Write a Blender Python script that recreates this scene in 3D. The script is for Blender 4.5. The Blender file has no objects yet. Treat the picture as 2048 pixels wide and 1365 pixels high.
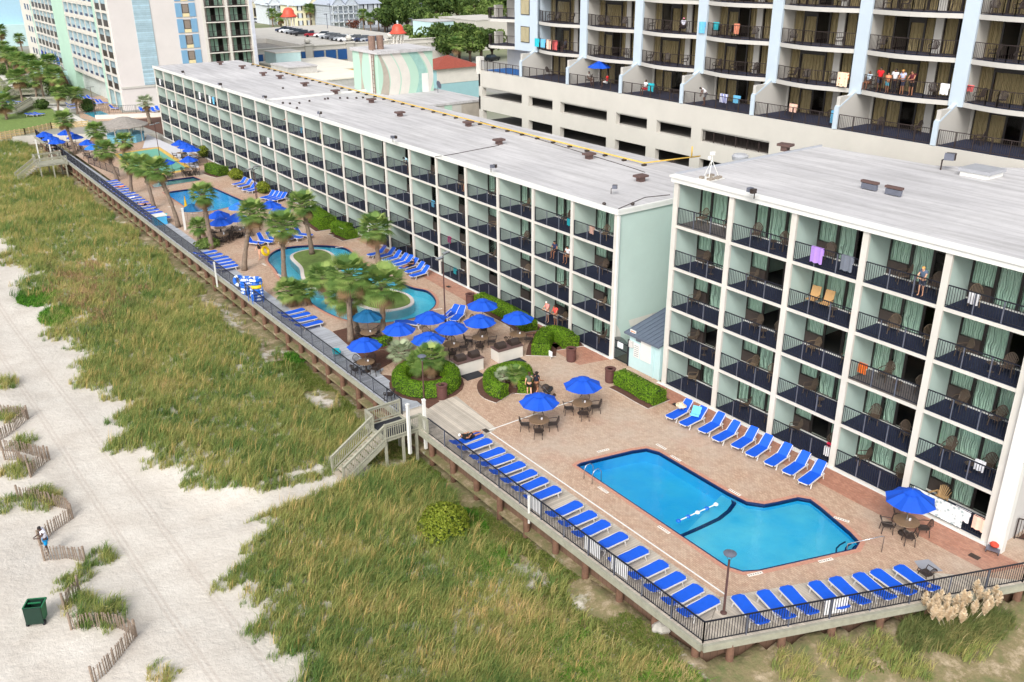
import bpy, math, random
import numpy as np
from mathutils import Vector, Matrix, geometry
R = math.radians
random.seed(7)
scene = bpy.context.scene
# ---------------- camera ----------------
F, CX, CY, HC = 1812.65, 1024.0, 682.5, 26.0
YAW, PITCH, ROLL = R(35.74338), R(23.2455), R(-0.3655)
_f = Vector((math.sin(YAW)*math.cos(PITCH), math.cos(YAW)*math.cos(PITCH), -math.sin(PITCH)))
_r0 = Vector((math.cos(YAW), -math.sin(YAW), 0)); _u0 = _r0.cross(_f)
_r = _r0*math.cos(ROLL)+_u0*math.sin(ROLL); _u = _u0*math.cos(ROLL)-_r0*math.sin(ROLL)
cam = bpy.data.objects.new('camera', bpy.data.cameras.new('camera')); scene.collection.objects.link(cam)
M = Matrix((_r, _u, -_f)).transposed().to_4x4(); M.translation = Vector((0, 0, HC)); cam.matrix_world = M
cam.data.sensor_width = 36; cam.data.lens = 36*F/2048; cam.data.clip_start = .5; cam.data.clip_end = 3000
scene.camera = cam
# ---------------- light ----------------
SUN_EL, SUN_AZ = 40, 232      # azimuth the light comes from, clockwise from +Y
w = bpy.data.worlds.new('World'); scene.world = w; w.use_nodes = True
nt = w.node_tree; bg = nt.nodes['Background']
sky = nt.nodes.new('ShaderNodeTexSky'); sky.sky_type = 'NISHITA'; sky.sun_disc = False
sky.sun_elevation = R(SUN_EL); sky.sun_rotation = R(SUN_AZ); sky.dust_density = 4; sky.air_density = 1.2
hs = nt.nodes.new('ShaderNodeHueSaturation'); hs.inputs['Saturation'].default_value = .28
nt.links.new(sky.outputs[0], hs.inputs['Color']); nt.links.new(hs.outputs[0], bg.inputs[0]); bg.inputs[1].default_value = .15
sl = bpy.data.lights.new('sun', 'SUN'); sl.energy = 1.15; sl.angle = R(20); sl.color = (1, .965, .91)
so = bpy.data.objects.new('sun', sl); scene.collection.objects.link(so); so.location = (0, 0, 80)
so.rotation_euler = Vector((-math.sin(R(SUN_AZ))*math.cos(R(SUN_EL)), -math.cos(R(SUN_AZ))*math.cos(R(SUN_EL)), -math.sin(R(SUN_EL)))).to_track_quat('-Z', 'Y').to_euler()
scene.view_settings.view_transform = 'Standard'; scene.view_settings.look = 'None'
scene.view_settings.exposure = .5; scene.view_settings.gamma = 1
scene.render.resolution_x = 1024; scene.render.resolution_y = 682

# ---------------- pixel to place helpers (photograph pixels, 2048 wide) ----------------
def ray(x, y): return _r*(x-CX) - _u*(y-CY) + _f*F
def P(x, y, z=0.0):
    d = ray(x, y); t = (z-HC)/d.z; return Vector((d.x*t, d.y*t, z))
def PX(x, y, X):
    d = ray(x, y); t = X/d.x; return Vector((X, d.y*t, HC+d.z*t))
def PY(x, y, Y):
    d = ray(x, y); t = Y/d.y; return Vector((d.x*t, Y, HC+d.z*t))
OFF = dict(A=(0, 0), B=(680, 0), C=(1348, 0), D=(0, 440), E=(680, 440), F=(1348, 440), G=(0, 900), H=(680, 900), I=(1348, 900))
def K(c, x, y, z=0.0):
    o = OFF[c]; return P(o[0]+x/2.9257, o[1]+y/2.9257, z)

# ---------------- materials ----------------
def S(r, g, b, m=1.0):
    return tuple(min(.95, (((v/255+.055)/1.055)**2.4 if v > 10 else v/255/12.92)*m) for v in (r, g, b))+(1,)
class NT:
    def __init__(s, name):
        s.m = bpy.data.materials.new(name); s.m.use_nodes = True; s.t = s.m.node_tree; s.b = s.t.nodes['Principled BSDF']; s.out = s.t.nodes['Material Output']
    def n(s, k, **kw):
        nd = s.t.nodes.new('ShaderNode'+k)
        for a, v in kw.items():
            if a[0] == '_': nd.inputs[a[1:].replace('_', ' ')].default_value = v
            else: setattr(nd, a, v)
        return nd
    def l(s, a, b): s.t.links.new(a, b)
    def pos(s, sc=(1, 1, 1), rot=0, obj=False):
        g = s.n('TexCoord').outputs['Object'] if obj else s.n('NewGeometry').outputs['Position']
        mp = s.n('Mapping'); mp.inputs['Scale'].default_value = sc; mp.inputs['Rotation'].default_value = (0, 0, rot); s.l(g, mp.inputs[0]); return mp.outputs[0]
    def noise(s, v, scale, det=3, rough=.6):
        t = s.n('TexNoise'); t.inputs['Scale'].default_value = scale; t.inputs['Detail'].default_value = det; t.inputs['Roughness'].default_value = rough; s.l(v, t.inputs['Vector']); return t.outputs['Fac']
    def ramp(s, f, stops):
        r = s.n('ValToRGB'); e = r.color_ramp.elements
        while len(e) < len(stops): e.new(.5)
        for i, (p, c) in enumerate(stops): e[i].position = p; e[i].color = c if len(c) == 4 else c+(1,)
        s.l(f, r.inputs[0]); return r.outputs[0]
    def mix(s, f, a, b, mode='MIX'):
        m = s.n('MixRGB', blend_type=mode)
        for i, v in ((0, f), (1, a), (2, b)):
            if hasattr(v, 'is_output') or isinstance(v, bpy.types.NodeSocket): s.l(v, m.inputs[i])
            else: m.inputs[i].default_value = v
        return m.outputs[0]
    def math(s, op, a, b=0.0):
        m = s.n('Math', operation=op)
        for i, v in enumerate((a, b)):
            if isinstance(v, bpy.types.NodeSocket): s.l(v, m.inputs[i])
            else: m.inputs[i].default_value = v
        return m.outputs[0]
    def bump(s, h, st=.3, d=.02):
        b = s.n('Bump'); b.inputs['Strength'].default_value = st; b.inputs['Distance'].default_value = d; s.l(h, b.inputs['Height']); s.l(b.outputs[0], s.b.inputs['Normal'])
    def col(s, v):
        if isinstance(v, bpy.types.NodeSocket): s.l(v, s.b.inputs['Base Color'])
        else: s.b.inputs['Base Color'].default_value = v
    def rough(s, v): s.b.inputs['Roughness'].default_value = v
MT = {}
def mat(name, c, rough=.7, var=.12, sc=1.5, bump=0, bsc=20, metal=0, fine=0, spec=.5):
    if name in MT: return MT[name]
    N = NT(name); v = N.pos()
    a = tuple(x*(1-var) for x in c[:3])+(1,); b = tuple(min(1, x*(1+var)) for x in c[:3])+(1,)
    k = N.ramp(N.noise(v, sc, 5, .65), [(.3, a), (.7, b)])
    if fine:
        k = N.mix(fine, k, N.ramp(N.noise(v, 14, 2), [(.35, (.35, .35, .35)), (.65, (1.3, 1.3, 1.3))]), 'MULTIPLY')
    N.col(k); N.rough(rough); N.b.inputs['Metallic'].default_value = metal; N.b.inputs['Specular IOR Level'].default_value = spec
    if bump: N.bump(N.noise(v, bsc, 3), bump, .02)
    MT[name] = N.m; return N.m

white = mat('white_paint', S(214, 210, 202), .6, .07, .8, .2, 8)
white2 = mat('white_trim', S(228, 228, 224), .5, .04, .8)
offwhite = mat('offwhite_stucco', S(205, 203, 200), .85, .05, .4, .4, 30)
mint = mat('mint_stucco', S(186, 206, 199), .85, .04, .5, .4, 25)
mint2 = mat('mint_stucco_far', S(192, 210, 201), .85, .05, .5, .3, 25)
pale_mint = mat('pale_mint_wall', S(190, 218, 220), .8, .05, .7)
pblue = mat('pale_blue_stucco', S(190, 204, 216), .8, .04, .6, .3, 25)
cream = mat('cream_stucco', S(200, 196, 188), .85, .05, .35, .35, 25)
cream2 = mat('grey_stucco', S(196, 193, 187), .85, .04, .5, .3, 25)
bronze = mat('dark_bronze', S(48, 44, 42), .45, .1, 2)
brown = mat('brown_panel', S(74, 64, 60), .7, .15, 3)
railm = mat('rail_black', S(34, 36, 48), .4, .1, 2, metal=.2)
railp = mat('rail_post', S(112, 116, 130), .4, .15, 2, metal=.3)
railb = mat('rail_brown', S(58, 48, 46), .4, .1, 2)
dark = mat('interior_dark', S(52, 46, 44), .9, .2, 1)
mesh_brown = mat('wicker', S(92, 78, 66), .6, .2, 12, .5, 60)
wick_dark = mat('dark_wicker', S(60, 50, 46), .55, .2, 12, .5, 60)
sling = mat('blue_sling', S(4, 88, 214), .6, .07, 3, .3, 90)
canopy = mat('blue_canvas', S(3, 78, 196), .75, .08, 1.5, .15, 60)
canopy_l = mat('bright_blue_canvas', S(40, 120, 220), .75, .08, 1.5)
canopy_d = mat('teal_blue_canvas', S(10, 92, 140), .75, .08, 1.5)
lframe = mat('resin_white', S(214, 210, 206), .5, .06, 3)
tabletop = mat('bronze_tabletop', S(136, 110, 84), .5, .12, 9, .3, 50)
ped = mat('dark_iron', S(56, 46, 42), .5, .2, 5)
alum = mat('brushed_steel', S(190, 192, 196), .25, .05, 3, metal=.9)
rustpole = mat('brown_pole', S(88, 62, 58), .6, .15, 4)
orange = mat('orange_cloth', S(240, 120, 40), .8)
yellow = mat('yellow_paint', S(222, 182, 84), .6, .1, 3)
yel2 = mat('yellow_vinyl', S(245, 205, 20), .35, .03)
vinylb = mat('blue_vinyl', S(20, 104, 214), .3, .05)
vinylw = mat('white_vinyl', S(225, 232, 240), .3, .03)
rubber = mat('black_rubber', S(40, 42, 48), .9, .2, 4)
slate = mat('slate_metal_roof', S(96, 106, 122), .5, .08, 3)
redtile = mat('red_roof', S(146, 70, 54), .7, .2, 3, .5, 10)
domered = mat('orange_red_dome', S(226, 84, 62), .5, .08, 3)
bluepanel = mat('blue_shutter', S(28, 84, 146), .5, .06, 2)
bluecar = mat('blue_trim', S(140, 176, 206), .7, .05, 1)
concrete = mat('concrete', S(196, 192, 184), .9, .1, .5, .3, 15, fine=.12)
asphalt = mat('asphalt', S(120, 118, 118), .95, .12, .3, .3, 20)
wood_g = mat('weathered_green_wood', S(158, 157, 141), .85, .15, 3, .3, 25)
wood = mat('weathered_wood', S(176, 166, 150), .85, .15, 3, .3, 25)
pile = mat('piling_wood', S(106, 78, 62), .9, .3, 3, .6, 12)
brownvent = mat('brown_vent', S(98, 76, 72), .6, .1, 3)
mulch = mat('mulch', S(92, 62, 50), .95, .3, 8, .6, 30)
lawn = mat('lawn_turf', S(112, 134, 66), .95, .25, 2, .5, 40, fine=.2)
brickred = mat('brick_planter', S(104, 66, 60), .8, .2, 6, .5, 30)
trashm = mat('brown_slats', S(94, 60, 56), .7, .15, 10, .5, 30)
green_bin = mat('green_plastic', S(30, 112, 72), .45, .08, 3)
green_dk = mat('dark_green_plastic', S(16, 50, 38), .6, .08, 3)
rock = mat('broken_concrete', S(176, 172, 164), .9, .15, 4, .6, 12)
picket = mat('sand_fence_lath', S(146, 130, 116), .9, .3, 14)
towel_w = mat('white_towel', S(236, 236, 240), .95, .03); towel_l = mat('lilac_towel', S(178, 140, 220), .95, .08, 6)
towel_g = mat('grey_towel', S(112, 118, 130), .95, .1); towel_t = mat('turquoise_towel', S(40, 190, 205), .95, .1, 5)
towel_b = mat('sky_blue_towel', S(110, 190, 230), .95, .1, 5); towel_r = mat('coral_towel', S(240, 110, 110), .95, .1, 5)
towel_p = mat('peach_towel', S(250, 200, 180), .95, .1, 5)

def m_roof():
    N = NT('roof_membrane'); v = N.pos((1, .08, 1)); v2 = N.pos()
    st = N.ramp(N.noise(v, 1.6, 4, .7), [(.3, S(176, 174, 174)), (.55, S(200, 198, 199)), (.75, S(212, 210, 210))])
    bl = N.ramp(N.noise(v2, .12, 4, .6), [(.35, (.86, .86, .87)), (.6, (1, 1, 1))])
    sp = N.ramp(N.noise(v2, 2.2, 4, .8), [(.3, (.9, .9, .9)), (.5, (1, 1, 1))])
    sh = N.n('SeparateXYZ'); N.l(v2, sh.inputs[0])
    fr = N.math('FRACT', N.math('MULTIPLY', sh.outputs[0], 1.05)); seam = N.ramp(fr, [(0, (.82, .82, .82)), (.05, (1, 1, 1))])
    c = N.mix(1, N.mix(1, N.mix(1, st, bl, 'MULTIPLY'), sp, 'MULTIPLY'), seam, 'MULTIPLY')
    N.col(c); N.rough(.85); N.bump(N.noise(v2, 6, 4), .3, .02); return N.m
roofm = m_roof()
def m_brick(nm='brick_pavers', c1=(182, 150, 128), c2=(202, 174, 150), fade=.65):
    N = NT(nm); v = N.pos((1, 1, 1), R(90))
    b = N.n('TexBrick'); N.l(v, b.inputs['Vector']); b.inputs['Scale'].default_value = 1
    b.inputs['Brick Width'].default_value = .2; b.inputs['Row Height'].default_value = .1; b.inputs['Mortar Size'].default_value = .006
    b.inputs['Color1'].default_value = S(*c1); b.inputs['Color2'].default_value = S(*c2); b.inputs['Mortar'].default_value = S(140, 118, 102)
    v2 = N.pos(); n1 = N.noise(v2, .16, 5, .6)
    c = N.mix(N.ramp(n1, [(.45, (0, 0, 0)), (.7, (fade,)*3)]), b.outputs[0], S(194, 182, 168))
    c = N.mix(N.ramp(N.noise(v2, .33, 4, .7), [(.55, (0, 0, 0)), (.75, (.45, .45, .45))]), c, S(184, 144, 126))
    c = N.mix(1, c, N.ramp(N.noise(v2, 2.4, 5, .75), [(.3, (.84, .82, .8)), (.6, (1.02, 1.02, 1.02))]), 'MULTIPLY')
    N.col(c); N.rough(.85); N.bump(b.outputs[1], .3, -.01); return N.m
brick = m_brick(); brick_r = m_brick('red_brick_pavers', (168, 114, 94), (190, 134, 110), .35)
def m_boards(name, c, axis, w):
    N = NT(name); v = N.pos(); s = N.n('SeparateXYZ'); N.l(v, s.inputs[0]); o = s.outputs[axis]
    q = N.math('MULTIPLY', o, 1/w); fr = N.math('FRACT', q); fl = N.math('FLOOR', q)
    wn = N.n('TexWhiteNoise', noise_dimensions='1D'); N.l(fl, wn.inputs['W'])
    a = tuple(x*.82 for x in c[:3])+(1,); b = tuple(min(1, x*1.12) for x in c[:3])+(1,)
    k = N.mix(wn.outputs[0], a, b)
    k = N.mix(1, k, N.ramp(fr, [(0, (.35, .33, .31)), (.1, (1, 1, 1))]), 'MULTIPLY')
    k = N.mix(1, k, N.ramp(N.noise(v, 1.2, 5, .7), [(.3, (.85, .84, .83)), (.65, (1.04, 1.04, 1.04))]), 'MULTIPLY')
    N.col(k); N.rough(.8); return N.m
boards = m_boards('deck_boards', S(196, 186, 172), 0, .14)
boards2 = m_boards('deck_boards_across', S(196, 186, 172), 1, .14)
gboards = m_boards('grey_painted_boards', S(176, 180, 188), 1, .14)
siding = m_boards('blue_lap_siding', S(172, 200, 214), 2, .35)
hsid = m_boards('grey_lap_siding', S(188, 196, 206), 2, .3)
sheet = m_boards('sheet_piling', S(118, 92, 76), 1, .3)
sheetx = m_boards('sheet_piling_across', S(118, 92, 76), 0, .3)
def m_sand():
    N = NT('beach_sand'); v = N.pos(); s = N.n('SeparateXYZ'); N.l(v, s.inputs[0])
    c = N.ramp(N.noise(v, .5, 5, .6), [(.3, S(192, 184, 174)), (.7, S(210, 204, 195))])
    # darker, dirtier soil towards the bulkhead
    near = N.ramp(N.math('ADD', N.math('MULTIPLY', N.math('SUBTRACT', s.outputs[0], 19.5), .22), N.math('MULTIPLY', N.math('SUBTRACT', N.noise(v, .8, 4, .7), .5), 2.2)), [(.25, (0, 0, 0)), (.6, (1, 1, 1))])
    c = N.mix(near, c, N.ramp(N.noise(v, .9, 6, .75), [(.32, S(96, 108, 62)), (.52, S(132, 120, 88)), (.7, S(190, 172, 148))]))
    # tyre ruts along the beach
    for x0 in TRACKS:
        d = N.math('ABSOLUTE', N.math('SUBTRACT', N.math('ADD', s.outputs[0], N.math('MULTIPLY', s.outputs[1], .038)), x0+1.52))
        c = N.mix(N.ramp(d, [(.04, (.55, .55, .55)), (.09, (0, 0, 0))]), c, S(186, 176, 166))
    N.col(c); N.rough(.95)
    h = N.math('ADD', N.noise(v, 3.2, 4, .65), N.math('MULTIPLY', N.noise(v, .7, 3), .8)); N.bump(h, .6, .13); return N.m
TRACKS = (6.7, 8.5, 6.45, 8.75)
sand = m_sand()
def m_water(name, c):
    N = NT(name); v = N.pos(); t = N.n('BsdfTransparent'); t.inputs[0].default_value = c
    g = N.n('BsdfGlossy'); g.inputs['Roughness'].default_value = .06; g.inputs['Color'].default_value = (.8, .9, 1, 1)
    fr = N.n('Fresnel'); fr.inputs['IOR'].default_value = 1.33; mx = N.n('MixShader')
    bp = N.n('Bump'); bp.inputs['Strength'].default_value = .35; bp.inputs['Distance'].default_value = .05; N.l(N.noise(v, 1.6, 3), bp.inputs['Height'])
    N.l(bp.outputs[0], g.inputs['Normal']); N.l(bp.outputs[0], fr.inputs['Normal'])
    N.l(fr.outputs[0], mx.inputs[0]); N.l(t.outputs[0], mx.inputs[1]); N.l(g.outputs[0], mx.inputs[2]); N.l(mx.outputs[0], N.out.inputs[0]); return N.m
water = m_water('pool_water_blue', (.6, .945, 1.0, 1)); water2 = m_water('shallow_water', (.72, .93, .96, 1))
def m_basin(name, c, c2):
    N = NT(name); v = N.pos(); k = N.ramp(N.noise(v, .35, 4, .6), [(.35, c), (.65, c2)])
    vo = N.n('TexVoronoi', feature='SMOOTH_F1'); vo.inputs['Scale'].default_value = 1.5; N.l(N.pos(), vo.inputs['Vector'])  # cell pattern paints faint caustic light into the plaster colour
    N.col(N.mix(.12, k, N.ramp(vo.outputs[0], [(.2, (.75, .8, .85)), (.8, (1.25, 1.2, 1.15))]), 'MULTIPLY')); N.rough(.6); return N.m
basin = m_basin('pool_plaster', S(66, 204, 255), S(104, 220, 255)); basin2 = m_basin('river_plaster', S(140, 224, 240), S(176, 236, 246))
basin3 = m_basin('wading_plaster', S(150, 186, 180), S(168, 200, 190))
xx_ = 0
tile_d = mat('navy_tile', S(20, 40, 90), .3, .1, 6)
def m_glass(name, tint, gl=.22):
    N = NT(name); t = N.n('BsdfTransparent'); t.inputs[0].default_value = tint
    g = N.n('BsdfGlossy'); g.inputs['Roughness'].default_value = .03
    fr = N.n('LayerWeight'); fr.inputs['Blend'].default_value = gl; mx = N.n('MixShader')
    N.l(fr.outputs['Fresnel'], mx.inputs[0]); N.l(t.outputs[0], mx.inputs[1]); N.l(g.outputs[0], mx.inputs[2]); N.l(mx.outputs[0], N.out.inputs[0]); return N.m
glass = m_glass('door_glass', (.95, .985, .97, 1), .16); glassd = m_glass('bronze_glass', (.9, .88, .84, 1), .16)
def m_curtain(name, a, b, f=9):
    N = NT(name); v = N.pos(obj=True); s = N.n('SeparateXYZ'); N.l(v, s.inputs[0])
    wv = N.math('SINE', N.math('ADD', N.math('MULTIPLY', s.outputs[1], f*6.28), N.math('MULTIPLY', N.noise(v, 1.5, 2), 9)))
    N.col(N.mix(N.noise(N.pos(), .9, 2), a, b)); N.rough(.9); N.bump(wv, .9, .05); return N.m
curt = m_curtain('mint_curtain', S(206, 240, 220), S(226, 246, 232)); curt2 = m_curtain('beige_curtain', S(196, 184, 146), S(222, 210, 172))
def m_carpet(name, c):
    return mat(name, c, .95, .18, 6, .4, 60)
carpet = m_carpet('navy_carpet', S(32, 40, 66)); carpetb = m_carpet('bright_blue_carpet', S(30, 100, 170)); carpetg = m_carpet('bare_concrete_floor', S(112, 106, 104))
def m_leaf(name, stops, sc=1.2, tr=.25):
    N = NT(name); a = N.n('Attribute', attribute_name='rnd'); v = N.pos()
    f = N.math('ADD', N.math('MULTIPLY', a.outputs['Fac'], .6), N.math('MULTIPLY', N.noise(v, sc, 3), .4))
    c = N.ramp(f, stops); N.col(c); N.rough(.65); N.b.inputs['Specular IOR Level'].default_value = .25
    tl = N.n('BsdfTranslucent'); N.l(c, tl.inputs[0]); mx = N.n('MixShader'); mx.inputs[0].default_value = tr
    N.l(N.b.outputs[0], mx.inputs[1]); N.l(tl.outputs[0], mx.inputs[2]); N.l(mx.outputs[0], N.out.inputs[0]); return N.m
hedge_l = m_leaf('hedge_leaf', [(.1, S(56, 92, 16)), (.5, S(98, 138, 26)), (.9, S(142, 176, 48))])
bushy = m_leaf('yellow_green_leaf', [(.1, S(84, 104, 26)), (.5, S(122, 136, 40)), (.9, S(160, 166, 66))])
palm_l = m_leaf('palm_frond', [(.1, S(60, 96, 46)), (.5, S(112, 142, 70)), (.8, S(164, 182, 104)), (1, S(196, 190, 130))], 2)
palm_s = m_leaf('silver_frond', [(.1, S(128, 144, 110)), (.9, S(196, 206, 170))], 2)
palm_dead = m_leaf('dead_frond', [(.1, S(116, 90, 66)), (.9, S(160, 132, 96))], 2)
oak_l = m_leaf('oak_leaf', [(.1, S(40, 60, 26)), (.5, S(70, 94, 42)), (.9, S(112, 132, 66))], .3)
oak_l2 = m_leaf('light_oak_leaf', [(.1, S(70, 92, 40)), (.5, S(104, 128, 60)), (.9, S(140, 156, 88))], .3)
red_l = m_leaf('reddish_leaf', [(.1, S(90, 50, 44)), (.9, S(150, 90, 70))], .5)
bark = mat('palm_bark', S(128, 112, 98), .95, .3, 4, 1, 14); bark2 = mat('oak_bark', S(90, 76, 64), .95, .2, 2)
plume = m_leaf('pampas_plume', [(.1, S(228, 208, 178)), (.9, S(252, 238, 216))], 2)

# ---------------- mesh builder ----------------
class MB:
    def __init__(s): s.v = []; s.f = []; s.m = []; s.mats = []; s.r = []
    def mi(s, m):
        if m not in s.mats: s.mats.append(m)
        return s.mats.index(m)
    def add(s, vs, fs, m, rnd=None):
        o = len(s.v); s.v += [tuple(v) for v in vs]; i = s.mi(m)
        for f in fs: s.f.append(tuple(k+o for k in f)); s.m.append(i); s.r.append(rnd if rnd is not None else random.random())
        return s
    def box(s, x0, x1, y0, y1, z0, z1, m, M=None):
        vs = [Vector((x, y, z)) for z in (z0, z1) for x, y in ((x0, y0), (x1, y0), (x1, y1), (x0, y1))]
        if M is not None: vs = [M @ v for v in vs]
        return s.add(vs, [(3, 2, 1, 0), (4, 5, 6, 7), (0, 1, 5, 4), (1, 2, 6, 5), (2, 3, 7, 6), (3, 0, 4, 7)], m)
    def bar(s, a, b, w, m, h=None, n=4):
        a = Vector(a); b = Vector(b); d = (b-a).normalized(); up = Vector((0, 0, 1)) if abs(d.z) < .95 else Vector((1, 0, 0))
        x = d.cross(up).normalized(); y = x.cross(d); h = h or w; vs = []
        for p in (a, b):
            for k in range(n):
                t = 2*math.pi*(k+.5)/n; q = math.sqrt(2) if n == 4 else 1
                vs.append(p+x*math.cos(t)*w/2*q+y*math.sin(t)*h/2*q)
        fs = [(k, (k+1) % n, (k+1) % n+n, k+n) for k in range(n)]+[tuple(range(n))[::-1], tuple(range(n, 2*n))]
        return s.add(vs, fs, m)
    def tube(s, pts, r, m, n=6, cap=True):
        pts = [Vector(p) for p in pts]; rs = r if isinstance(r, (list, tuple)) else [r]*len(pts); vs = []
        px = None
        for i, p in enumerate(pts):
            d = (pts[min(i+1, len(pts)-1)]-pts[max(i-1, 0)]).normalized()
            if px is None: up = Vector((0, 0, 1)) if abs(d.z) < .9 else Vector((1, 0, 0)); x = d.cross(up).normalized()
            else: x = (px-d*px.dot(d)).normalized()
            px = x; y = d.cross(x)
            for k in range(n): t = 2*math.pi*k/n; vs.append(p+(x*math.cos(t)+y*math.sin(t))*rs[i])
        fs = [(i*n+k, i*n+(k+1) % n, (i+1)*n+(k+1) % n, (i+1)*n+k) for i in range(len(pts)-1) for k in range(n)]
        if cap: fs += [tuple(range(n))[::-1], tuple(range((len(pts)-1)*n, len(pts)*n))]
        return s.add(vs, fs, m)
    def lathe(s, prof, m, n=16, c=(0, 0, 0)):
        vs = [(c[0]+r*math.cos(2*math.pi*k/n), c[1]+r*math.sin(2*math.pi*k/n), c[2]+z) for r, z in prof for k in range(n)]
        fs = [(i*n+k, i*n+(k+1) % n, (i+1)*n+(k+1) % n, (i+1)*n+k) for i in range(len(prof)-1) for k in range(n)]
        fs += [tuple(range(n))[::-1], tuple(range((len(prof)-1)*n, len(prof)*n))]
        return s.add(vs, fs, m)
    def prism(s, poly, z0, z1, m, mside=None, bottom=True):
        n = len(poly); a = sum(poly[i][0]*poly[(i+1) % n][1]-poly[(i+1) % n][0]*poly[i][1] for i in range(n))
        if a < 0: poly = poly[::-1]
        vs = [(p[0], p[1], z0) for p in poly]+[(p[0], p[1], z1) for p in poly]
        s.add(vs, [tuple(range(n, 2*n))]+([tuple(range(n))[::-1]] if bottom else []), m)
        return s.add(vs, [(i, (i+1) % n, (i+1) % n+n, i+n) for i in range(n)], mside or m)
    def quad(s, a, b, c, d, m): return s.add([a, b, c, d], [(0, 1, 2, 3)], m)
    def blob(s, c, r, m, n=8, k=6, jit=0):
        vs = []; fs = []
        for i in range(k+1):
            ph = math.pi*i/k
            for j in range(n):
                t = 2*math.pi*j/n; q = 1+random.uniform(-jit, jit)
                vs.append((c[0]+r[0]*q*math.sin(ph)*math.cos(t), c[1]+r[1]*q*math.sin(ph)*math.sin(t), c[2]+r[2]*q*math.cos(ph)))
        for i in range(k):
            for j in range(n): fs.append((i*n+j, (i+1)*n+j, (i+1)*n+(j+1) % n, i*n+(j+1) % n))
        return s.add(vs, fs, m)
    def mesh(s, name, smooth=False, rnd=False):
        me = bpy.data.meshes.new(name); me.from_pydata(s.v, [], s.f)
        for m in s.mats: me.materials.append(m)
        me.polygons.foreach_set('material_index', s.m)
        if smooth: me.polygons.foreach_set('use_smooth', [True]*len(s.f))
        if rnd:
            at = me.attributes.new('rnd', 'FLOAT', 'FACE'); at.data.foreach_set('value', s.r)
        me.update(); return me
    def build(s, name, parent=None, smooth=False, rnd=False, loc=(0, 0, 0), rz=0):
        return ob(name, s.mesh(name, smooth, rnd), parent, loc, rz)
col = scene.collection
def ob(name, me, parent=None, loc=(0, 0, 0), rz=0, label=None):
    o = bpy.data.objects.new(name, me); col.objects.link(o); o.location = loc; o.rotation_euler = (0, 0, rz)
    if parent: o.parent = parent
    if label: o['label'] = label
    return o
def tag(o, label, cat, group=None):
    o['label'] = label; o['category'] = cat
    if group: o['group'] = group
    return o
def thing(name, label, cat, loc=(0, 0, 0), rz=0, group=None):
    return tag(ob(name, None, None, loc, rz), label, cat, group)
def struct(o): o['kind'] = 'structure'; return o
def stuff(o, label, cat): tag(o, label, cat); o['kind'] = 'stuff'; return o
KIDS = {}
def kids(o):
    if o.name not in KIDS: KIDS[o.name] = [c for c in bpy.data.objects if c.parent == o]
    return KIDS[o.name]
def dup(root, loc, rz, label, group=None, sc=None):
    def cp(o, par):
        c = o.copy(); col.objects.link(c)
        if par: c.parent = par
        for k in kids(o): cp(k, c)
        return c
    r = cp(root, None); r.location = loc; r.rotation_euler = (0, 0, rz); r['label'] = label
    if group: r['group'] = group
    if sc: r.scale = (sc, sc, sc)
    return r
class Proto:      # first use moves the source itself, then copies
    def __init__(s, root): s.o = root; s.used = False
    def __call__(s, loc, rz, label, group=None, sc=None):
        if not s.used:
            s.used = True; kids(s.o); [kids(k) for k in kids(s.o)]
            s.o.location = loc; s.o.rotation_euler = (0, 0, rz); s.o['label'] = label
            if group: s.o['group'] = group
            if sc: s.o.scale = (sc, sc, sc)
            return s.o
        return dup(s.o, loc, rz, label, group, sc)
_O = 'first second third fourth fifth sixth seventh eighth ninth tenth eleventh twelfth thirteenth fourteenth fifteenth sixteenth seventeenth eighteenth nineteenth twentieth'.split()
def nth(i): return _O[i] if i < 20 else 'twenty-'+_O[i-20]
def catmull(pts, n=4):
    o = []; L = len(pts)
    for i in range(L):
        p = [Vector(pts[(i+k-1) % L][:2]) for k in range(4)]
        for j in range(n):
            t = j/n; o.append(tuple(.5*((2*p[1])+(p[2]-p[0])*t+(2*p[0]-5*p[1]+4*p[2]-p[3])*t*t+(3*p[1]-p[0]-3*p[2]+p[3])*t**3)))
    return o
def offset(poly, d):
    n = len(poly); a = sum(poly[i][0]*poly[(i+1) % n][1]-poly[(i+1) % n][0]*poly[i][1] for i in range(n)); sg = 1 if a > 0 else -1; o = []
    for i in range(n):
        p0, p1, p2 = Vector(poly[i-1]), Vector(poly[i]), Vector(poly[(i+1) % n])
        t = ((p1-p0).normalized()+(p2-p1).normalized()).normalized(); o.append((p1.x+t.y*d*sg, p1.y-t.x*d*sg))
    return o
def inside(x, y, poly):
    c = False; n = len(poly)
    for i in range(n):
        x1, y1 = poly[i][:2]; x2, y2 = poly[i-1][:2]
        if (y1 > y) != (y2 > y) and x < (x2-x1)*(y-y1)/(y2-y1)+x1: c = not c
    return c
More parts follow.
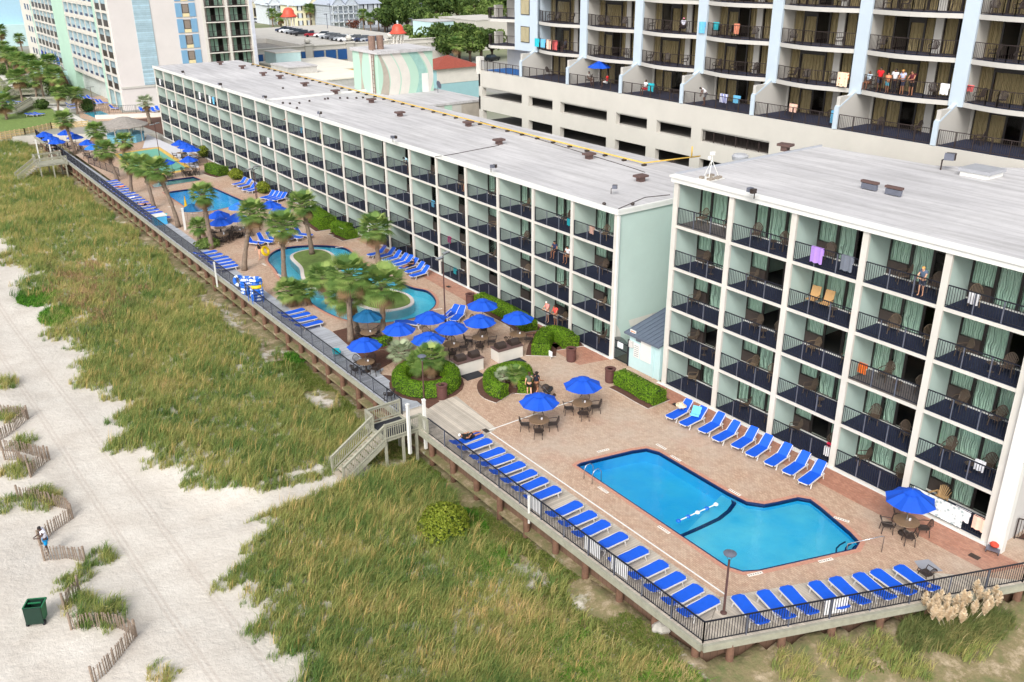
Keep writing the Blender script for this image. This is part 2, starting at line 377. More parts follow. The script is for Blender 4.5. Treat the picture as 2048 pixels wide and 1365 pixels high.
# ================= buildings =================
def glazing(bw, h, D, segs, fm, cm, gm, wallm=None, sill=True):
    fr, cu, gl, pa = MB(), MB(), MB(), []; tot = sum(s[1] for s in segs); y = bw-.1; sc = (bw-.2)/tot
    for kd, wd in segs:
        wd *= sc; y0, y1 = y-wd, y; y -= wd
        if kd in 'PX': fr.box(D-.12, D+.1, y0, y1, 0, h, wallm or offwhite); continue
        fr.box(D-.03, D+.05, y1-.07, y1, 0, h, fm); fr.box(D-.03, D+.05, y0, y0+.07, 0, h, fm)
        fr.box(D-.03, D+.05, y0+.07, y1-.07, h-.1, h, fm); zb = .06
        if kd == 'W': pa.append(MB().box(D-.1, D+.05, y0+.08, y1-.08, .02, .78, brown)); zb = .8
        if kd == 'T': fr.box(D-.03, D+.05, y0+.07, y1-.07, h-.5, h-.1, fm)
        fr.box(D-.03, D+.05, y0+.07, y1-.07, zb-.06, zb, fm)
        gl.box(D, D+.012, y0+.07, y1-.07, zb, h-.1, gm)
        if kd != 'O':
            n = max(4, int(wd/.09)); vs = []
            hem = .12 if kd == 'W' else .04
            for i in range(n+1):
                yy = y0+.03+(wd-.06)*i/n; xx = D+.16+(.035 if i % 2 else -.035)+random.uniform(-.012, .012); vs += [(xx, yy, zb-hem*random.random()), (xx, yy, h-.03)]
            cu.add(vs, [(2*i, 2*i+2, 2*i+3, 2*i+1) for i in range(n)], cm)
    if sill: fr.box(D-.16, D-.105, .12, bw-.12, .02, .09, white2)
    return [('door_frame', fr.mesh('door_frame'))]+([('door_glass', gl.mesh('door_glass'))] if gl.v else [])+([('curtain', cu.mesh('curtain', True))] if cu.v else [])+[('heater_panel', q.mesh('heater_panel')) for q in pa]
def railing_mb(pts, h=1.05, m=None, mp=None, step=.125, bw=.02, post=1.25, zb=.1, mb=None, first=True):
    m = m or railm; mp = mp or railp; b = mb or MB()
    for i in range(len(pts)-1):
        a, c = Vector(pts[i]), Vector(pts[i+1]); L = (c-a).length; d = (c-a)/L; U = Vector((0, 0, 1))
        b.bar(a+U*h, c+U*h, .06, m, .045); b.bar(a+U*zb, c+U*zb, .035, m, .035)
        n = max(1, round(L/step)); q = max(1, round(L/post))
        for k in range(1, n): p = a+d*L*k/n; b.bar(p+U*zb, p+U*(h-.02), bw, m)
        for k in range(0 if (first or i) else 1, q+1): p = a+d*L*k/q; b.bar(p, p+U*h, .05, mp if 0 < k < q else m)
    return b
def facade(root, loc, rz, nb, bw, zs, ztop, D, colm, colw, partm, slabm, carpets, variants, railmesh, ID=4.0, colx=-.06, edge=.17, bulge=0, skip=(), pname='balcony', plabel=None, coltop=None, colbase=0, pw=.2, proud=.1):
    loc = Vector(loc)
    Mx = Matrix.Translation(loc) @ Matrix.Rotation(rz, 4, 'Z')
    cmesh = MB().box(colx, proud, -colw/2, colw/2, colbase, coltop or ztop, colm).mesh('column')
    pmesh = MB().box(proud, D+ID, -pw/2, pw/2, colbase, ztop, partm).mesh('partition_wall')
    for i in range(nb+1):
        ob('column', cmesh, root, Mx @ Vector((0, i*bw, 0)), rz); ob('partition_wall', pmesh, root, Mx @ Vector((0, i*bw, 0)), rz)
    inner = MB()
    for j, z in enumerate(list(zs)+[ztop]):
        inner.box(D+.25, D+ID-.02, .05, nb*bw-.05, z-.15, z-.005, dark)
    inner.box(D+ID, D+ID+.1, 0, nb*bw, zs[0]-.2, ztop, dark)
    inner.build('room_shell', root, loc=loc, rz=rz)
    slabs = {}
    for c in set(carpets):
        b = MB(); a = colw/2+.003
        if bulge:
            n = 10; arc = [(-bulge*math.sin(math.pi*k/n), a+(bw-2*a)*k/n) for k in range(n+1)]
            b.prism(arc+[(D+.24, bw-a), (D+.24, a)], -edge, 0, slabm); b.prism([(x+.12, y) for x, y in arc]+[(D-.15, bw-a-.01), (D-.15, a+.01)], .001, .02, c, bottom=False)
        else:
            b.box(-.02, D+.24, a, bw-a, -edge, 0, slabm); b.box(.04, D-.13, a, bw-a, 0.001, .02, c)
        slabs[c] = b.mesh('balcony_floor')
    out = []
    for f, z in enumerate(zs):
        for i in range(nb):
            if (i, f) in skip: continue
            cp = random.choice(carpets)
            o = ob(pname, slabs[cp], root, Mx @ Vector((0, i*bw, z)), rz)
            if railmesh: ob('railing', railmesh if not isinstance(railmesh, list) else railmesh[min(f, len(railmesh)-1)], o, (0, 0, .02))
            v = random.choice(variants)
            for nm, me in v: ob(nm, me, o)
            out.append((i, f, o))
    return out

# ---- long mint wing (23 bays, 4 storeys) ----
LX, LY, LB, LN = 39.2, 42.7, 4.5, 23; LZ = [0.0, 2.56, 5.16, 7.78]; LT = 10.22
def seg_variants(bw, h, D, n=1):
    o = []
    for s in ([('W', 1.25), ('D', 1.2), ('D', 1.2), ('W', .55)], [('W', 1.25), ('D', 1.2), ('O', 1.2), ('W', .55)], [('D', .9), ('D', 1.3), ('D', 1.3), ('W', .6)], [('W', 1.25), ('O', 1.2), ('D', 1.2), ('D', .5)], [('D', 1.0), ('D', .8), ('O', 1.5), ('D', .6)])*n:
        o.append(glazing(bw, h, D, s, bronze, curt, glass))
    return o
wing = thing('hotel_wing', 'long four storey mint green hotel wing with white balcony grid and flat grey roof', 'building', (LX, LY, 0))
railL = railing_mb([(.06, .16, 0), (.06, LB-.16, 0)], 1.05).mesh('railing')
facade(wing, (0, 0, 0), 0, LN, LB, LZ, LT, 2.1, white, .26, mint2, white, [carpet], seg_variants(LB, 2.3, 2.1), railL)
b = MB()
W = LB*LN; BX = 13.1
b.box(.05, BX, -.16, .0-.101, -.1, LT, mint); b.box(.05, BX, W+.101, W+.16, -.1, LT, mint); b.box(BX-.1, BX, -.1, W+.1, -.1, LT, mint2)
b.build('wall', wing)
b = MB(); b.box(-.14, BX+.1, -.3, W+.25, LT, LT+.2, white2); b.build('fascia', wing)
b = MB(); b.box(-.02, BX, -.14, W+.12, LT+.2, LT+.3, roofm); b.box(-.16, -.02, -.32, W+.27, LT+.203, LT+.36, white2); b.box(-.02, BX+.12, -.32, -.14, LT+.203, LT+.36, white2)
b.box(-.02, BX, 59.6, 59.85, LT+.3, LT+.48, white2)
b.build('roof', wing)
b = MB(); b.box(-.1, .06, -.34, -.165, -.1, LT-.05, white2); b.build('downpipe', wing)
def mural(plane, pts, m, b, push):
    if plane[0] == 'Y': vs = [PY(x, y, plane[1]) for x, y in pts]
    else: vs = [PX(x, y, plane[1]) for x, y in pts]
    b.add([v-push for v in vs], [tuple(range(len(vs)))], m)
c4 = lambda x, y: (1140+x/8.533, 620+y/8.533)
b = MB(); org = Vector((LX, LY, 0)); YE = LY-.166
mural(('Y', YE), [c4(*p) for p in [(742, 235), (790, 250), (840, 330), (868, 420), (850, 510), (820, 560), (742, 600)]], white, b, org)
mural(('Y', YE), [c4(*p) for p in [(1000, 180), (1100, 150), (1250, 105), (1400, 62), (1385, 175), (1030, 290)]], white, b, org)
mural(('Y', YE), [c4(*p) for p in [(1402, 61), (1520, 30), (1660, -5), (1660, 120), (1387, 175)]], cream2, b, org)
b.build('painted_wave', wing)

# ---- right mint building (5 bays, 5 storeys) ----
RX, RY, RB, RN = 39.2, 16.0, 4.3, 5; RZ = [0.04+2.67*i for i in range(5)]; RT = 13.32
rw = thing('hotel_block', 'five storey mint green hotel block with pale curtains beside the near pool', 'building', (RX, RY, 0))
railR = railing_mb([(.06, .16, 0), (.06, RB-.16, 0)], 1.05).mesh('railing')
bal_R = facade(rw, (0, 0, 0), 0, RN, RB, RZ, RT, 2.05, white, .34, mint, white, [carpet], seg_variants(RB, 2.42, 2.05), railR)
for i, f, o in bal_R:
    if (i, f) in ((4, 4), (1, 2)): o.data = o.data.copy(); o.data.materials[1] = carpetg; o['label'] = 'balcony with bare grey floor'
b = MB(); W = RB*RN; BX2 = 14.2
b.box(.05, BX2, -.6, -.101, -.1, RT, offwhite); b.box(.05, BX2, W+.101, W+.3, -.1, RT, mint); b.box(BX2-.1, BX2, -.1, W+.1, -.1, RT, offwhite)
b.box(18.5, 40, -8, 10.2, 8, RT, offwhite)
b.build('wall', rw)
b = MB(); b.box(-.3, .05, -.95, -.27, -.1, RT, white2); b.build('corner_pier', rw)
b = MB(); b.box(-.18, .3, -6, W+.35, RT, RT+.28, white2); b.box(-.26, .25, -6, W+.42, RT+.28, RT+.42, white2); b.build('fascia', rw)
b = MB(); b.prism([(.25, -6), (.25, W+.4), (14.2, W+.4), (14.7, 13.9), (18.3, 10.3), (40, 8), (40, -6)], RT+.2, RT+.36, roofm); b.build('roof', rw)
for v, q in (((14.2, W+.4), (.3, W+.4)),):
    bb = MB(); bb.box(.3, 14.2, W+.36, W+.5, RT+.36, RT+.47, mat('grey_metal_edge', S(176, 180, 188), .4, .05)); bb.build('roof_edge', rw)

# ---- tower on its parking podium ----
TX, TB = 60.1, 7.7; TZ = [16.65+2.75*i for i in range(4)]; TT = 27.65; TY = 25.0
tw = thing('hotel_tower', 'tall beige hotel tower with pale blue piers and curved balconies over an open parking podium', 'building', (TX, TY, 0))
def arcr(n=8, off=.0, bulge=.75, bw=TB, a=.5):
    return [(-bulge*math.sin(math.pi*k/n)+off, a+(bw-2*a)*k/n, 0) for k in range(n+1)]
railT = railing_mb(arcr(off=.1), 1.05, railb, railb, step=.14, bw=.018).mesh('railing')
tv = []
for sgs in ([('X', .2), ('D', .95), ('T', 2.0), ('D', .7), ('P', .5), ('D', .9), ('T', 1.3)], [('X', .2), ('D', .95), ('O', 1.0), ('T', 1.0), ('D', .7), ('P', .5), ('D', .9), ('O', 1.3)], [('X', .2), ('D', .95), ('T', 1.0), ('O', 1.0), ('D', .7), ('P', .5), ('D', .9), ('T', 1.3)]):
    tv.append(glazing(TB, 2.42, 1.5, sgs, bronze, curt2, glassd, cream2, False))
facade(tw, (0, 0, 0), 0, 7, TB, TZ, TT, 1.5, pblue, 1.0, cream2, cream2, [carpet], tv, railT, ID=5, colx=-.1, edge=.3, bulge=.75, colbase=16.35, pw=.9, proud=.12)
railP = railing_mb([(.0, .25, 0), (.0, TB-.25, 0)], 1.05, railb, railb, step=.14, bw=.018).mesh('railing')
facade(tw, (-1.9, 0, 13.98), 0, 7, TB, [0], 2.3, 3.9, pblue, .34, cream2, cream2, [carpet], tv2 if False else [glazing(TB, 2.33, 3.9, [('X', .2), ('D', .95), ('T', 1.0), ('O', 1.0), ('D', .7), ('P', .5), ('D', .9), ('T', 1.3)], bronze, curt2, glassd, cream2, False)], railP, ID=3, colx=0, edge=.02, pname='terrace', coltop=1.6, pw=.3, proud=.02)
for i in range(8):      # sloped tops of the terrace wing walls
    b = MB(); y = i*TB
    vs = [(-1.92, y-.17, 15.5), (-1.92, y+.17, 15.5), (.15, y-.17, 16.6), (.15, y+.17, 16.6), (.15, y-.17, 14), (.15, y+.17, 14), (-1.92, y-.17, 14), (-1.92, y+.17, 14)]
    b.add(vs, [(0, 2, 3, 1), (0, 6, 4, 2), (1, 3, 5, 7), (0, 1, 7, 6)], cream2); b.bar((-1.95, y, 15.55), (.18, y, 16.66), .36, pblue, .12); b.bar((-1.97, y, 14.0), (-1.97, y, 15.56), .36, pblue, .12); b.build('wing_wall', tw)
b = MB()   # podium wall with openings; local x = X-60.1
px0, px1 = -2.12, -1.6
ops1 = [(58.5-25, 54.2-25)]
rows = [(11.2, 12.25), (8.5, 9.75), (5.8, 7.0)]
opn = [(45.95, 53.1), (54.25, 58.45), (59.65, 63.8), (65.05, 72.05), (73.3, 77.35), (78.5, 85.9)]
top, bot = 13.96, -1
zb = [(12.25, top), (9.75, 11.2), (7.0, 8.5), (bot, 5.8)]
for z0, z1 in zb: b.box(px0, px1, -12, 61.6, z0, z1, cream)
for z0, z1 in rows:
    prev = -12
    for y0, y1 in opn: b.box(px0, px1, prev, y0-TY, z0, z1, cream); prev = y1-TY
    b.box(px0, px1, prev, 61.6, z0, z1, cream)
for y0, y1 in opn: b.box(px0+.12, px1-.12, y0-TY+.001, y1-TY-.001, 12.12, 12.249, cream2)
b.box(px0, 14, 61.3, 61.6, 9.75, 11.2, cream); b.box(px0, 14, 61.3, 61.6, 12.25, top, cream)
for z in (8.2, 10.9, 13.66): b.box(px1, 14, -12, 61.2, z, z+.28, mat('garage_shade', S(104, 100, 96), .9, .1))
b.box(14, 14.2, -12, 61.6, bot, 30, cream2)
for y in (25, 30.5, 36, 43, 50): b.box(4, 4.6, y, y+.6, 5, 13.6, cream2)
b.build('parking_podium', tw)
b = MB(); b.box(px1, 1.6, 0, 61.3, 13.941, 13.955, carpet); b.box(px1, 1.6, 53.9, 61.3, 13.956, 13.97, carpetb); b.build('terrace_floor', tw)
b = MB()
for y0, y1 in opn[:1]: railing_mb([(px0+.25, y0-TY, 11.2), (px0+.25, y1-TY, 11.2)], 1.0, railb, railb, .14, mb=b)
b.build('opening_railing', tw)
# corner: window wall and rounded end balconies
b = MB(); b.box(-.25, 1.6, 53.4, 57.3, 16.35, TT+.2, pblue); b.box(1.6, 8, 53.9, 61.3, 14, TT, cream2); b.box(8, 14, 53, 61.3, 14, TT, cream2); b.build('wall', tw)
wmesh = MB(); wmesh.box(-.05, 0, -.75, .75, 0, 1.6, bronze); wmesh.box(-.07, -.05, -.68, -.02, .07, 1.53, curt2); wmesh.box(-.07, -.05, .02, .68, .07, 1.53, curt2); wm = wmesh.mesh('window')
for z in TZ[:4]: ob('window', wm, tw, (-.26, 55.4, z+.55))
for k, z in enumerate(TZ):
    b = MB(); pts = [(-.2, 57.3)]+[(1.2+2.0*math.cos(t)-.6, 60.2+1.6*math.sin(t)) for t in [math.pi, math.pi*.8, math.pi*.65, math.pi*.5]]+[(3, 61.8), (3, 57.3)]
    b.prism(pts, -.3, 0, cream2); b.prism([(x+.05, y) for x, y in pts], .001, .02, carpet)
    o = b.build('corner_balcony', tw, loc=(0, 0, z)); rr = railing_mb([(p[0]+.05, p[1], 0) for p in pts[:5]], 1.05, railb, railb, .14, bw=.018); rr.build('railing', o)
    b = MB(); b.box(.2, 1.2, 61.5, 61.8, -.3, 1.25, white); b.build('end_parapet', o)
    for nm, me in glazing(4, 2.42, 2.0, [('D', 1), ('D', 1), ('O', 1)], bronze, curt2, glassd, cream2, False): ob(nm, me, o, (0, 57.3, 0))
railing_mb([(px0+.15, 54.2, 13.97), (px0+.15, 61.2, 13.97)], 1.05, railb, railb, .3).build('terrace_railing', tw)
MB().box(px0-.1, px0+.5, 61.2, 61.9, 13.6, 15.4, white).build('end_pier', tw)

# ---- equipment shed and gate between the two mint buildings ----
sh = thing('utility_shed', 'pale mint utility shed with slate metal roof between the two mint buildings', 'shed', (39.2, 37.95, 0))
yy = P(1255.4, 732.5, 0).y-37.95; ze = PX(1249, 662, 39.1).z
b = MB(); b.box(.02, 4.5, .05, yy, 0, ze-.05, pale_mint); b.build('wall', sh)
b = MB(); b.add([(-.25, -.02, ze-.1), (-.25, yy+.3, ze-.1), (5, yy+.3, ze+1.1), (5, -.02, ze+1.1), (-.25, -.02, ze+.02), (-.25, yy+.3, ze+.02), (5, yy+.3, ze+1.22), (5, -.02, ze+1.22)], [(0, 1, 5, 4), (4, 5, 6, 7), (1, 2, 6, 5), (3, 0, 4, 7), (2, 1, 0, 3)], slate)
for k in range(9): y = .1+k*(yy+.1)/8; b.bar((-.26, y, ze+.04), (5, y, ze+1.24), .04, slate)
b.build('roof', sh)
b = MB(); b.box(-.03, .019, yy*.3, yy*.62, .9, 2.3, white2); b.build('notice_board', sh)
b = MB(); b.box(-.03, .019, yy*.66, yy*.84, .9, 1.9, white2)
for k in range(6): b.box(-.034, -.031, yy*.68, yy*.82, 1.0+k*.14, 1.05+k*.14, mat('grey_print', S(150, 156, 160)))
b.build('rules_sign', sh)
b = MB(); b.box(-.03, .019, yy*.8, yy*.98, 2.25, 2.75, white2)
for k in range(3): b.box(-.034, -.031, yy*.82, yy*.96, 2.33+k*.14, 2.39+k*.14, orange)
b.build('warning_sign', sh)
b = MB(); b.box(-.04, .019, yy*.62, yy*.78, 2.1, 2.45, towel_g); b.build('meter_plate', sh)
b = MB(); b.box(-.14, .019, yy*.86, yy*.97, 1.5, 1.95, offwhite); b.build('meter_box', sh)
b = MB(); b.tube([(-.04, yy*.2, 0), (-.04, yy*.2, ze-.25)], .03, pale_mint); b.build('pipe', sh)
gt = thing('entry_gate', 'black iron gate with white notice between mint wing and shed', 'gate', (39.2, 37.95+yy, 0))
gw = 42.5-(37.95+yy); b = MB()
for y in (.05, gw-.05): b.bar((0, y, 0), (0, y, 1.95), .1, railm)
b.build('gate_post', gt); b = MB()
for k in range(1, 14): y = .05+(gw-.1)*k/14; b.bar((0, y, .1), (0, y, 1.6+.25*math.sin(math.pi*k/14)), .03, railm)
for z in (.12, .9, 1.45): b.bar((0, .05, z), (0, gw-.05, z), .05, railm)
b.build('gate_leaf', gt); MB().box(-.05, -.02, gw*.35, gw*.7, 1.05, 1.45, towel_w).build('notice', gt)
# ================= deck, pools, walks =================
NEAR = [(28.05, 32.95), (28.4, 33.0), (31.6, 32.3), (32.4, 32.0), (32.7, 31.3), (32.65, 26.2), (32.75, 25.0), (33.3, 24.3), (34.0, 24.05), (35.2, 23.7), (35.55, 23.2), (35.4, 22.5), (34.75, 20.3), (34.4, 19.5), (33.8, 19.3), (28.9, 20.9), (28.2, 21.3), (27.9, 22.0)]
RIVER = catmull([(28.4, 77.9), (29.7, 79.9), (31.4, 80.6), (33.9, 79.5), (35.7, 77.2), (35.4, 74), (34.9, 70.5), (34.9, 67), (35.3, 63.6), (35.9, 61.8), (35.0, 59.1), (33.1, 57.6), (31.2, 57.4), (29.0, 58.2), (27.4, 60.5), (26.9, 64), (27.1, 67.5), (27.2, 71.5), (27.9, 75)], 5)
ISLE = catmull([(30.7, 77.5), (32.2, 78.4), (33.5, 77.7), (33.7, 75.9), (32.9, 73.8), (32.1, 71), (32.3, 67.5), (33.2, 64.5), (33.9, 62.2), (33.2, 60.2), (31.4, 60.0), (30.2, 61.5), (30.0, 64), (29.8, 66.6), (28.7, 68.4), (29.1, 71.2), (30.1, 74)], 5)
FAR = [(28.4, 110.0), (33.9, 109.8), (34.6, 99.2), (30.3, 98.2), (28.3, 98.9)]
WADE = [(28.4, 116.2), (33.9, 116.1), (34.1, 113.6), (28.2, 113.2)]
def sheet_holes(name, outer, holes, z, m, kind=True):
    ls = [[Vector((p[0], p[1], 0)) for p in L] for L in [outer]+holes]; flat = [v for L in ls for v in L]
    tri = geometry.tessellate_polygon(ls); b = MB(); fs = []
    for t in tri:
        a, c, d = (flat[i] for i in t); fs.append(tuple(t) if (c-a).cross(d-a).z > 0 else tuple(t)[::-1])
    b.add([(v.x, v.y, z) for v in flat], fs, m); o = b.build(name)
    return struct(o) if kind else o
holes = [offset(h, .02) for h in (NEAR, RIVER, FAR, WADE)]
sheet_holes('patio_paving', [(26, 20.7), (33.7, 17.5), (37.64, 13.4), (50, 8.6), (50, 15.5), (39.25, 15.5), (39.25, 130), (36.5, 150), (25, 150), (25, 46), (26, 44)], holes, 0, brick)
struct(MB().prism([(23.25, 160), (23.25, 19.1), (24.0, 18.8), (50, 8.6), (50, 15.4), (39, 15.4), (39, 160)], -1.6, -1.45, sand).build('deck_soil'))
# boardwalk strips
def plat(name, poly, z0, z1, m, ms=None): return struct(MB().prism(poly, z0, z1, m, ms or wood_g).build(name))
plat('boardwalk', [(23.2, 44.2), (23.2, 19.1), (26.0, 20.7), (26.0, 44.2)], -.16, .004, boards2)
plat('boardwalk_end', [(23.2, 19.08), (37.64, 13.34), (50, 8.5), (50, 8.62), (37.64, 13.6), (33.7, 17.5), (26.0, 20.68)], -.16, .005, boards)
plat('grey_boardwalk', [(23.2, 160), (23.2, 44.22), (24.9, 44.22), (25.0, 50), (25.55, 50.4), (25.6, 59), (25.0, 64), (25.0, 92), (24.4, 150), (24.4, 160)], -.16, .006, gboards)
plat('wooden_ramp', [(23.21, 37.6), (26.9, 39.0), (27.3, 44.0), (24.91, 44.21)], .001, .012, boards)
# rim beams and bulkhead
rim = [(23.2, 160), (23.2, 44)], [(23.2, 41.6), (23.2, 19.08)], [(23.2, 19.08), (37.64, 13.34), (50, 8.45)]
bh = thing('bulkhead', 'weathered timber bulkhead and rim beam carrying the seaside edge of the decks', 'retaining wall', (23.3, 60, 0)); O = Vector((23.3, 60, 0))
b = MB()
for L in rim:
    for a, c in zip(L, L[1:]):
        d = (Vector(c)-Vector(a)).normalized(); n = Vector((-d.y, d.x))*(-.08)
        if abs(d.x) < .1: n = Vector((-.08, 0))
        b.bar(Vector((a[0]+n.x, a[1]+n.y, -.14))-O, Vector((c[0]+n.x, c[1]+n.y, -.14))-O, .14, wood_g, .32)
b.build('rim_beam', bh)
MB().box(.45, .55, -40.5, 100, -3, -.17, sheet).build('sheet_wall', bh)
d = Vector((26.8, -10.6, 0)).normalized(); a = Vector((23.6, 19.5, 0))-O
b = MB(); b.bar(a+Vector((0, 0, -1.58)), a+d*28+Vector((0, 0, -1.58)), .1, sheetx, 2.8); b.build('sheet_wall_end', bh)
pm = MB().tube([(0, 0, -3), (0, 0, -.2)], [.19, .17], pile, 9).mesh('piling', True)
npile = 0
for k in range(58):
    y = 19.6+2.35*k
    if 41 < y < 44.3 or y > 155: continue
    ob('piling', pm, bh, (Vector((23.42+random.uniform(-.04, .05), y, 0))-O), random.random()*6)
for k in range(11): ob('piling', pm, bh, a+d*(1.2+2.35*k)+Vector((-.3, -.45, 0)), random.random()*6)
struct(MB().prism([(37.1, 14.6), (38.9, 13.9), (38.9, 37.6), (37.5, 37.6), (37.3, 27)], .001, .004, brick_r, bottom=False).build('red_paving'))
struct(MB().prism([(36.6, 43), (38.9, 42.5), (38.9, 80), (38.0, 80)], .001, .004, brick_r, bottom=False).build('red_paving'))
# white line
b = MB(); b.box(26.29, 26.37, 20.62, 39.1, .004, .014, white2); b.box(26.37, 33.0, 39.06, 39.14, .004, .014, white2); struct(b.build('painted_line'))
b = MB(); b.box(38.9, 39.13, 15.3, 37.9, .004, .03, white2); b.box(38.9, 39.13, 42.4, 146, .004, .03, white2); struct(b.build('wall_kerb'))
# pools
def pool(nm, out, depth, bm, wm, coping=True, lab='', isle=None, tile=True):
    b = MB(); n = len(out); b.prism(out, -depth-.05, -depth, bm, bottom=False); vs = [(p[0], p[1], 0) for p in out]+[(p[0], p[1], -depth) for p in out]
    a = sum(out[i][0]*out[(i+1) % n][1]-out[(i+1) % n][0]*out[i][1] for i in range(n))
    b.add(vs, [((i, (i+1) % n, (i+1) % n+n, i+n) if a < 0 else (i+n, (i+1) % n+n, (i+1) % n, i)) for i in range(n)], bm); struct(b.build(nm+'_basin'))
    def ring(p0, p1, z, m, nme, z2=None):
        r = MB(); L = len(p0); r.add([(x, y, z) for x, y in p0]+[(x, y, z if z2 is None else z2) for x, y in p1], [(i, (i+1) % L, (i+1) % L+L, i+L) for i in range(L)], m); return struct(r.build(nme))
    if tile: ring(offset(out, .03), offset(out, -.05), .012, tile_d, nm+'_tile_line', .01); ring(offset(out, -.012), offset(out, -.012), -.2, tile_d, nm+'_tile_band', .01)
    if coping: ring(offset(out, .28), offset(out, .03), .008, mat('coping_brick', S(190, 138, 118), .8, .2, 8), nm+'_coping')
    holes = [isle] if isle else []
    sheet_holes(nm+'_water', out, holes, -.07, wm)
pool('near_pool', NEAR, .85, basin, water)
b = MB(); q = [(27.95, 25.1), (32.7, 26.6), (32.75, 25.0), (33.3, 24.3), (34.0, 24.05), (35.2, 23.7), (35.55, 23.2), (35.4, 22.5), (34.75, 20.3), (34.4, 19.5), (33.8, 19.3), (28.9, 20.9), (28.2, 21.3), (27.9, 22.0)]
b.prism(offset(q, -.02), -.9, -.36, m_basin('shallow_plaster', S(112, 220, 255), S(170, 238, 255))); struct(b.build('shallow_floor'))
pool('river_pool', RIVER, .75, basin2, water, isle=offset(ISLE, .32))
pool('far_pool', FAR, 1.2, basin, water)
pool('wading_pool', WADE, .4, basin3, water2)
struct(MB().prism(offset(ISLE, .32), -.75, .03, mat('pale_kerb', S(216, 206, 200), .8, .06, 2)).build('island_kerb')); 
isl = struct(MB().prism(ISLE, .0, .075, lawn).build('island_lawn'))
# pool details
b = MB(); q = [P(*p, -.34) for p in [(1466, 999), (1468, 1008), (1458, 1022), (1438, 1038), (1400, 1056), (1363, 1072)]]
for a_, c_ in zip(q, q[1:]): b.bar(a_, c_, .22, tile_d, .02)
struct(b.build('pool_floor_stripe'))
ln = thing('lane_float', 'white floating rope with blue and white buoys across the near pool', 'pool rope', P(1398, 1022, -.03)); o0 = ln.location
e0, e1 = P(1357, 1042, -.03), P(1432, 1009, -.03)
b = MB(); b.tube([e0-o0, e1-o0], .03, white2); b.build('rope', ln)
for k in range(5):
    p = e0.lerp(e1, k/4)-o0; MB().blob(p, (.13, .13, .09), [vinylb, vinylw][k in (2, 4)]).build('buoy', ln, True)
ld = thing('pool_ladder', 'steel grab rail ladder at the seaward edge of the near pool', 'ladder', P(1168, 958, 0)); 
for s in (0, .55):
    b = MB(); b.tube([(0, -s*1.2, 0), (0, -s*1.2, .55), (.12, -s*1.2, .78), (.4, -s*1.2, .82), (.62, -s*1.2, .6), (.66, -s*1.2, -.6)], .024, alum); b.build('grab_rail', ld, True)
b = MB(); [b.box(.6, .74, -.66, 0, z, z+.04, alum) for z in (-.2, -.5)]; b.build('rung', ld)
hr = thing('pool_handrail', 'long steel handrail over the corner steps of the near pool', 'handrail', P(1763, 1104, 0)); e = P(1693, 1104, -.1)-hr.location
b = MB(); b.tube([(0, 0, 0), (0, 0, .85), (-.15, .02, .93), (e.x, e.y, .35), (e.x, e.y, -.5)], .026, alum); b.build('rail', hr, True)
b = MB()
for k, (pp) in enumerate([[(1672, 1107), (1673, 1097), (1680, 1090), (1691, 1084)], [(1690, 1104), (1692, 1096), (1698, 1090), (1703, 1087)], [(1704, 1101), (1707, 1095), (1713, 1091)]]):
    q = [P(x, y, -.35+.1*k) for x, y in pp]
    for a_, c_ in zip(q, q[1:]): b.bar(a_, c_, .07, tile_d, .03)
struct(b.build('pool_step_edge'))
# depth marker tiles, skimmer lids, drains, grey patch
mk = mat('marker_tile', S(232, 224, 214), .6, .05); mkd = mat('marker_print', S(110, 104, 100))
marks = [('I', 355, 250, 0), ('I', 980, 408, 1), ('I', 888, 647, 2), ('I', 475, 727, 2), ('H', 1895, 468, 3), ('H', 1540, 235, 3), ('H', 1965, 50, 0), ('H', 1540, 5, 4), ('E', 1880, 1328, 0), ('D', 1545, 262, 3), ('D', 1635, 325, 3), ('E', 570, 523, 2), ('D', 1985, 160, 2), ('A', 1005, 1210, 2), ('A', 1135, 1250, 2)]
where = ['inland side of near pool', 'inland corner of near pool by the steps', 'curved end of near pool', 'seaward side of near pool', 'far end of near pool']
tm = MB(); tm.box(-.09, .09, -.38, .38, .002, .012, mk); [tm.box(-.03, .03, y, y+.06, .0125, .014, mkd) for y in (-.3, -.18, -.06, .06, .18, .28)]; tmm = tm.mesh('depth_marker')
ROT = [0, .35, 1.27, 0, 1.4]
for i, (c_, x, y, wv) in enumerate(marks):
    p = K(c_, x, y); o = ob('depth_marker', tmm, None, (p.x, p.y, 0), ROT[wv])
    place = where[wv] if i < 9 else 'winding river pool' if i < 13 else 'far rectangular pool'
    tag(o, 'white depth marker tile, %s, %s nearest overall' % (place, nth(i)), 'floor tile', 'depth marker tiles')
dm = MB().box(-.16, .16, -.24, .24, .002, .016, ped).mesh('drain_cover')
for i, (c_, x, y, s) in enumerate([('I', 1757, 625, 'beside the luggage cart'), ('F', 15, 1080, 'by the wall behind the first inland lounger'), ('E', 855, 1235, 'where the painted lines meet'), ('E', 1965, 1083, 'below the clipped hedge by the shed')][:1]+[('E', 855, 1235, 'where the painted lines meet'), ('E', 1965, 1083, 'near the hedge by the shed'), ('E', 635, 392, 'beside the river pool lamp post')]):
    p = K(c_, x, y); tag(ob('drain_cover', dm, None, p), 'small dark drain cover '+s, 'drain cover', 'drain covers')
p = [K('I', *q, .006) for q in [(1405, 650), (1490, 640), (1575, 710), (1450, 715)]]; b = MB(); b.add(p, [(3, 2, 1, 0)] if (p[1]-p[0]).cross(p[2]-p[0]).z < 0 else [(0, 1, 2, 3)], mat('grey_pad', S(150, 152, 160), .8, .1)); struct(b.build('grey_pad'))
b = MB()
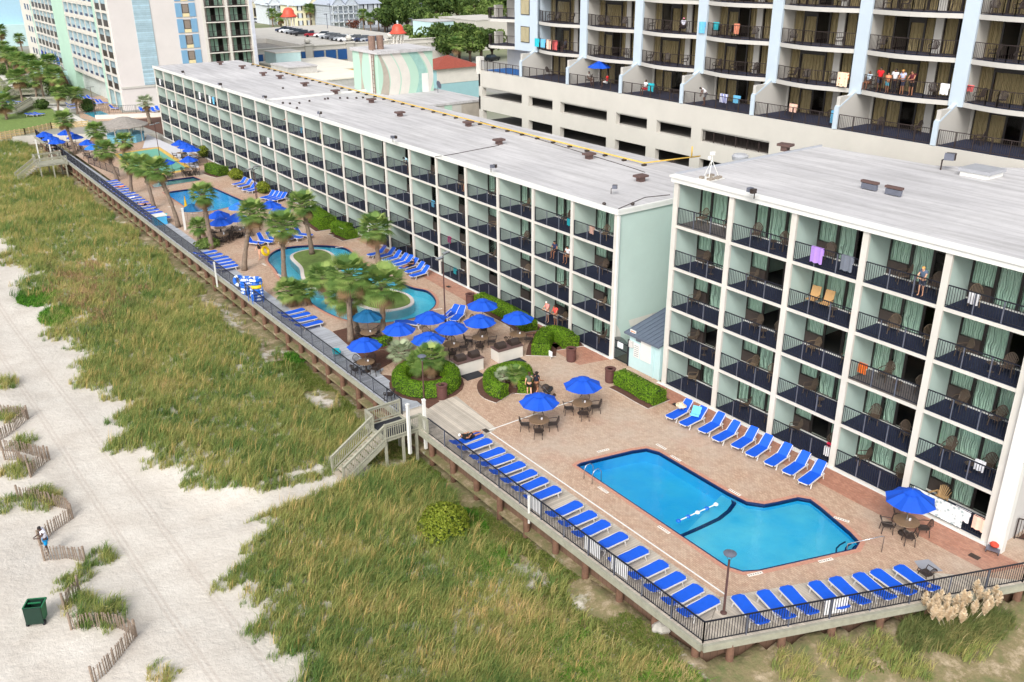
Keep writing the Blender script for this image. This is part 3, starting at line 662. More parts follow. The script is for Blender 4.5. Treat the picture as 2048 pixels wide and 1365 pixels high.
for L, m, z in (([(29.4, 137.3), (36.1, 138.4), (35.3, 120.0), (28.6, 119.4)], yellow, .006), ([(29.9, 136.6), (35.5, 137.5), (34.7, 120.9), (29.2, 120.4)], mat('green_court', S(110, 176, 156), .8, .08), .012), ([(33.9, 139), (37.6, 150), (38.4, 128), (36.2, 121), (35.5, 121.5), (36.2, 138.6)], mat('pale_court', S(206, 206, 212), .8, .05), .004)):
    b.prism(L, z-.003, z, m, bottom=False)
struct(b.build('painted_court'))
# fence along the sea side
fn = thing('seaside_fence', 'long black picket fence along the boardwalk above the dunes', 'fence', (23.28, 90, .01)); O = fn.location.copy()
railing_mb([Vector((23.28, 159, .01))-O, Vector((23.28, 43.9, .01))-O], 1.07, railm, railp, .13, .018, 1.85).build('railing', fn)
fn = thing('pool_fence', 'black picket fence with grey posts round the near pool deck corner', 'fence', (23.28, 19.14, .01)); O = fn.location.copy()
b = railing_mb([Vector((23.28, 40.8, .01))-O, Vector((23.28, 19.14, .01))-O], 1.07, railm, railp, .125, .02, 1.85); b.build('railing', fn)
b = railing_mb([Vector((23.28, 19.14, .01))-O, Vector((37.64, 13.42, .01))-O, Vector((50, 8.55, .01))-O], 1.07, railm, railp, .125, .02, 1.85); b.build('railing', fn)
sg = MB(); sg.box(0, .02, -.55, .55, .2, .95, towel_w); sgm = sg.mesh('fence_sign')
for i, (c_, x, y, s) in enumerate([('H', 1150, 320, 'nearest the stair platform'), ('H', 1470, 580, 'halfway along the loungers'), ('H', 1645, 690, 'nearest the deck corner')]):
    p = K(c_, x, y, .5); tag(ob('fence_sign', sgm, None, (23.33, p.y, .01)), 'white notice panel hung inside the black pool fence, '+s, 'sign', 'fence notices')
p = K('I', 925, 900, .5); dd = Vector((14.36, -5.72, 0)).normalized(); t_ = (p-Vector((23.28, 19.14, 0))).dot(dd); q = Vector((23.28, 19.14, .01))+dd*t_
tag(ob('fence_sign', sgm, None, q+Vector((.02, .06, 0)), math.atan2(dd.y, dd.x)-math.pi/2), 'white notice panel on the end fence behind the row of eight loungers', 'sign', 'fence notices')
t_ = 19.3; q = Vector((23.28, 19.14, .01))+dd*17.2
tag(ob('fence_sign', sgm, None, q+Vector((.02, .06, 0)), math.atan2(dd.y, dd.x)-math.pi/2), 'white notice panel on the end fence right of the pampas grass', 'sign', 'fence notices')
# black fence beyond the building end and stair well
fe = thing('stairwell_railing', 'black railing guarding the mulch bed at the right end of the hotel block', 'railing', (40.6, 15.3, 0))
railing_mb([(0, 0, 0), (1.6, -3.6, 0)], 1.15, railb, railb, .13, .022, 2).build('railing', fe); b = MB(); b.prism([(.2, -.1), (4, -.1), (4, -4), (1.8, -3.6)], .005, .06, mulch); b.build('mulch_bed', fe)
# inner fences near the court
for nm, a_, c_, lb in (('court_fence', ('A', 1010, 1000), ('A', 1215, 965), 'thin black fence between the wading pool and the painted court'), ('court_fence', ('A', 520, 960), ('A', 700, 1035), 'thin black fence by the palms beside the wading pool')):
    p, q = K(*a_), K(*c_); f_ = thing(nm, lb, 'fence', p); railing_mb([(0, 0, 0), q-p], 1.1, railm, railm, .16, .018, 2).build('railing', f_)
# wooden stairs and platform to the beach
st = thing('beach_stairs', 'weathered wooden platform and stairs from the pool deck down to the sand', 'stairs', (20.9, 41.7, 0))
b = MB(); b.box(0, 2.28, 0, 2.3, -.16, .0, wood_g); b.build('platform', st); b = MB(); b.box(.2, 2.1, .15, 1.1, .002, .02, rubber); b.box(.2, 2.1, 1.2, 2.1, .002, .02, rubber); b.build('rubber_mat', st)
b = MB(); NS = 9
for k in range(NS): b.box(-.31*(k+1), -.31*k+.03, .05, 1.35, -.2*(k+1)-.05, -.2*(k+1), wood)
for y in (.0, 1.38):
    b.bar((0, y, -.2), (-.31*NS, y, -.2*NS-.15), .06, wood_g, .28)
b.build('tread', st)
def wrail(pts, h=1.0):
    b = MB()
    for a_, c_ in zip(pts, pts[1:]):
        a_, c_ = Vector(a_), Vector(c_); U = Vector((0, 0, 1)); b.bar(a_+U*h, c_+U*h, .13, wood_g, .05); b.bar(a_+U*(h-.12), c_+U*(h-.12), .04, wood_g, .09); b.bar(a_+U*.12, c_+U*.12, .04, wood_g, .09)
        n = max(2, int((c_-a_).length/.14))
        for k in range(1, n): p = a_.lerp(c_, k/n); b.bar(p+U*.1, p+U*(h-.1), .035, wood_g)
    for p in pts: b.bar(Vector(p)-Vector((0, 0, .25)), Vector(p)+Vector((0, 0, h+.06)), .1, wood_g)
    return b
wrail([(2.28, 2.3, 0), (.0, 2.3, 0), (0, 1.45, 0), (-2.8, 1.45, -1.8)]).build('handrail', st)
wrail([(2.28, -.05, 0), (.0, -.05, 0), (-2.8, -.05, -1.8)]).build('handrail', st)
for x, y in ((.05, .05), (1.2, .05), (2.1, .05), (.05, 2.2), (1.2, 2.2), (2.1, 2.2)): MB().bar((x, y, -2.6), (x, y, -.16), .14, wood_g).build('support_post', st)
wr = thing('ramp_railing', 'grey wooden railing between stair platform and black pool fence', 'railing', (23.25, 41.6, 0)); wrail([(0, 0, 0), (0, -.8, 0)]).build('handrail', wr)
SHP = Proto(thing('shower_post', '', 'post')); MB().box(-.08, .08, -.08, .08, -1.2, 2.0, white2).build('post', SHP.o); MB().box(-.1, .1, -.1, .1, 2.0, 2.08, white2).build('cap', SHP.o); MB().tube([(-.08, 0, 1.8), (-.3, 0, 1.85), (-.34, 0, 1.75)], .02, alum).build('shower_head', SHP.o)
SHP((22.3, 41.35, 0), .3, 'white square shower post on the platform side of the beach stairs', 'shower posts'); SHP((23.35, 40.2+1.1, 0), 0, 'white square shower post at the deck end of the ramp railing', 'shower posts')
SHP((23.15, 33.9-3.1, 0), 0, 'short white post outside the black fence by the sixth lounger', 'shower posts', .5)
# ================= furniture =================
def lounger_proto(back, name_lab='blue sling lounger'):
    t = thing('sun_lounger', name_lab, 'sun lounger')      # foot end at +x, head at -x
    L, Wd, h = 1.98, .66, .34; bx = -.42; ca, sa = math.cos(back), math.sin(back); bl = .78
    b = MB(); n = 8; top = []
    xs = [L/2-.0, L/2-.12, .2, bx]; hw = [Wd/2-.14, Wd/2, Wd/2, Wd/2]
    vs = []
    for x, q, zz in zip(xs, hw, (h+.01, h+.015, h-.005, h)): vs += [(x, -q, zz), (x, q, zz)]
    vs2 = [(x, y, z-.02) for x, y, z in vs]; k = len(vs)
    fs = [(2*i, 2*i+1, 2*i+3, 2*i+2) for i in range(3)]
    b.add(vs+vs2, fs+[tuple(a+k for a in f[::-1]) for f in fs]+[(2*i, 2*i+2, 2*i+2+k, 2*i+k) for i in range(3)]+[(2*i+1, 2*i+1+k, 2*i+3+k, 2*i+3) for i in range(3)]+[(0, k, k+1, 1)], sling); b.build('bed', t)
    b = MB(); pts = [(bx-.02, Wd/2), (bx-.02-bl*ca*.85, Wd/2), (bx-.02-bl*ca, Wd/2-.12)]; vs = []
    for i, (x, q) in enumerate(pts): zz = h+abs(x-bx+.02)/max(ca, .01)*sa; vs += [(x, -q, zz), (x, q, zz)]
    vs2 = [(x+.02*sa, y, z-.02) for x, y, z in vs]; k = 6; fs = [(2*i, 2*i+1, 2*i+3, 2*i+2) for i in range(2)]
    b.add(vs+vs2, fs+[tuple(a+k for a in f[::-1]) for f in fs]+[(2*i, 2*i+2, 2*i+2+k, 2*i+k) for i in range(2)]+[(2*i+1, 2*i+1+k, 2*i+3+k, 2*i+3) for i in range(2)]+[(4, 5, 5+k, 4+k)], sling); b.build('backrest', t)
    b = MB()
    for s in (-1, 1):
        b.bar((L/2-.1, s*(Wd/2+.015), h-.03), (-.72, s*(Wd/2+.015), h-.03), .045, lframe, .06)
        b.bar((bx, s*(Wd/2-.02), h-.02), (bx-bl*ca, s*(Wd/2-.05), h-.03+bl*sa), .04, lframe)
        if sa > .1: b.bar((bx-bl*ca*.6, s*.25, h+bl*sa*.6-.03), (-.7, s*.25, h-.03), .03, lframe)
    b.bar((L/2-.02, -.26, h-.03), (L/2-.02, .26, h-.03), .045, lframe, .06); b.bar((-.72, -.34, h-.03), (-.72, .34, h-.03), .045, lframe)
    b.build('frame', t)
    lm = MB().bar((0, 0, 0), (-.1, 0, h-.03), .05, lframe).mesh('leg')
    for x in (.62, -.58):
        for s in (-1, 1): ob('leg', lm, t, (x+.1 if x > 0 else x-.1, s*(Wd/2+.02), 0), 0 if x > 0 else math.pi)
    return Proto(t)
LF = lounger_proto(R(16)); LU = lounger_proto(R(42)); LM = lounger_proto(R(60))
def place_l(pr, px, ang, lab, grp, z=.3):
    p = px if isinstance(px, Vector) else P(*px, z); return pr((p.x, p.y, .012), ang, lab, grp)
G1 = 'blue loungers along the near pool fence'
HX = 23.42+.98
fy = [K('E', 830, 1262, .35).y, K('E', 868, 1300, .35).y]+[K('H', *q, .35).y for q in [(935, 10), (997, 45), (1062, 90), (1130, 138), (1200, 183), (1278, 232), (1400, 325), (1478, 382), (1556, 440), (1660, 510), (1780, 592), (1900, 672), (2000, 742)]]+[K('I', *q, .35).y for q in [(142, 820), (243, 880)]]
for i, y in enumerate(fy):
    place_l(LF, Vector((HX+.12, y+.12, 0)), random.uniform(-.05, .03)+.02, ('blue sling lounger under the reclining person, far end of pool fence row' if i == 0 else 'empty blue sling lounger backed to the pool fence, %s from the corner lamp post' % nth(16-i)), G1)
G2 = 'blue loungers along the diagonal end fence'
ft = [K('I', *q, .35) for q in [(365, 850), (512, 822), (645, 798), (812, 770), (932, 745), (1068, 722), (1168, 702), (1305, 678)]]
hd = [K('I', *q, .6) for q in [(470, 940), (618, 905), (755, 882), (930, 850), (1055, 825), (1200, 798), (1315, 775), (1450, 750)]]
for i, (a_, c_) in enumerate(zip(ft, hd)):
    d_ = (a_-c_); d_.z = 0; d_.normalize(); cc = a_-d_*.98; place_l(LF, cc, math.atan2(d_.y, d_.x), 'empty blue lounger backed to the diagonal fence, %s to the right of corner lamp' % nth(i), G2)
G3 = 'blue loungers along the hotel block'
ctr = [(1358, 824), (1386, 838), (1423, 851), (1452, 868), (1489, 881), (1518, 897), (1556, 915), (1592, 932), (1624, 951)]
for i, q in enumerate(ctr):
    lab = ['blue lounger with black and white beach bag, inland row', 'blue lounger draped with turquoise and white towel, inland row'][i] if i < 2 else 'empty blue lounger with raised back by the hotel block, %s from the towel draped one' % nth(i-2)
    place_l(LU, q, math.atan2(-.14, -1)+random.uniform(-.06, .06), lab, G3, .38)
G4 = 'blue loungers by the right side of the river pool'
for i, q in enumerate([(215, 192), (268, 203), (303, 222), (340, 238), (372, 250), (402, 268), (437, 290), (465, 312)]):
    place_l(LU, K('E', *q, .38), math.atan2(-.14, -1)+random.uniform(-.06, .06), 'blue lounger between river pool and mint wing, %s from the far end' % nth(i), G4)
for i, q in enumerate([(1490, 128), (1552, 118), (1606, 108), (1668, 100), (1722, 94), (1776, 82)]):
    place_l(LM, K('D', *q, .4), R(-62)+random.uniform(-.1, .1), 'blue lounger with steep raised back beyond the river pool, %s from the left' % nth(i), 'upright loungers beyond the river pool')
for i, q in enumerate([(1208, 192), (1240, 210), (1275, 226), (1292, 243), (1312, 258), (1328, 276)]):
    place_l(LF, K('D', *q, .35), random.uniform(-.04, .04), 'blue lounger on the grey boardwalk opposite the river pool, %s from the far end' % nth(i), 'six loungers on the grey boardwalk')
for i, q in enumerate([(1712, 538), (1742, 560), (1782, 583), (1815, 610)]):
    place_l(LF, K('D', *q, .35), random.uniform(-.04, .04), 'blue lounger on the grey boardwalk just past the inflated tubes, %s of four' % nth(i), 'four loungers past the tubes')
for i in range(17):
    y = K('A', 632, 1063, .35).y+(K('A', 945, 1278, .35).y-K('A', 632, 1063, .35).y)*i/16
    place_l(LF, Vector((24.35, y, 0)), random.uniform(-.05, .05), 'blue lounger on the boardwalk beside the far rectangular pool, %s from the far end' % nth(i), 'loungers beside the far pool')
for i, q in enumerate([(1400, 1070), (1432, 1082), (1458, 1102), (1490, 1108), (1565, 1148), (1590, 1152), (1612, 1158), (1636, 1160)]):
    place_l(LU, K('A', *q, .38), R(200), 'blue lounger by shrubs along the far mint wing, %s from the far end' % nth(i), 'loungers along the far mint wing')
for i, q in enumerate([(575, 562), (640, 552), (690, 560), (430, 600), (345, 612)]):
    place_l(LU, K('E', *q, .38), R([150, 200, 215, 120, 60][i]), 'blue lounger among the umbrella tables near the brown lamp post, ' + ['left of the post', 'right of the post', 'outermost by the river pool', 'beside the palm', 'partly under a palm frond'][i], 'loose loungers among the tables')
for i, q in enumerate([(468, 572), (490, 568), (512, 578), (532, 574), (560, 605), (585, 600), (606, 600), (668, 632), (415, 612), (425, 632)]):
    place_l(LU, K('A', *q, .38), R(-60 if i < 8 else 20), 'small blue lounger at the foot of the far white hotel, %s of ten' % nth(i), 'loungers below the far hotel')
for i, q in enumerate([(185, 690), (210, 688), (235, 684), (75, 622), (100, 612), (40, 562)]):
    place_l(LF, K('A', *q, -.2), R(-50), 'blue lounger on the far lawn beside the walkway, %s from the right' % nth(5-i), 'loungers on the far lawn')
for i, q in enumerate([(830, 645), (870, 640), (900, 648), (925, 640)]):
    place_l(LU, K('A', *q, .38), R(-90), 'blue lounger behind the feathery palm by the far hotel, %s from the left' % nth(i), 'loungers behind the feathery palm')

# patio chair: seat, curved back, arms, legs
def chair_proto(nm, m, hback=.9, fan=False, simple=False, lab=''):
    t = thing(nm, lab, 'chair')      # faces +x
    b = MB(); b.prism([(.25, -.24), (.25, .24), (-.2, .22), (-.25, .1), (-.25, -.1), (-.2, -.22)], .4, .44, m); b.build('seat', t)
    b = MB(); n = 8
    arc = [(-.24-.03*math.sin(math.pi*k/n), -.25+.5*k/n) for k in range(n+1)]
    for k in range(n+1):
        x, y = arc[k]; hh = .44+(hback-.44)*math.sin(math.pi*(k+1.2)/(n+2.4))**.6
        b.bar((x+.02, y*.85, .43), (x-.1, y*(1.1 if fan else 1), hh), .045 if fan else .02, m, .012)
    tp = [(x-.1, y*(1.1 if fan else 1), .44+(hback-.44)*math.sin(math.pi*(k+1.2)/(n+2.4))**.6) for k, (x, y) in enumerate(arc)]
    b.tube(tp, .022, m, 5); b.build('backrest', t)
    for s in (-1, 1):
        b = MB(); b.tube([(-.3, s*.24, .68), (-.05, s*.29, .66), (.22, s*.28, .63), (.27, s*.25, .42)], .022, m, 5); b.build('armrest', t)
    if simple:
        b = MB(); [b.bar((x, y, 0), (x*.85, y*.9, .41), .04, m) for x in (.25, -.28) for y in (-.24, .24)]; b.build('leg_frame', t)
    else:
        for x in (.25, -.28):
            for y in (-.24, .24): MB().bar((x, y, 0), (x*.85, y*.9, .41), .035, m).build('leg', t)
    return Proto(t)
PC = chair_proto('patio_chair', wick_dark); BC = chair_proto('balcony_chair', mesh_brown, 1.0, True); BC2 = chair_proto('balcony_chair', mat('cane', S(122, 104, 84), .6, .2, 10), .95)
TC = chair_proto('balcony_chair', ped, .95, True)
def table_proto():
    t = thing('patio_table', '', 'table'); b = MB(); b.lathe([(.03, .71), (.58, .71), (.61, .72), (.6, .74), (.3, .745), (.03, .745)], tabletop, 24); b.build('tabletop', t)
    b = MB(); b.lathe([(.3, 0), (.28, .04), (.07, .08), (.05, .4), (.07, .66), (.2, .705)], ped, 10)
    b.build('pedestal', t, True); b = MB(); b.box(-.05, .05, -.03, .03, .747, .87, towel_w); b.build('card_holder', t, loc=(.12, -.1, 0))
    return Proto(t)
TB_ = table_proto()
def umb_proto(m, R_=1.2, zt=2.42, n=8, closed=False):
    t = thing('patio_umbrella', '', 'umbrella')
    if closed:
        b = MB(); b.lathe([(.12, 1.1), (.2, 1.3), (.12, 1.9), (.05, 2.5), (.02, 2.6)], m, 8); b.build('canopy', t)
    else:
        b = MB(); rings = [(R_, zt-.53), (R_*.75, zt-.36), (R_*.5, zt-.2), (R_*.16, zt-.02)]; vs = []
        for r, z in rings:
            for k in range(n*2):
                a = math.pi*k/n; q = r*(1 if k % 2 == 0 else math.cos(math.pi/n)*.97); vs.append((q*math.cos(a), q*math.sin(a), z-(0 if k % 2 == 0 else .05*r)))
        N2 = n*2; fs = [(i*N2+k, i*N2+(k+1) % N2, (i+1)*N2+(k+1) % N2, (i+1)*N2+k) for i in range(3) for k in range(N2)]
        b.add(vs, fs, m); v2 = [(x, y, z-.13) for x, y, z in vs[:N2]]
        b.add(vs[:N2]+v2, [(k, k+N2, (k+1) % N2+N2, (k+1) % N2) for k in range(0)], m); b.build('canopy', t)
        b = MB(); vs = [(r*math.cos(math.pi*(k)/4), r*math.sin(math.pi*k/4), z) for r, z in ((R_*.36, zt-.075), (.03, zt+.07)) for k in range(8)]
        b.add(vs, [(k, (k+1) % 8, (k+1) % 8+8, k+8) for k in range(8)], m); b.build('vent_cap', t)
        b = MB()
        for k in range(8): a = math.pi*k/4; b.bar((.03, 0, zt-.03) if 0 else (.04*math.cos(a), .04*math.sin(a), zt-.05), (R_*.98*math.cos(a), R_*.98*math.sin(a), zt-.56), .02, alum)
        b.build('rib', t)
    MB().tube([(0, 0, .02), (0, 0, zt+.12 if not closed else 2.72)], .022, alum, 8).build('pole', t)
    return Proto(t)
UB = umb_proto(canopy); UL = umb_proto(canopy_l, 1.25); UD = umb_proto(canopy_d, 1.15); UC = umb_proto(canopy, closed=True); UY = umb_proto(yel2, closed=True)
sets = [(('E', 150, 830), 'on the grey boardwalk beside the near palms', (0, 60, 150, 250)), (('E', 1165, 1170), 'nearest the near pool and painted line', (15, 100, 190, 290)), (('E', 1418, 1070), 'on the open brick beyond the painted line', (0, 110, 200, 290)),
 (('E', 1040, 668), 'against the long clipped hedge', (30, 150, 270)), (('E', 655, 728), 'just behind the barbecue island on the left', (20, 100, 200, 300)), (('E', 820, 687), 'in the middle of the umbrella cluster', (10, 100, 190, 280)), (('E', 530, 667), 'beside the brown lamp post', (40, 160)), (('E', 350, 735), 'beside the palm trunk and silver fan palm', (60, 200)),
 (('I', 1360, 415), 'alone at the right end by the ground floor patio', (10, 95, 185, 275)), (('E', 520, 795), 'half hidden behind the left barbecue island', (40, 200)), (('E', 835, 590), 'at the tip of the long hedge', (60, 200))]
for i, ((c_, x, y), s, angs) in enumerate(sets):
    p = K(c_, x, y, .74); p.z = .012
    TB_(p, 0, 'round bronze patio table '+s, 'round patio tables'); UB(p, random.random(), 'open royal blue umbrella '+s, 'blue patio umbrellas')
    for j, a in enumerate(angs):
        a = R(a+40); PC(p+Vector((math.cos(a)*.82, math.sin(a)*.82, 0)), a+math.pi, 'dark wicker chair, %s, %s' % (nth(j), s), 'chairs round the patio tables')
far = [('A', 258, 785), ('A', 292, 805), ('A', 330, 825), ('A', 382, 775), ('A', 438, 798), ('A', 510, 832), ('A', 1050, 835), ('A', 1088, 852), ('A', 1118, 870), ('A', 1102, 930), ('A', 966, 945), ('A', 1278, 1252), ('A', 1290, 1292), ('A', 1385, 1268), ('A', 1580, 1192), ('A', 1635, 1226), ('A', 1402, 1202), ('A', 545, 858)]
for i, (c_, x, y) in enumerate(far):
    p = K(c_, x, y, 2.15); p.z = .012; s = '%s of the far umbrellas counted from the farthest' % nth(i)
    if x in (1402, 545): UL(p, 0, 'light blue umbrella, '+s, 'far umbrellas'); continue
    UB(p, random.random(), 'royal blue umbrella, '+s, 'far umbrellas'); TB_(p, 0, 'bronze table under umbrella, '+s, 'round patio tables')
    for j in range(3): a = 1+2.1*j+i; PC(p+Vector((math.cos(a)*.82, math.sin(a)*.82, 0)), a+math.pi, 'dark chair, %s at the table of the %s far umbrella' % (nth(j), nth(i)), 'chairs at the far tables')
for i, (c_, x, y) in enumerate([('A', 1105, 990), ('D', 1300, 80), ('D', 1415, 50)]):
    p = K(c_, x, y, .74); p.z = .012; s = ['in front of the painted court fence', 'left of the far upright loungers', 'behind the leaning palm'][i]; TB_(p, 0, 'bare round bronze table '+s, 'round patio tables')
    for j in range(4): a = .6+1.57*j; PC(p+Vector((math.cos(a)*.82, math.sin(a)*.82, 0)), a+math.pi, 'dark chair, %s at the bare table %s' % (nth(j), s), 'chairs at the far tables')
p = K('E', 158, 555, 2.1); p.z = .012; UD(p, 0, 'dark teal umbrella in the shade of the big palms', 'blue patio umbrellas'); TB_(p, 0, 'round bronze table under the dark teal umbrella', 'round patio tables')
for j in range(4): a = .3+1.57*j; PC(p+Vector((math.cos(a)*.82, math.sin(a)*.82, 0)), a+math.pi, 'dark chair under the teal umbrella, %s of four' % nth(j), 'chairs round the patio tables')
p = K('A', 1100, 1290); UY(p, 0, 'closed yellow umbrella left of the far rectangular pool'); p = K('A', 1140, 1330); UD(p, 0, 'turquoise blue umbrella beside the closed yellow one')
PC(K('E', 290, 1055, 0), 2.2, 'dark chair alone against the fence near the stair platform', 'chairs round the patio tables')
PC(K('I', 1510, 780, 0)+Vector((-.1, .3, 0)), 1.3, 'dark chair against the fence above the pampas grass', 'chairs round the patio tables')
# trash cans
t = thing('trash_can', '', 'trash can'); b = MB(); b.lathe([(.31, 0), (.3, .06), (.33, .08), (.34, .84), (.37, .9)], trashm, 20); b.build('slatted_body', t)
b = MB(); b.lathe([(.37, .9), (.38, .96), (.31, .98), (.2, .965), (.19, .8), (.05, .78)], trashm, 20); b.build('rim', t); MB().lathe([(.05, .781), (.19, .781)], ped, 12).build('liner', t)
TR = Proto(t)
for (c_, x, y), s in ((('E', 605, 1050), 'beside the lamp post and ring shaped hedge'), (('E', 1360, 830), 'at the tip of the hedge near the iron gate'), (('E', 1588, 952), 'at the left end of the clipped hedge by the shed'), (('E', 768, 503), 'at the far end of the long hedge'), (('A', 745, 560), 'by the far hotel wall')):
    TR(K(c_, x, y)+Vector((0, .15, .01)), 0, 'brown slatted round trash can '+s, 'brown trash cans')
# lamp posts
def lamp_proto(hh, double):
    t = thing('lamp_post', '', 'lamp post'); MB().tube([(0, 0, 0), (0, 0, hh)], [.055, .045], rustpole, 8).build('pole', t); MB().lathe([(.15, 0), (.15, .03), (.07, .08)], rustpole, 10).build('base', t)
    if double:
        for s in (-1, 1): MB().bar((0, 0, hh-.06), (s*.35, s*.12, hh-.02), .05, alum).build('arm', t); MB().box(-.33, .33, -.13, .13, -.05, .05, alum).build('lamp_head', t, loc=(s*.62, s*.2, hh))
    else:
        MB().lathe([(.05, hh), (.16, hh+.25), (.17, hh+.28)], glass, 10).build('lantern_glass', t); MB().lathe([(.17, hh+.28), (.26, hh+.3), (.28, hh+.34), (.1, hh+.42)], railp, 16).build('lamp_cap', t)
    return Proto(t)
L1 = lamp_proto(2.75, False); L2 = lamp_proto(6.4, True)
L1(K('I', 290, 955), 0, 'brown lamp post with round cap at the deck corner', 'round cap lamp posts'); L1(K('E', 492, 1058), 0, 'brown lamp post with round cap at the ring shaped hedge', 'round cap lamp posts')
L2(K('E', 620, 700), .35, 'tall lamp post with two flat heads among the umbrella tables', 'twin head lamp posts'); L2(K('D', 1522, 60), .35, 'tall lamp post with two heads beyond the palms by the river pool', 'twin head lamp posts')
L2(K('A', 945, 985), .35, 'tall lamp post with two heads beside the painted court', 'twin head lamp posts', .9); L2(K('A', 560, 690), .35, 'tall lamp post at the small pool below the far hotel', 'twin head lamp posts', .8)
L2(K('A', 1510, 1190), .35, 'tall lamp post by the shrubs along the far mint wing', 'twin head lamp posts', .6)
# barbecue islands
t = thing('barbecue_island', '', 'barbecue'); MB().box(-.5, .5, -1.0, 1.0, 0, .85, white).build('counter_base', t); MB().box(-.55, .55, -1.05, 1.05, .85, .9, brownvent).build('countertop', t)
for s in (-1, 1):
    g_ = MB(); g_.box(-.28, .28, -.33, .33, 0, .18, ped); g_.build('grill', t, loc=(0, s*.55, .9)); o = kids(t)[-1] if 0 else None
    b = MB(); n = 8; vs = [(x*1, y, z) for y in (-.33, .33) for x, z in [(.28*math.cos(math.pi*k/n), .18+.24*math.sin(math.pi*k/n)) for k in range(n+1)]]
    b.add(vs, [(k, k+1, k+n+2, k+n+1) for k in range(n)]+[tuple(range(n+1)), tuple(range(n+1, 2*n+2))[::-1]], ped); b.build('grill_lid', t, loc=(0, s*.55, .9))
    MB().bar((-.3, -.2, .1), (-.3, .2, .1), .03, alum).build('handle', t, loc=(0, s*.55, .98))
b = MB(); b.box(-.52, -.505, -.1, .1, .3, .62, tile_d); b.box(-.525, -.521, -.04, .04, .36, .56, towel_w); b.build('usage_sign', t)
BQ = Proto(t)
for (c_, x, y), s, mx in ((('E', 745, 905), 'left of two, behind the ring shaped hedge', (775, 912)), (('E', 980, 830), 'right of two, behind the curved hedge', (1020, 832))):
    p = K(c_, x, y); BQ(p+Vector((.35, .55, .01)), R(-92), 'white barbecue island with two black grills, '+s, 'barbecue islands')
    q = K('E', *mx); tag(MB().box(-.7, .7, -.5, .5, .006, .025, rubber).build('rubber_mat', loc=q, rz=-.02), 'black rubber mat, barbecue island '+s, 'mat', 'barbecue mats')
# tubes stack
rk = thing('tube_rack', 'slim metal rack holding blue and white inflated tubes by the seaside fence', 'rack', K('D', 1500, 480)); 
for dx, dy in ((-.45, -.45), (.45, -.45), (.45, .45), (-.45, .45)): MB().tube([(dx, dy, 0), (dx, dy, 1.9)], .025, vinylb, 6).build('post', rk)
def torus(R_, r, m1, m2, stripe=False):
    b = MB(); n, k = 20, 8
    for i in range(n):
        for j in range(k):
            vs = []
            for (ii, jj) in ((i, j), (i+1, j), (i+1, j+1), (i, j+1)):
                a, c = 2*math.pi*ii/n, 2*math.pi*jj/k; vs.append(((R_+r*math.cos(c))*math.cos(a), (R_+r*math.cos(c))*math.sin(a), r*math.sin(c)))
            b.add(vs, [(0, 1, 2, 3)], m2 if (i//2) % 3 == 0 and j < 4 else m1)
    return b.mesh('inflated_tube', True)
tm1, tm2 = torus(.4, .15, vinylb, vinylw), torus(.4, .15, yel2, yel2)
base = K('D', 1508, 470)
for k in range(7):
    o = ob('inflated_tube', tm2 if k == 4 else tm1, None, base+Vector((random.uniform(-.06, .06), random.uniform(-.06, .06), .16+.27*k)), random.random()*6)
    tag(o, ('yellow' if k == 4 else 'blue and white')+' inflated swim ring, %s from the bottom of the right stack' % nth(k), 'swim ring', 'stacked swim rings')
b2 = K('D', 1450, 430)
for k in range(5):
    tag(ob('inflated_tube', tm1, None, b2+Vector((0, 0, .16+.27*k)), random.random()*6), 'blue and white inflated swim ring, %s from the bottom of the left stack' % nth(k), 'swim ring', 'stacked swim rings')
o = tag(ob('inflated_tube', tm1, None, K('D', 1400, 358, .75)), 'blue swim ring tilted on its side left of both stacks', 'swim ring', 'stacked swim rings'); o.rotation_euler = (.9, .2, 0)
# luggage cart
p = K('I', 1868, 590); t = thing('luggage_cart', 'small grey folding cart with red bundle by the right end wall', 'cart', p, .3)
b = MB(); [b.tube([(.25, s*.28, .1), (.25, s*.28, 1.05), (.2, s*.2, 1.12), (.2, 0, 1.14)], .018, railp) for s in (-1, 1)]; b.build('handle', t); b = MB(); b.box(-.35, .3, -.28, .28, .16, .2, railp); [b.bar((-.35, s*.28, .05), (-.35, s*.28, .4), .03, railp) for s in (-1, 1)]; b.build('platform', t)
MB().blob((0, 0, .34), (.22, .22, .15), mat('red_bundle', S(200, 70, 50)), 8, 6, .1).build('bundle', t)
for x in (-.3, .25):
    for y in (-.26, .26): MB().tube([(x, y-.02, .07), (x, y+.02, .07)], .07, ped, 10).build('wheel', t)
# folding wheelchair-like stroller is with its people; towels and bags
def towel(p, m, lab, w_=.6, h_=.75, rz=0, flat=False):
    b = MB(); n = 6
    if flat: vs = [(x, y, .03*math.sin(k*2.1)+(.12*abs(x)/.5)) for k in range(n+1) for x, y in ((-w_/2+w_*k/n, -h_/2), (-w_/2+w_*k/n, h_/2))]
    else: vs = [(-.05-.02*math.sin(k*1.9), -w_/2+w_*k/n, z) for k in range(n+1) for z in (1.1, 1.1-h_-.03*math.sin(k*2.3))]
    b.add(vs, [(2*k, 2*k+2, 2*k+3, 2*k+1) for k in range(n)], m); 
    if not flat: b.add([(.06+v[0]*.2, v[1], v[2] if i % 2 == 0 else 1.1-h_*.45) for i, v in enumerate(vs)], [(2*k, 2*k+2, 2*k+3, 2*k+1) for k in range(n)], m)
    return tag(b.build('towel', loc=p, rz=rz), lab, 'towel')
def bal(bld, i, f, y=.5, x=0, dz=.02):
    if bld == 'R': return Vector((RX+x, RY+RB*i+RB*y, RZ[f]+dz))
    if bld == 'L': return Vector((LX+x, LY+LB*i+LB*y, LZ[f]+dz))
    if bld == 'T': return Vector((TX+x, TY+TB*i+TB*y, TZ[f]+dz))
    return Vector((TX-1.9+x, TY+TB*i+TB*y, 14.0+dz))
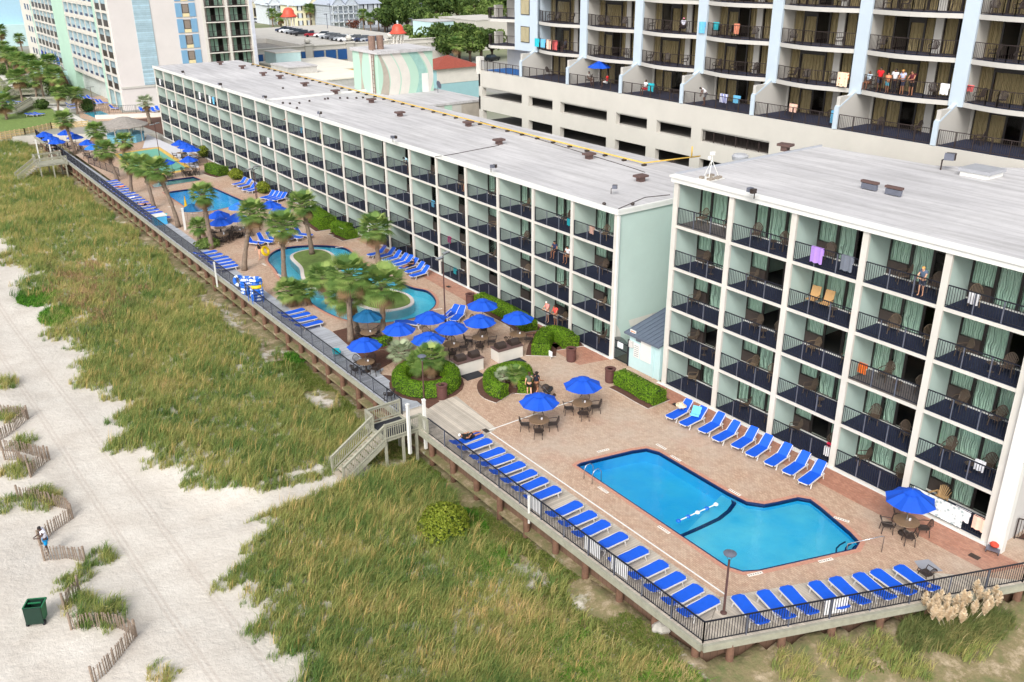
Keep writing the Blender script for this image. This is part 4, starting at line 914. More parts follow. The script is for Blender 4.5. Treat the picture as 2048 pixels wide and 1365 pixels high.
towel(bal('R', 2, 4, .62), towel_l, 'lilac towel hung over the top floor rail of the hotel block', .75, .85)
towel(bal('R', 2, 4, .2), towel_g, 'dark grey towel hung over the same rail as the lilac towel', .7, .8)
towel(bal('R', 0, 0, .3), towel_w, 'white towel on the ground floor patio rail at the right end', .8, .6); towel(bal('R', 0, 0, .1), towel_p, 'off white towel at the very end of the patio rail', .6, .7)
b = MB(); N_ = NT('patterned_cloth'); v_ = N_.pos(); vo_ = N_.n('TexVoronoi'); vo_.inputs['Scale'].default_value = 5; N_.l(v_, vo_.inputs[0]); N_.col(N_.ramp(vo_.outputs[0], [(.25, S(168, 186, 190)), (.45, S(232, 234, 236))])); 
b.box(-.1, -.07, -1.5, 1.15, .1, 1.12, N_.m); tag(b.build('patterned_cloth', loc=bal('R', 0, 0, .62)), 'white leaf patterned cloth covering the ground floor patio rail', 'cloth')
BN = ['ground', 'second', 'third', 'fourth', 'top']
for bld, i, f, y, m, s in (('L', 17, 3, .3, towel_b, 'blue and white towel'), ('L', 22, 3, .5, towel_w, 'small white towel'), ('L', 21, 2, .5, towel_w, 'white towel'), ('L', 17+0, 3, .6, towel_w, 'white towel'), ('L', 13, 2, .35, towel_w, 'white towel flung'), ('L', 18, 3, .5, towel_w, 'narrow white towel')):
    towel(bal(bld, i, f, y), m, '%s, %s floor rail, long wing, %s bay from near end' % (s, ['ground', 'second', 'third', 'fourth'][f], nth(i)), .7, .9)
for k, (m, s) in enumerate(((towel_t, 'turquoise'), (towel_b, 'sky blue'), (towel_p, 'peach'), (towel_r, 'coral'))): towel(bal('T', 6, 0, .88-.13*k, -.55), m, s+' towel in the row of four on the lowest tower balcony', .75, .8+.1*(k > 1))
N_ = NT('dotted_cloth'); v_ = N_.pos(); vo_ = N_.n('TexVoronoi'); vo_.inputs['Scale'].default_value = 4.5; vo_.inputs['Randomness'].default_value = .2; N_.l(v_, vo_.inputs[0]); N_.col(N_.ramp(vo_.outputs[0], [(.3, S(240, 110, 60)), (.38, S(250, 220, 190))]))
towel(bal('T', 2, 0, .12, -.4), N_.m, 'cream towel with orange dots on a tower balcony rail', .9, 1.0); towel(bal('T', 1, 0, .1, -.35), towel_w, 'white towel at the right end of the rail beside the group of people', .6, .7)
towel(bal('T', 3, 1, .98, -.2), towel_b, 'blue towel at the left end of a second level tower rail', .7, .9); towel(bal('T', 3, 1, .84, .3), towel_t, 'turquoise towel over a chair on a second level tower balcony', .6, .6); towel(bal('T', 3, 1, .55, .3), mat('salmon_towel', S(236, 150, 120), .95), 'salmon towel over a chair on the second level tower balcony', .55, .8)
towel(bal('P', 5, 0, .12, 1), towel_t, 'turquoise towel over a chair beside the terrace umbrella', .9, .6); towel(bal('P', 4, 0, .6, .8), towel_t, 'turquoise patterned towel on the terrace left of the sunbed', .7, .7)
N_ = NT('striped_cloth'); v_ = N_.pos(); s_ = N_.n('SeparateXYZ'); N_.l(v_, s_.inputs[0]); N_.col(N_.ramp(N_.math('FRACT', N_.math('MULTIPLY', s_.outputs[1], 6)), [(.45, S(40, 70, 180)), (.5, S(240, 240, 245))]))
towel(bal('P', 3, 0, .5, .9), N_.m, 'blue and white striped towel over a terrace chair', .8, .7); towel(bal('P', 3, 0, .33, 1), towel_b, 'sky blue towel over the next terrace chair', .7, .6); towel(bal('P', 2, 0, .6, 1), towel_p, 'pink and white towel over a chair, third terrace from the right', .7, .6); towel(bal('P', 2, 0, .1, .8), towel_b, 'sky blue towel at the right end of a terrace', .5, .9)
towel(bal('T', 0, 0, .93, .2), towel_r, 'red towel bundle on the rightmost lowest tower balcony', .7, .4)
UB(bal('P', 5, 0, .58, 1.2), 0, 'bright blue umbrella on the tower terrace', 'blue patio umbrellas', .95)
# towels and bags on loungers
def near(pt): return P(*pt, .38)
towel(near(ctr[1])+Vector((.45, .2, .25)), towel_b, 'turquoise and white towel spread on the second inland lounger', .7, .55, .4, True).rotation_euler = (0, -.7, .42)
N_ = NT('patterned_bag'); v_ = N_.pos(); vo_ = N_.n('TexVoronoi'); vo_.inputs['Scale'].default_value = 9; N_.l(v_, vo_.inputs[0]); N_.col(N_.ramp(vo_.outputs[0], [(.2, S(40, 36, 40)), (.4, S(236, 214, 180))]))
tag(MB().blob((0, 0, .16), (.3, .34, .2), N_.m, 9, 6, .18).build('beach_bag', loc=near(ctr[0])+Vector((.3, .15, .12))), 'black and cream patterned beach bag on the first inland lounger', 'bag')
for q, m, s in (((702, 1095), mat('orange_towel', S(240, 130, 90), .95), 'orange towel on a lounger beside the far pool'), ((762, 1160), towel_w, 'white towel on a lounger beside the far pool'), ((950, 1262), towel_t, 'turquoise towel on the last lounger by the far pool'), ((905, 1270), towel_l, 'pinkish towel two loungers before the far boardwalk end')):
    towel(K('A', *q, .4), m, s, 1.0, .5, 0, True)
t = thing('towel_cabinet', 'white and light blue towel cabinet by the fence beyond the far pool', 'cabinet', K('A', 938, 1310), 0); MB().box(-.6, .6, -.6, .6, 0, .9, mat('light_blue_panel', S(80, 180, 230))).build('body', t); MB().box(-.65, .65, -.65, .65, .9, .96, white2).build('top', t)
t = thing('toy_chair', 'folding beach chair heaped with turquoise and red towels by the fence', 'chair', K('D', 1975, 800), 1); MB().box(-.28, .28, -.26, .26, .3, .34, towel_t).build('seat', t); MB().bar((-.28, 0, .34), (-.5, 0, .85), .5, towel_t, .03).build('backrest', t); MB().blob((.05, 0, .42), (.22, .2, .12), towel_r, 8, 5, .2).build('towel_heap', t)
for x in (-.25, .25):
    for y in (-.24, .24): MB().bar((x, y, 0), (-x*.6, y, .32), .03, alum).build('leg', t)
# balcony chairs
n_ = 0
for i in range(RN):
    for f in range(5):
        if (i, f) == (0, 0): continue
        pr = BC if (i*5+f) % 4 else BC2
        base_l = '%s floor, hotel block, %s bay from the right' % (BN[f], nth(i))
        if (i, f) != (2, 3):
            pr(bal('R', i, f, random.uniform(.62, .82), random.uniform(1.1, 1.5)), math.pi+random.uniform(-.9, .5), 'rounded brown armchair, left side of balcony, '+base_l, 'armchairs on the hotel block')
            if random.random() < .7: pr(bal('R', i, f, random.uniform(.16, .3), random.uniform(1.0, 1.4)), math.pi+random.uniform(-.5, 1.0), 'rounded brown armchair, right side of balcony, '+base_l, 'armchairs on the hotel block')
st_ = thing('side_table', '', 'side table'); MB().lathe([(.02, .42), (.22, .42), (.24, .45), (.02, .46)], mesh_brown, 12).build('top', st_); MB().lathe([(.16, 0), (.03, .05), (.03, .42)], mesh_brown, 8).build('pedestal', st_); ST = Proto(st_)
for i in range(RN):
    for f in range(1, 5):
        if (i+f) % 2: ST(bal('R', i, f, .42, .8), 0, 'small round table, %s floor balcony, hotel block, %s bay from the right' % (BN[f], nth(i)), 'small balcony tables')
t = thing('tan_sling_chair', '', 'chair'); tan_ = mat('tan_sling', S(206, 164, 112), .8, .06, 6)
MB().box(-.26, .26, -.27, .27, .4, .43, tan_).build('seat', t); MB().bar((-.25, 0, .42), (-.45, 0, 1.05), .54, tan_, .03).build('backrest', t)
for s in (-1, 1): MB().tube([(.3, s*.3, 0), (.26, s*.3, .6), (-.3, s*.3, .62), (-.4, s*.3, 0)], .018, ped).build('side_frame', t)
TN = Proto(t)
for y, s in ((.8, 'leftmost of three'), (.6, 'middle of three'), (.15, 'rightmost of three')): TN(bal('R', 2, 3, y, 1.2), math.pi+.2*y, 'tan sling chair, %s on a fourth floor balcony' % s, 'tan sling chairs')
t = thing('slatted_chair', 'light wood fan back chair on the ground floor patio at the right end', 'chair', bal('R', 0, 0, .72, 1.1), math.pi-.3); lw = mat('light_wood', S(190, 156, 112), .7, .15, 6)
MB().box(-.25, .3, -.3, .3, .32, .36, lw).build('seat', t)
b = MB(); [b.bar((-.24, .07*k, .36), (-.42, .12*k, 1.0-.02*k*k), .055, lw, .02) for k in range(-3, 4)]; b.build('backrest', t)
for s in (-1, 1): MB().box(-.3, .38, s*.34-.05, s*.34+.05, .55, .58, lw).build('armrest', t); MB().bar((.3, s*.32, 0), (.3, s*.32, .56), .06, lw).build('leg', t); MB().bar((-.3, s*.32, 0), (-.28, s*.32, .56), .06, lw).build('leg', t)
for i in range(LN):
    for f in range(4):
        lb_ = '%s floor balcony, long wing, %s bay from near end' % (['ground', 'second', 'third', 'fourth'][f], nth(i))
        pr = [BC, BC2][(i+f) % 2]
        if (i, f) not in ((1, 2), (2, 0), (3, 0)) and random.random() < (.95 if i < 9 else .6): pr(bal('L', i, f, random.uniform(.45, .6), random.uniform(1.0, 1.5)), math.pi+random.uniform(-.6, .6), 'rounded brown armchair, '+lb_, 'armchairs on the long wing')
        if i < 9 and random.random() < .6: pr(bal('L', i, f, random.uniform(.12, .25), random.uniform(1.0, 1.5)), math.pi+random.uniform(-.6, .9), 'second brown armchair by the door, '+lb_, 'armchairs on the long wing')
for i in range(7):
    for f in range(3):
        for q, s in ((.82, 'left'), (.6, 'middle'), (.3, 'right')):
            if random.random() < .85: TC(bal('T', i, f, q+random.uniform(-.05, .05), random.uniform(.1, .6)), math.pi+random.uniform(-1, 1), 'dark armchair at the %s of a tower balcony, level %s, %s bay from the right' % (s, ['one', 'two', 'three'][f], nth(i)), 'armchairs on the tower')
    for q, s in ((.75, 'left'), (.3, 'right')): TC(bal('P', i, 0, q+random.uniform(-.08, .08), random.uniform(1.4, 2.6)), random.uniform(0, 6), 'dark armchair on the %s of the tower terrace, %s bay from the right' % (s, nth(i)), 'armchairs on the tower')

for bld, i, f, y, x, m, s in (('R', 1, 2, .86, .5, orange, 'orange towel over a chair on the bare floored third floor balcony'), ('L', 4, 1, .8, .5, mat('magenta_cloth', S(210, 40, 130), .9), 'magenta folding chair cloth on a second floor balcony of the long wing'), ('L', 4, 0, .6, .4, towel_t, 'turquoise bag hung by the ground floor rail of the long wing'), ('L', 5, 2, .4, .6, towel_b, 'blue and white beach chair cloth on a third floor balcony of the long wing'),
 ('R', 2, 0, .14, .6, mat('hot_pink_cloth', S(240, 50, 90), .9), 'hot pink towel over a chair on a ground floor patio of the hotel block'), ('R', 2, 0, .1, .15, towel_w, 'small white and black shirt hung on the ground floor patio rail'), ('R', 0, 1, .3, .7, towel_w, 'white and black towel on a second floor balcony at the right end'), ('R', 0, 4, .72, .5, towel_w, 'white folded towel on the top floor balcony at the right end'),
 ('L', 1, 3, .2, .5, towel_t, 'turquoise towel by the door of a near top floor balcony'), ('L', 0, 3, .66, .5, towel_p, 'pale pink towel on a chair of the nearest top floor balcony'), ('L', 11, 3, .3, .3, towel_b, 'pale blue towel on a far top floor balcony of the long wing'), ('L', 10, 3, .3, .5, mat('lime_cloth', S(196, 216, 130), .9), 'pale lime cloth on a top floor balcony halfway along the long wing')):
    o = towel(bal(bld, i, f, y, x, -.2), m, s, .5, .55)
# ================= ground, plants =================
XG = np.arange(-40, 62, .5); YG = np.concatenate([np.arange(-6, 160, .5), np.arange(160, 760, 6)])
def ghz(X, Y):
    z = -2.05+.18*math.sin(X*.31+Y*.07)*math.cos(Y*.13)+.1*math.sin(X*.9+1.3)*math.sin(Y*.45)
    if 9.5 < X < 22 and not (41 < Y < 44): z += .35*min(1, (X-9.5)/3)*min(1, (22-X)/2)*(.6+.4*math.sin(Y*.2+X*.35))
    if Y < 34:
        e = 19.1-(X-23.2)*.4; q = min(1, max(0, (X-19)/4)) if Y > 19 else max(0, 1-max(0, e-Y)/7)
        z += q*min(1, (34-Y)/14)*1.15
    if X > 23.6 and Y > 19.1-(X-23.2)*.4+.6: z = min(z, -1.9)-.3
    if Y > 150: z += min(1.0, (Y-150)/15)*.9*(1 if X > 14 else max(0, (X-9)/5))
    if X > 60: z = -3
    return z
vs = []; nx, ny = len(XG), len(YG)
for y in YG:
    for x in XG: vs.append((x, y, ghz(x, y)+(.0 if y > 160 else .03*math.sin(x*5.1+y*2.3)*math.sin(y*4.7-x))))
fs = [(j*nx+i, j*nx+i+1, (j+1)*nx+i+1, (j+1)*nx+i) for j in range(ny-1) for i in range(nx-1)]
b = MB(); b.add(vs, fs, sand, .5); struct(b.build('sand_beach', smooth=True))
def m_inland():
    N = NT('inland_ground'); v = N.pos(); N.col(N.ramp(N.noise(v, .02, 3), [(.4, S(150, 148, 142)), (.55, S(128, 132, 104)), (.7, S(110, 120, 84))])); N.rough(.95); return N.m
b = MB(); b.prism([(39.3, -40), (1800, -40), (1800, 1800), (-300, 1800), (-300, 700), (14, 330), (16, 168), (18.6, 161.4), (24.4, 160.2), (39.3, 150.5)], -2.2, -.02, m_inland(), concrete); struct(b.build('inland_ground'))
# --- dune grass (one mass of blades)
def frac(a): return a-np.floor(a)
def gmask(X, Y):
    if X > 22.4-.5*math.sin(Y*.6)-(max(0, 34-Y)*.03 if Y > 22 else .4) or Y > 163: return 0
    e = 9.7+.9*math.sin(Y*.55)+.6*math.sin(Y*1.7+1)
    if Y < 41.2: e = 9.8+.5*math.sin(Y*1.3)+max(0, (Y-37)*.75)+.5*math.sin(Y*3)
    if 41.3+(X-14)*.03 < Y < 43.2+.25*math.sin(X)+max(0, (14-X))*1.0: return 0
    d = X-e
    if d < -1.4: return 0
    m = 1 if d > .6 else max(0, .28+.5*d)
    if X > 20.8 and 22 < Y < 36: m *= .12+.25*(math.sin(X*3+Y*2) > .3)
    if X > 21.2+.4*math.sin(Y*.8) and 48 < Y < 78: m *= .08
    return m
rg = np.random.default_rng(3)
def clump_mesh(name, spots, m, hmin, hmax, nb, wd, lean=.35, wind=(.25, -.1), curve=.55):
    S_ = np.array(spots); n = len(S_)
    if n == 0: return None
    base = np.repeat(S_[:, :3], nb, 0); hs_ = np.repeat(S_[:, 3], nb); rn = np.repeat(S_[:, 4], nb); N_ = n*nb
    base[:, :2] += rg.normal(0, .09, (N_, 2)); h = rg.uniform(hmin, hmax, N_)*hs_; a = rg.uniform(0, 6.283, N_); l = np.abs(rg.normal(0, lean, N_))
    dx = np.cos(a)*l+wind[0]; dy = np.sin(a)*l+wind[1]; wa = rg.uniform(0, 3.14, N_); wx = np.cos(wa)*wd*.5; wy = np.sin(wa)*wd*.5
    V = np.zeros((N_, 5, 3)); 
    for k, (t, q) in enumerate(((0, 1), (.55, .8))):
        V[:, 2*k] = base+np.stack([dx*h*t*t-wx*q, dy*h*t*t-wy*q, h*t*(1-.1*t)], 1); V[:, 2*k+1] = base+np.stack([dx*h*t*t+wx*q, dy*h*t*t+wy*q, h*t*(1-.1*t)], 1)
    ln_ = np.sqrt(dx**2+dy**2); V[:, 4] = base+np.stack([dx*h*1.1, dy*h*1.1, h*np.clip(1-curve*ln_, .25, 1)], 1)
    me = bpy.data.meshes.new(name); me.vertices.add(N_*5); me.vertices.foreach_set('co', V.ravel().astype(np.float32))
    o = np.arange(N_)*5; li = np.stack([o, o+1, o+3, o+2, o+2, o+3, o+4], 1).ravel().astype(np.int32)
    me.loops.add(len(li)); me.loops.foreach_set('vertex_index', li); me.polygons.add(N_*2)
    ls = (np.repeat(np.arange(N_)*7, 2)+np.tile([0, 4], N_)).astype(np.int32); me.polygons.foreach_set('loop_start', ls); me.update(calc_edges=True); me.validate()
    at = me.attributes.new('rnd', 'FLOAT', 'FACE'); at.data.foreach_set('value', np.repeat(np.clip(rn+rg.normal(0, .16, N_), 0, 1), 2).astype(np.float32))
    me.materials.append(m); return me
def m_grass(name, stops):
    N = NT(name); a = N.n('Attribute', attribute_name='rnd'); v = N.pos(); n1 = N.noise(v, .17, 3, .6)
    f = N.math('ADD', N.math('MULTIPLY', a.outputs['Fac'], .62), N.math('MULTIPLY', N.math('SUBTRACT', N.math('MULTIPLY', n1, 2.0), .66), .6)); c = N.ramp(f, stops); N.col(c); N.rough(.7); N.b.inputs['Specular IOR Level'].default_value = .2
    tl = N.n('BsdfTranslucent'); N.l(c, tl.inputs[0]); mx = N.n('MixShader'); mx.inputs[0].default_value = .3; N.l(N.b.outputs[0], mx.inputs[1]); N.l(tl.outputs[0], mx.inputs[2]); N.l(mx.outputs[0], N.out.inputs[0]); return N.m
gm = m_grass('dune_grass', [(.03, S(70, 108, 50)), (.25, S(112, 142, 78)), (.5, S(146, 156, 88)), (.72, S(172, 172, 104)), (.9, S(192, 178, 118)), (1, S(204, 182, 136))])
spots = []
for (y0, y1, den) in ((9, 26, 34), (26, 44, 30), (44, 75, 22), (75, 163, 13)):
    n = int(den*(y1-y0)*15)
    for _ in range(n):
        X, Y = random.uniform(7.8, 22.6), random.uniform(y0, y1)
        if random.random() < gmask(X, Y): spots.append((X, Y, ghz(X, Y)-.03, random.uniform(.6, 1.1)*(.95+.3*math.sin(X*.8+1.7*math.sin(Y*.35))*math.cos(Y*.5+X*.4)), min(1, max(0, random.gauss(.53+.22*math.sin(Y*.9+X*1.7)*math.sin(X*.6-Y*.4), .28)))))
me = clump_mesh('dune_grass', spots, gm, .4, 1.05, 15, .03)
stuff(ob('dune_grass', me), 'thick tawny and green dune grass covering the sand between beach and boardwalk', 'grass')
# taller straw seed heads
sh_ = [s for s in spots if random.random() < .075]
sm = m_grass('sea_oat_stalk', [(.1, S(196, 168, 104)), (.9, S(222, 190, 130))])
me = clump_mesh('sea_oats', [(x, y, z, h, r) for x, y, z, h, r in sh_], sm, .9, 1.4, 4, .028, .18, (.2, -.05), .3)
stuff(ob('sea_oats', me), 'straw coloured sea oat stalks standing above the dune grass', 'grass')
# low green creeping patches and brown patch
lm_ = m_grass('ground_cover', [(.1, S(70, 122, 40)), (.5, S(96, 148, 50)), (.9, S(132, 160, 70))])
sp2 = []
for (cx_, cy_, r_, n) in ((10.4, 80, 1.3, 260), (10.0, 86, 1.6, 260), (21.3, 34.5, 1.2, 200), (20.5, 31, 1.0, 120), (21.4, 18.5, 1.3, 200), (20, 16.5, 1.5, 220), (22.2, 15.5, 1.2, 150), (23, 60, .6, 60), (33.9, 14, .5, 40), (19.6, 24, 1.6, 150)):
    for _ in range(n): a = random.random()*6.28; r = r_*math.sqrt(random.random()); X, Y = cx_+r*math.cos(a), cy_+r*1.6*math.sin(a); sp2.append((X, Y, ghz(X, Y)-.02, random.uniform(.4, .9), random.random()))
stuff(ob('ground_cover', clump_mesh('ground_cover', sp2, lm_, .3, .75, 16, .06, .8, (0, 0))), 'low bright green creeping plants at the edges of the dune grass', 'ground cover')
# short lawn strip below the bulkhead
sp3 = []
for _ in range(20000):
    X, Y = random.uniform(20.3, 23.2), random.uniform(20, 60)
    if math.sin(X*1.3+Y*.5)+.6*math.sin(Y*1.1-X) > -.5: sp3.append((X, Y, ghz(X, Y)-.02, random.uniform(.5, 1), random.random()))
for _ in range(2600):
    X, Y = random.uniform(24, 40), random.uniform(9, 18)
    if Y < 17.6-(X-24)*.4 and math.sin(X*.9)+math.sin(Y*2+X*.5) > .5: sp3.append((X, Y, ghz(X, Y)-.02, random.uniform(.5, 1), random.random()))
stuff(ob('short_grass', clump_mesh('short_grass', sp3, m_grass('short_grass', [(.1, S(84, 112, 44)), (.6, S(122, 136, 66)), (.95, S(160, 148, 96))]), .08, .2, 10, .04, .5, (0, 0))), 'short worn grass at the foot of the bulkhead', 'grass')
sp4 = []
for _ in range(2600):
    X, Y = random.uniform(10.5, 19), random.uniform(70, 98); q = math.hypot((X-14.3)/3.4, (Y-84)/11)+.35*math.sin(X*1.9+Y*.4)+.3*math.sin(Y*.9-X)
    if random.random() > q-.1: sp4.append((X, Y, ghz(X, Y)+.05, random.uniform(.5, 1.1), random.random()))
stuff(ob('brown_weeds', clump_mesh('brown_weeds', sp4, m_grass('brown_weed', [(.1, S(124, 120, 78)), (.5, S(164, 134, 102)), (.9, S(190, 156, 124))]), .45, .9, 8, .04, .5, (.1, 0))), 'patch of reddish brown withered weeds amid the dune grass', 'weeds')
# individual beach tussocks
tus = [(('G', 90, 130), 1.0, 'behind the farthest bent fence'), (('G', 230, 300), 1.2, 'inside the bent fence behind the stooping man'), (('G', 40, 330), .8, 'left of the bent fence behind the stooping man'), (('G', 600, 640), .9, 'at the end of the straight fence by the man'), (('G', 450, 740), .8, 'between the man and the green bin'), (('G', 380, 800), .6, 'just above the short fence by the bin'), (('G', 600, 980), 1.2, 'inside the angled fence right of the bin'), (('G', 470, 920), .9, 'left inside the angled fence'), (('G', 950, 1320), .7, 'alone at the bottom of the beach'), (('D', 40, 960), 1.0, 'at the left picture edge among fences'), (('D', 60, 1150), .9, 'between the two left edge fences'), (('D', 130, 1310), .9, 'by the lowest left edge fence'), (('I', 1650, 1110), 1.25, 'in front of the pampas plumes'), (('I', 1000, 1240), 1.0, 'in the sand below the end fence'), (('I', 1350, 1260), .9, 'right of the big tuft below the end fence'), (('I', 700, 1290), .9, 'left of the big tuft below the end fence'), (('I', 1180, 1150), .8, 'on the sand below the row of eight loungers'), (('G', 1700, 1160), .6, 'at the ragged dune edge near the bottom')]
def gz0(c_, x, y):
    p = K(c_, x, y, -2.0)
    for _ in range(4): p = K(c_, x, y, ghz(p.x, p.y))
    return p
def tuft(c_, x, y, s, lab, nm='grass_tuft', m=gm, n=34, nb=14, h=(.5, 1.0), wd=.03, cat='grass tuft', grp='grass tufts on the beach'):
    p = K(c_, x, y, -2.0); 
    for _ in range(3): p = K(c_, x, y, ghz(p.x, p.y))
    sp = []
    for _ in range(int(n*s*s)): a = random.random()*6.28; r = .75*s*math.sqrt(random.random()); sp.append((r*math.cos(a), r*1.3*math.sin(a), -.05, s*random.uniform(.6, 1.1)*(1.15-.5*r), random.random()))
    return tag(ob(nm, clump_mesh(nm, sp, m, h[0], h[1], nb, wd, .4), None, p), lab, cat, grp)
for (c_, x, y), s, lab in tus: tuft(c_, x, y, s*1.15, 'tuft of dune grass '+lab)
# pampas grass
pgl = m_grass('pampas_leaf', [(.1, S(78, 100, 54)), (.6, S(118, 130, 76)), (.95, S(158, 150, 100))]); sp = []
pc = gz0('I', 1640, 1060)
for _ in range(320): a = random.random()*6.28; r = math.sqrt(random.random()); sp.append((2.7*r*math.cos(a)+.0, 1.1*r*math.sin(a)-1.0*r*math.cos(a)*.9, -.05, random.uniform(.7, 1.1)*(1.2-.5*r), random.random()))
pg = tag(ob('pampas_grass', clump_mesh('pampas_grass', sp, pgl, .7, 1.3, 18, .03, .45), None, pc), 'large pampas grass clump with cream plumes below the end fence', 'pampas grass')
b0 = pg.location; pl = [(1485, 830), (1470, 870), (1530, 880), (1560, 860), (1600, 880), (1590, 930), (1540, 920), (1650, 890), (1690, 860), (1720, 870), (1680, 930), (1640, 950), (1690, 970), (1560, 960), (1770, 800), (1790, 840), (1830, 860), (1880, 830), (1900, 870), (1850, 900), (1520, 950), (1610, 960), (1760, 920), (1500, 910), (1825, 925)]
for (x, y) in pl:
    q = K('I', x, y, .3+random.uniform(-.1, .15))
    f0 = Vector((b0.x+(q.x-b0.x)*.35, b0.y+(q.y-b0.y)*.35, b0.z)); b = MB(); b.tube([f0-b0, f0.lerp(q, .6)-b0, q-b0], .008, plume, 3)
    for k in range(130):
        t = random.random(); w_ = .17*math.sin(math.pi*min(1, t*.85+.12)); a = random.random()*6.28; c_ = q-b0+Vector((.05*t, 0, -.4+.7*t)); d_ = Vector((math.cos(a)*w_, math.sin(a)*w_, .09)); s_ = Vector((-math.sin(a), math.cos(a), 0))*.035
        b.add([c_-s_, c_+s_, c_+d_+s_*.6, c_+d_-s_*.6], [(0, 1, 2, 3)], plume)
    b.build('plume', pg, rnd=True)

# --- leaf scattering on shapes
def leafquads(b, pts, m, size, jit=.5):
    for p, n in pts:
        n = (Vector(n)+Vector((random.uniform(-jit, jit), random.uniform(-jit, jit), random.uniform(-jit, jit)))).normalized(); t = n.orthogonal().normalized(); t = Matrix.Rotation(random.random()*6.28, 3, n) @ t; u = n.cross(t); s = size*random.uniform(.6, 1.2); p = Vector(p)
        b.add([p-t*s, p-u*s*.6, p+t*s, p+u*s*.6], [(0, 1, 2, 3)], m)
hcore = mat('hedge_core', S(46, 66, 22), .95, .2, 4)
def hedge(path, w_, h, lab, grp='clipped hedges', closed=False, dens=420, bed=True):
    P_ = [Vector((p[0], p[1], 0)) for p in path]; c = sum(P_, Vector())/len(P_); o = thing('hedge', lab, 'hedge', (c.x, c.y, .01), 0, grp); pts = []; core = MB(); n = len(P_); segs = [(P_[i], P_[(i+1) % n]) for i in range(n if closed else n-1)]
    sects = []
    for i, p in enumerate(P_):
        a = P_[(i-1) % n] if (closed or i) else P_[0]; d = (P_[(i+1) % n] if (closed or i < n-1) else P_[-1])-a; d.normalize(); sects.append((p-c, Vector((-d.y, d.x, 0))))
    prof = [(-.5, .12), (-.52, .5), (-.46, .85), (-.25, 1.0), (0, 1.04), (.25, 1.0), (.46, .85), (.52, .5), (.5, .12)]
    vs = [p+nn*q*w_*.92+Vector((0, 0, z*h*.95)) for p, nn in sects for q, z in prof]; k = len(prof); m_ = len(sects)
    fs = [(i*k+j, i*k+j+1, ((i+1) % m_)*k+j+1, ((i+1) % m_)*k+j) for i in range(m_ if closed else m_-1) for j in range(k-1)]
    if not closed: fs += [tuple(range(k)), tuple(range((m_-1)*k, m_*k))[::-1]]
    core.add(vs, fs, hcore); core.build('hedge_core', o)
    for i in range(m_ if closed else m_-1):
        (p0, n0), (p1, n1) = sects[i], sects[(i+1) % m_]; L = (p1-p0).length
        for _ in range(int(L*(w_+2*h)*dens)):
            t = random.random(); s = random.random()*(k-1); j = int(s); fz = s-j; q = prof[j][0]*(1-fz)+prof[j+1][0]*fz; z = prof[j][1]*(1-fz)+prof[j+1][1]*fz; nn = n0.lerp(n1, t)
            pp = p0.lerp(p1, t)+nn*q*w_+Vector((0, 0, z*h+random.uniform(-.02, .05))); nz = 1 if abs(q) < .4 else .2; pts.append((pp, nn*q*2+Vector((0, 0, nz))))
    if not closed:
        for (p, nn), sg in ((sects[0], -1), (sects[-1], 1)):
            d = Vector((nn.y, -nn.x, 0))*sg
            for _ in range(int(w_*h*dens)): q = random.uniform(-.5, .5); z = random.uniform(.1, 1); pts.append((p+nn*q*w_+Vector((0, 0, z*h))+d*.05, d))
    b = MB(); leafquads(b, pts, hedge_l, .05); b.build('foliage', o, rnd=True)
    if bed:
        bb = MB()
        for i in range(m_ if closed else m_-1): pass
        poly = [(p+nn*(w_*.5+.4)) for p, nn in sects]+([] if closed else [(p-nn*(w_*.5+.4)) for p, nn in sects[::-1]])
        bb.prism([(v.x, v.y) for v in poly], 0, .05, mulch, concrete); bb.build('mulch_bed', o)
    return o
def smooth(pts, n=4):
    o = []
    for i in range(len(pts)-1):
        p = [Vector(pts[max(0, i-1)][:2]), Vector(pts[i][:2]), Vector(pts[i+1][:2]), Vector(pts[min(len(pts)-1, i+2)][:2])]
        for j in range(n): t = j/n; o.append(tuple(.5*((2*p[1])+(p[2]-p[0])*t+(2*p[0]-5*p[1]+4*p[2]-p[3])*t*t+(3*p[1]-p[0]-3*p[2]+p[3])*t**3)))
    return o+[tuple(pts[-1][:2])]
kp = lambda c_, L, z=.45: [tuple(K(c_, *q, z)[:2]) for q in L]
hedge(smooth(kp('E', [(1640, 925), (1720, 965), (1800, 1010), (1870, 1045)])), 1.15, 1.0, 'long clipped hedge against the hotel block beside the shed')
hedge(smooth(kp('E', [(820, 465), (900, 500), (990, 545), (1070, 590), (1110, 625)])), 1.2, .95, 'long straight hedge running toward the river pool by the mint wing')
hedge(smooth(kp('E', [(1175, 765), (1190, 700), (1230, 665), (1300, 680), (1350, 720)])), 1.3, .95, 'curved hook shaped hedge near the iron gate')
ring_c = K('E', 505, 925, .45)
hedge([(ring_c.x+1.75*math.cos(t), ring_c.y+1.9*math.sin(t)) for t in [2*math.pi*k/18 for k in range(18)]], .95, .95, 'ring shaped hedge around palms next to the stair ramp', closed=True)
hedge(smooth(kp('E', [(1080, 985), (1090, 900), (1040, 875), (960, 885), (880, 920), (890, 980), (960, 1010)])), .85, .95, 'horseshoe hedge in the middle of the brick plaza')
hedge(smooth(kp('E', [(0, 60), (40, 75), (70, 90)])), 1.3, 1.0, 'rounded hedge beside the mint wing behind the white sign'); hedge(smooth(kp('A', [(1830, 1260), (1890, 1300), (1920, 1320)], .5)), 1.9, 1.4, 'big rounded hedge beside the mint wing above the river pool')
hedge(smooth(kp('A', [(1960, 1330), (2040, 1345)], .5)), 1.4, 1.1, 'low rounded hedge right of the big rounded hedge')
hedge(smooth(kp('A', [(1230, 985), (1270, 1000), (1310, 1010)], .5)), 1.6, 1.2, 'rounded hedge by the court at the far mint wing', dens=200)
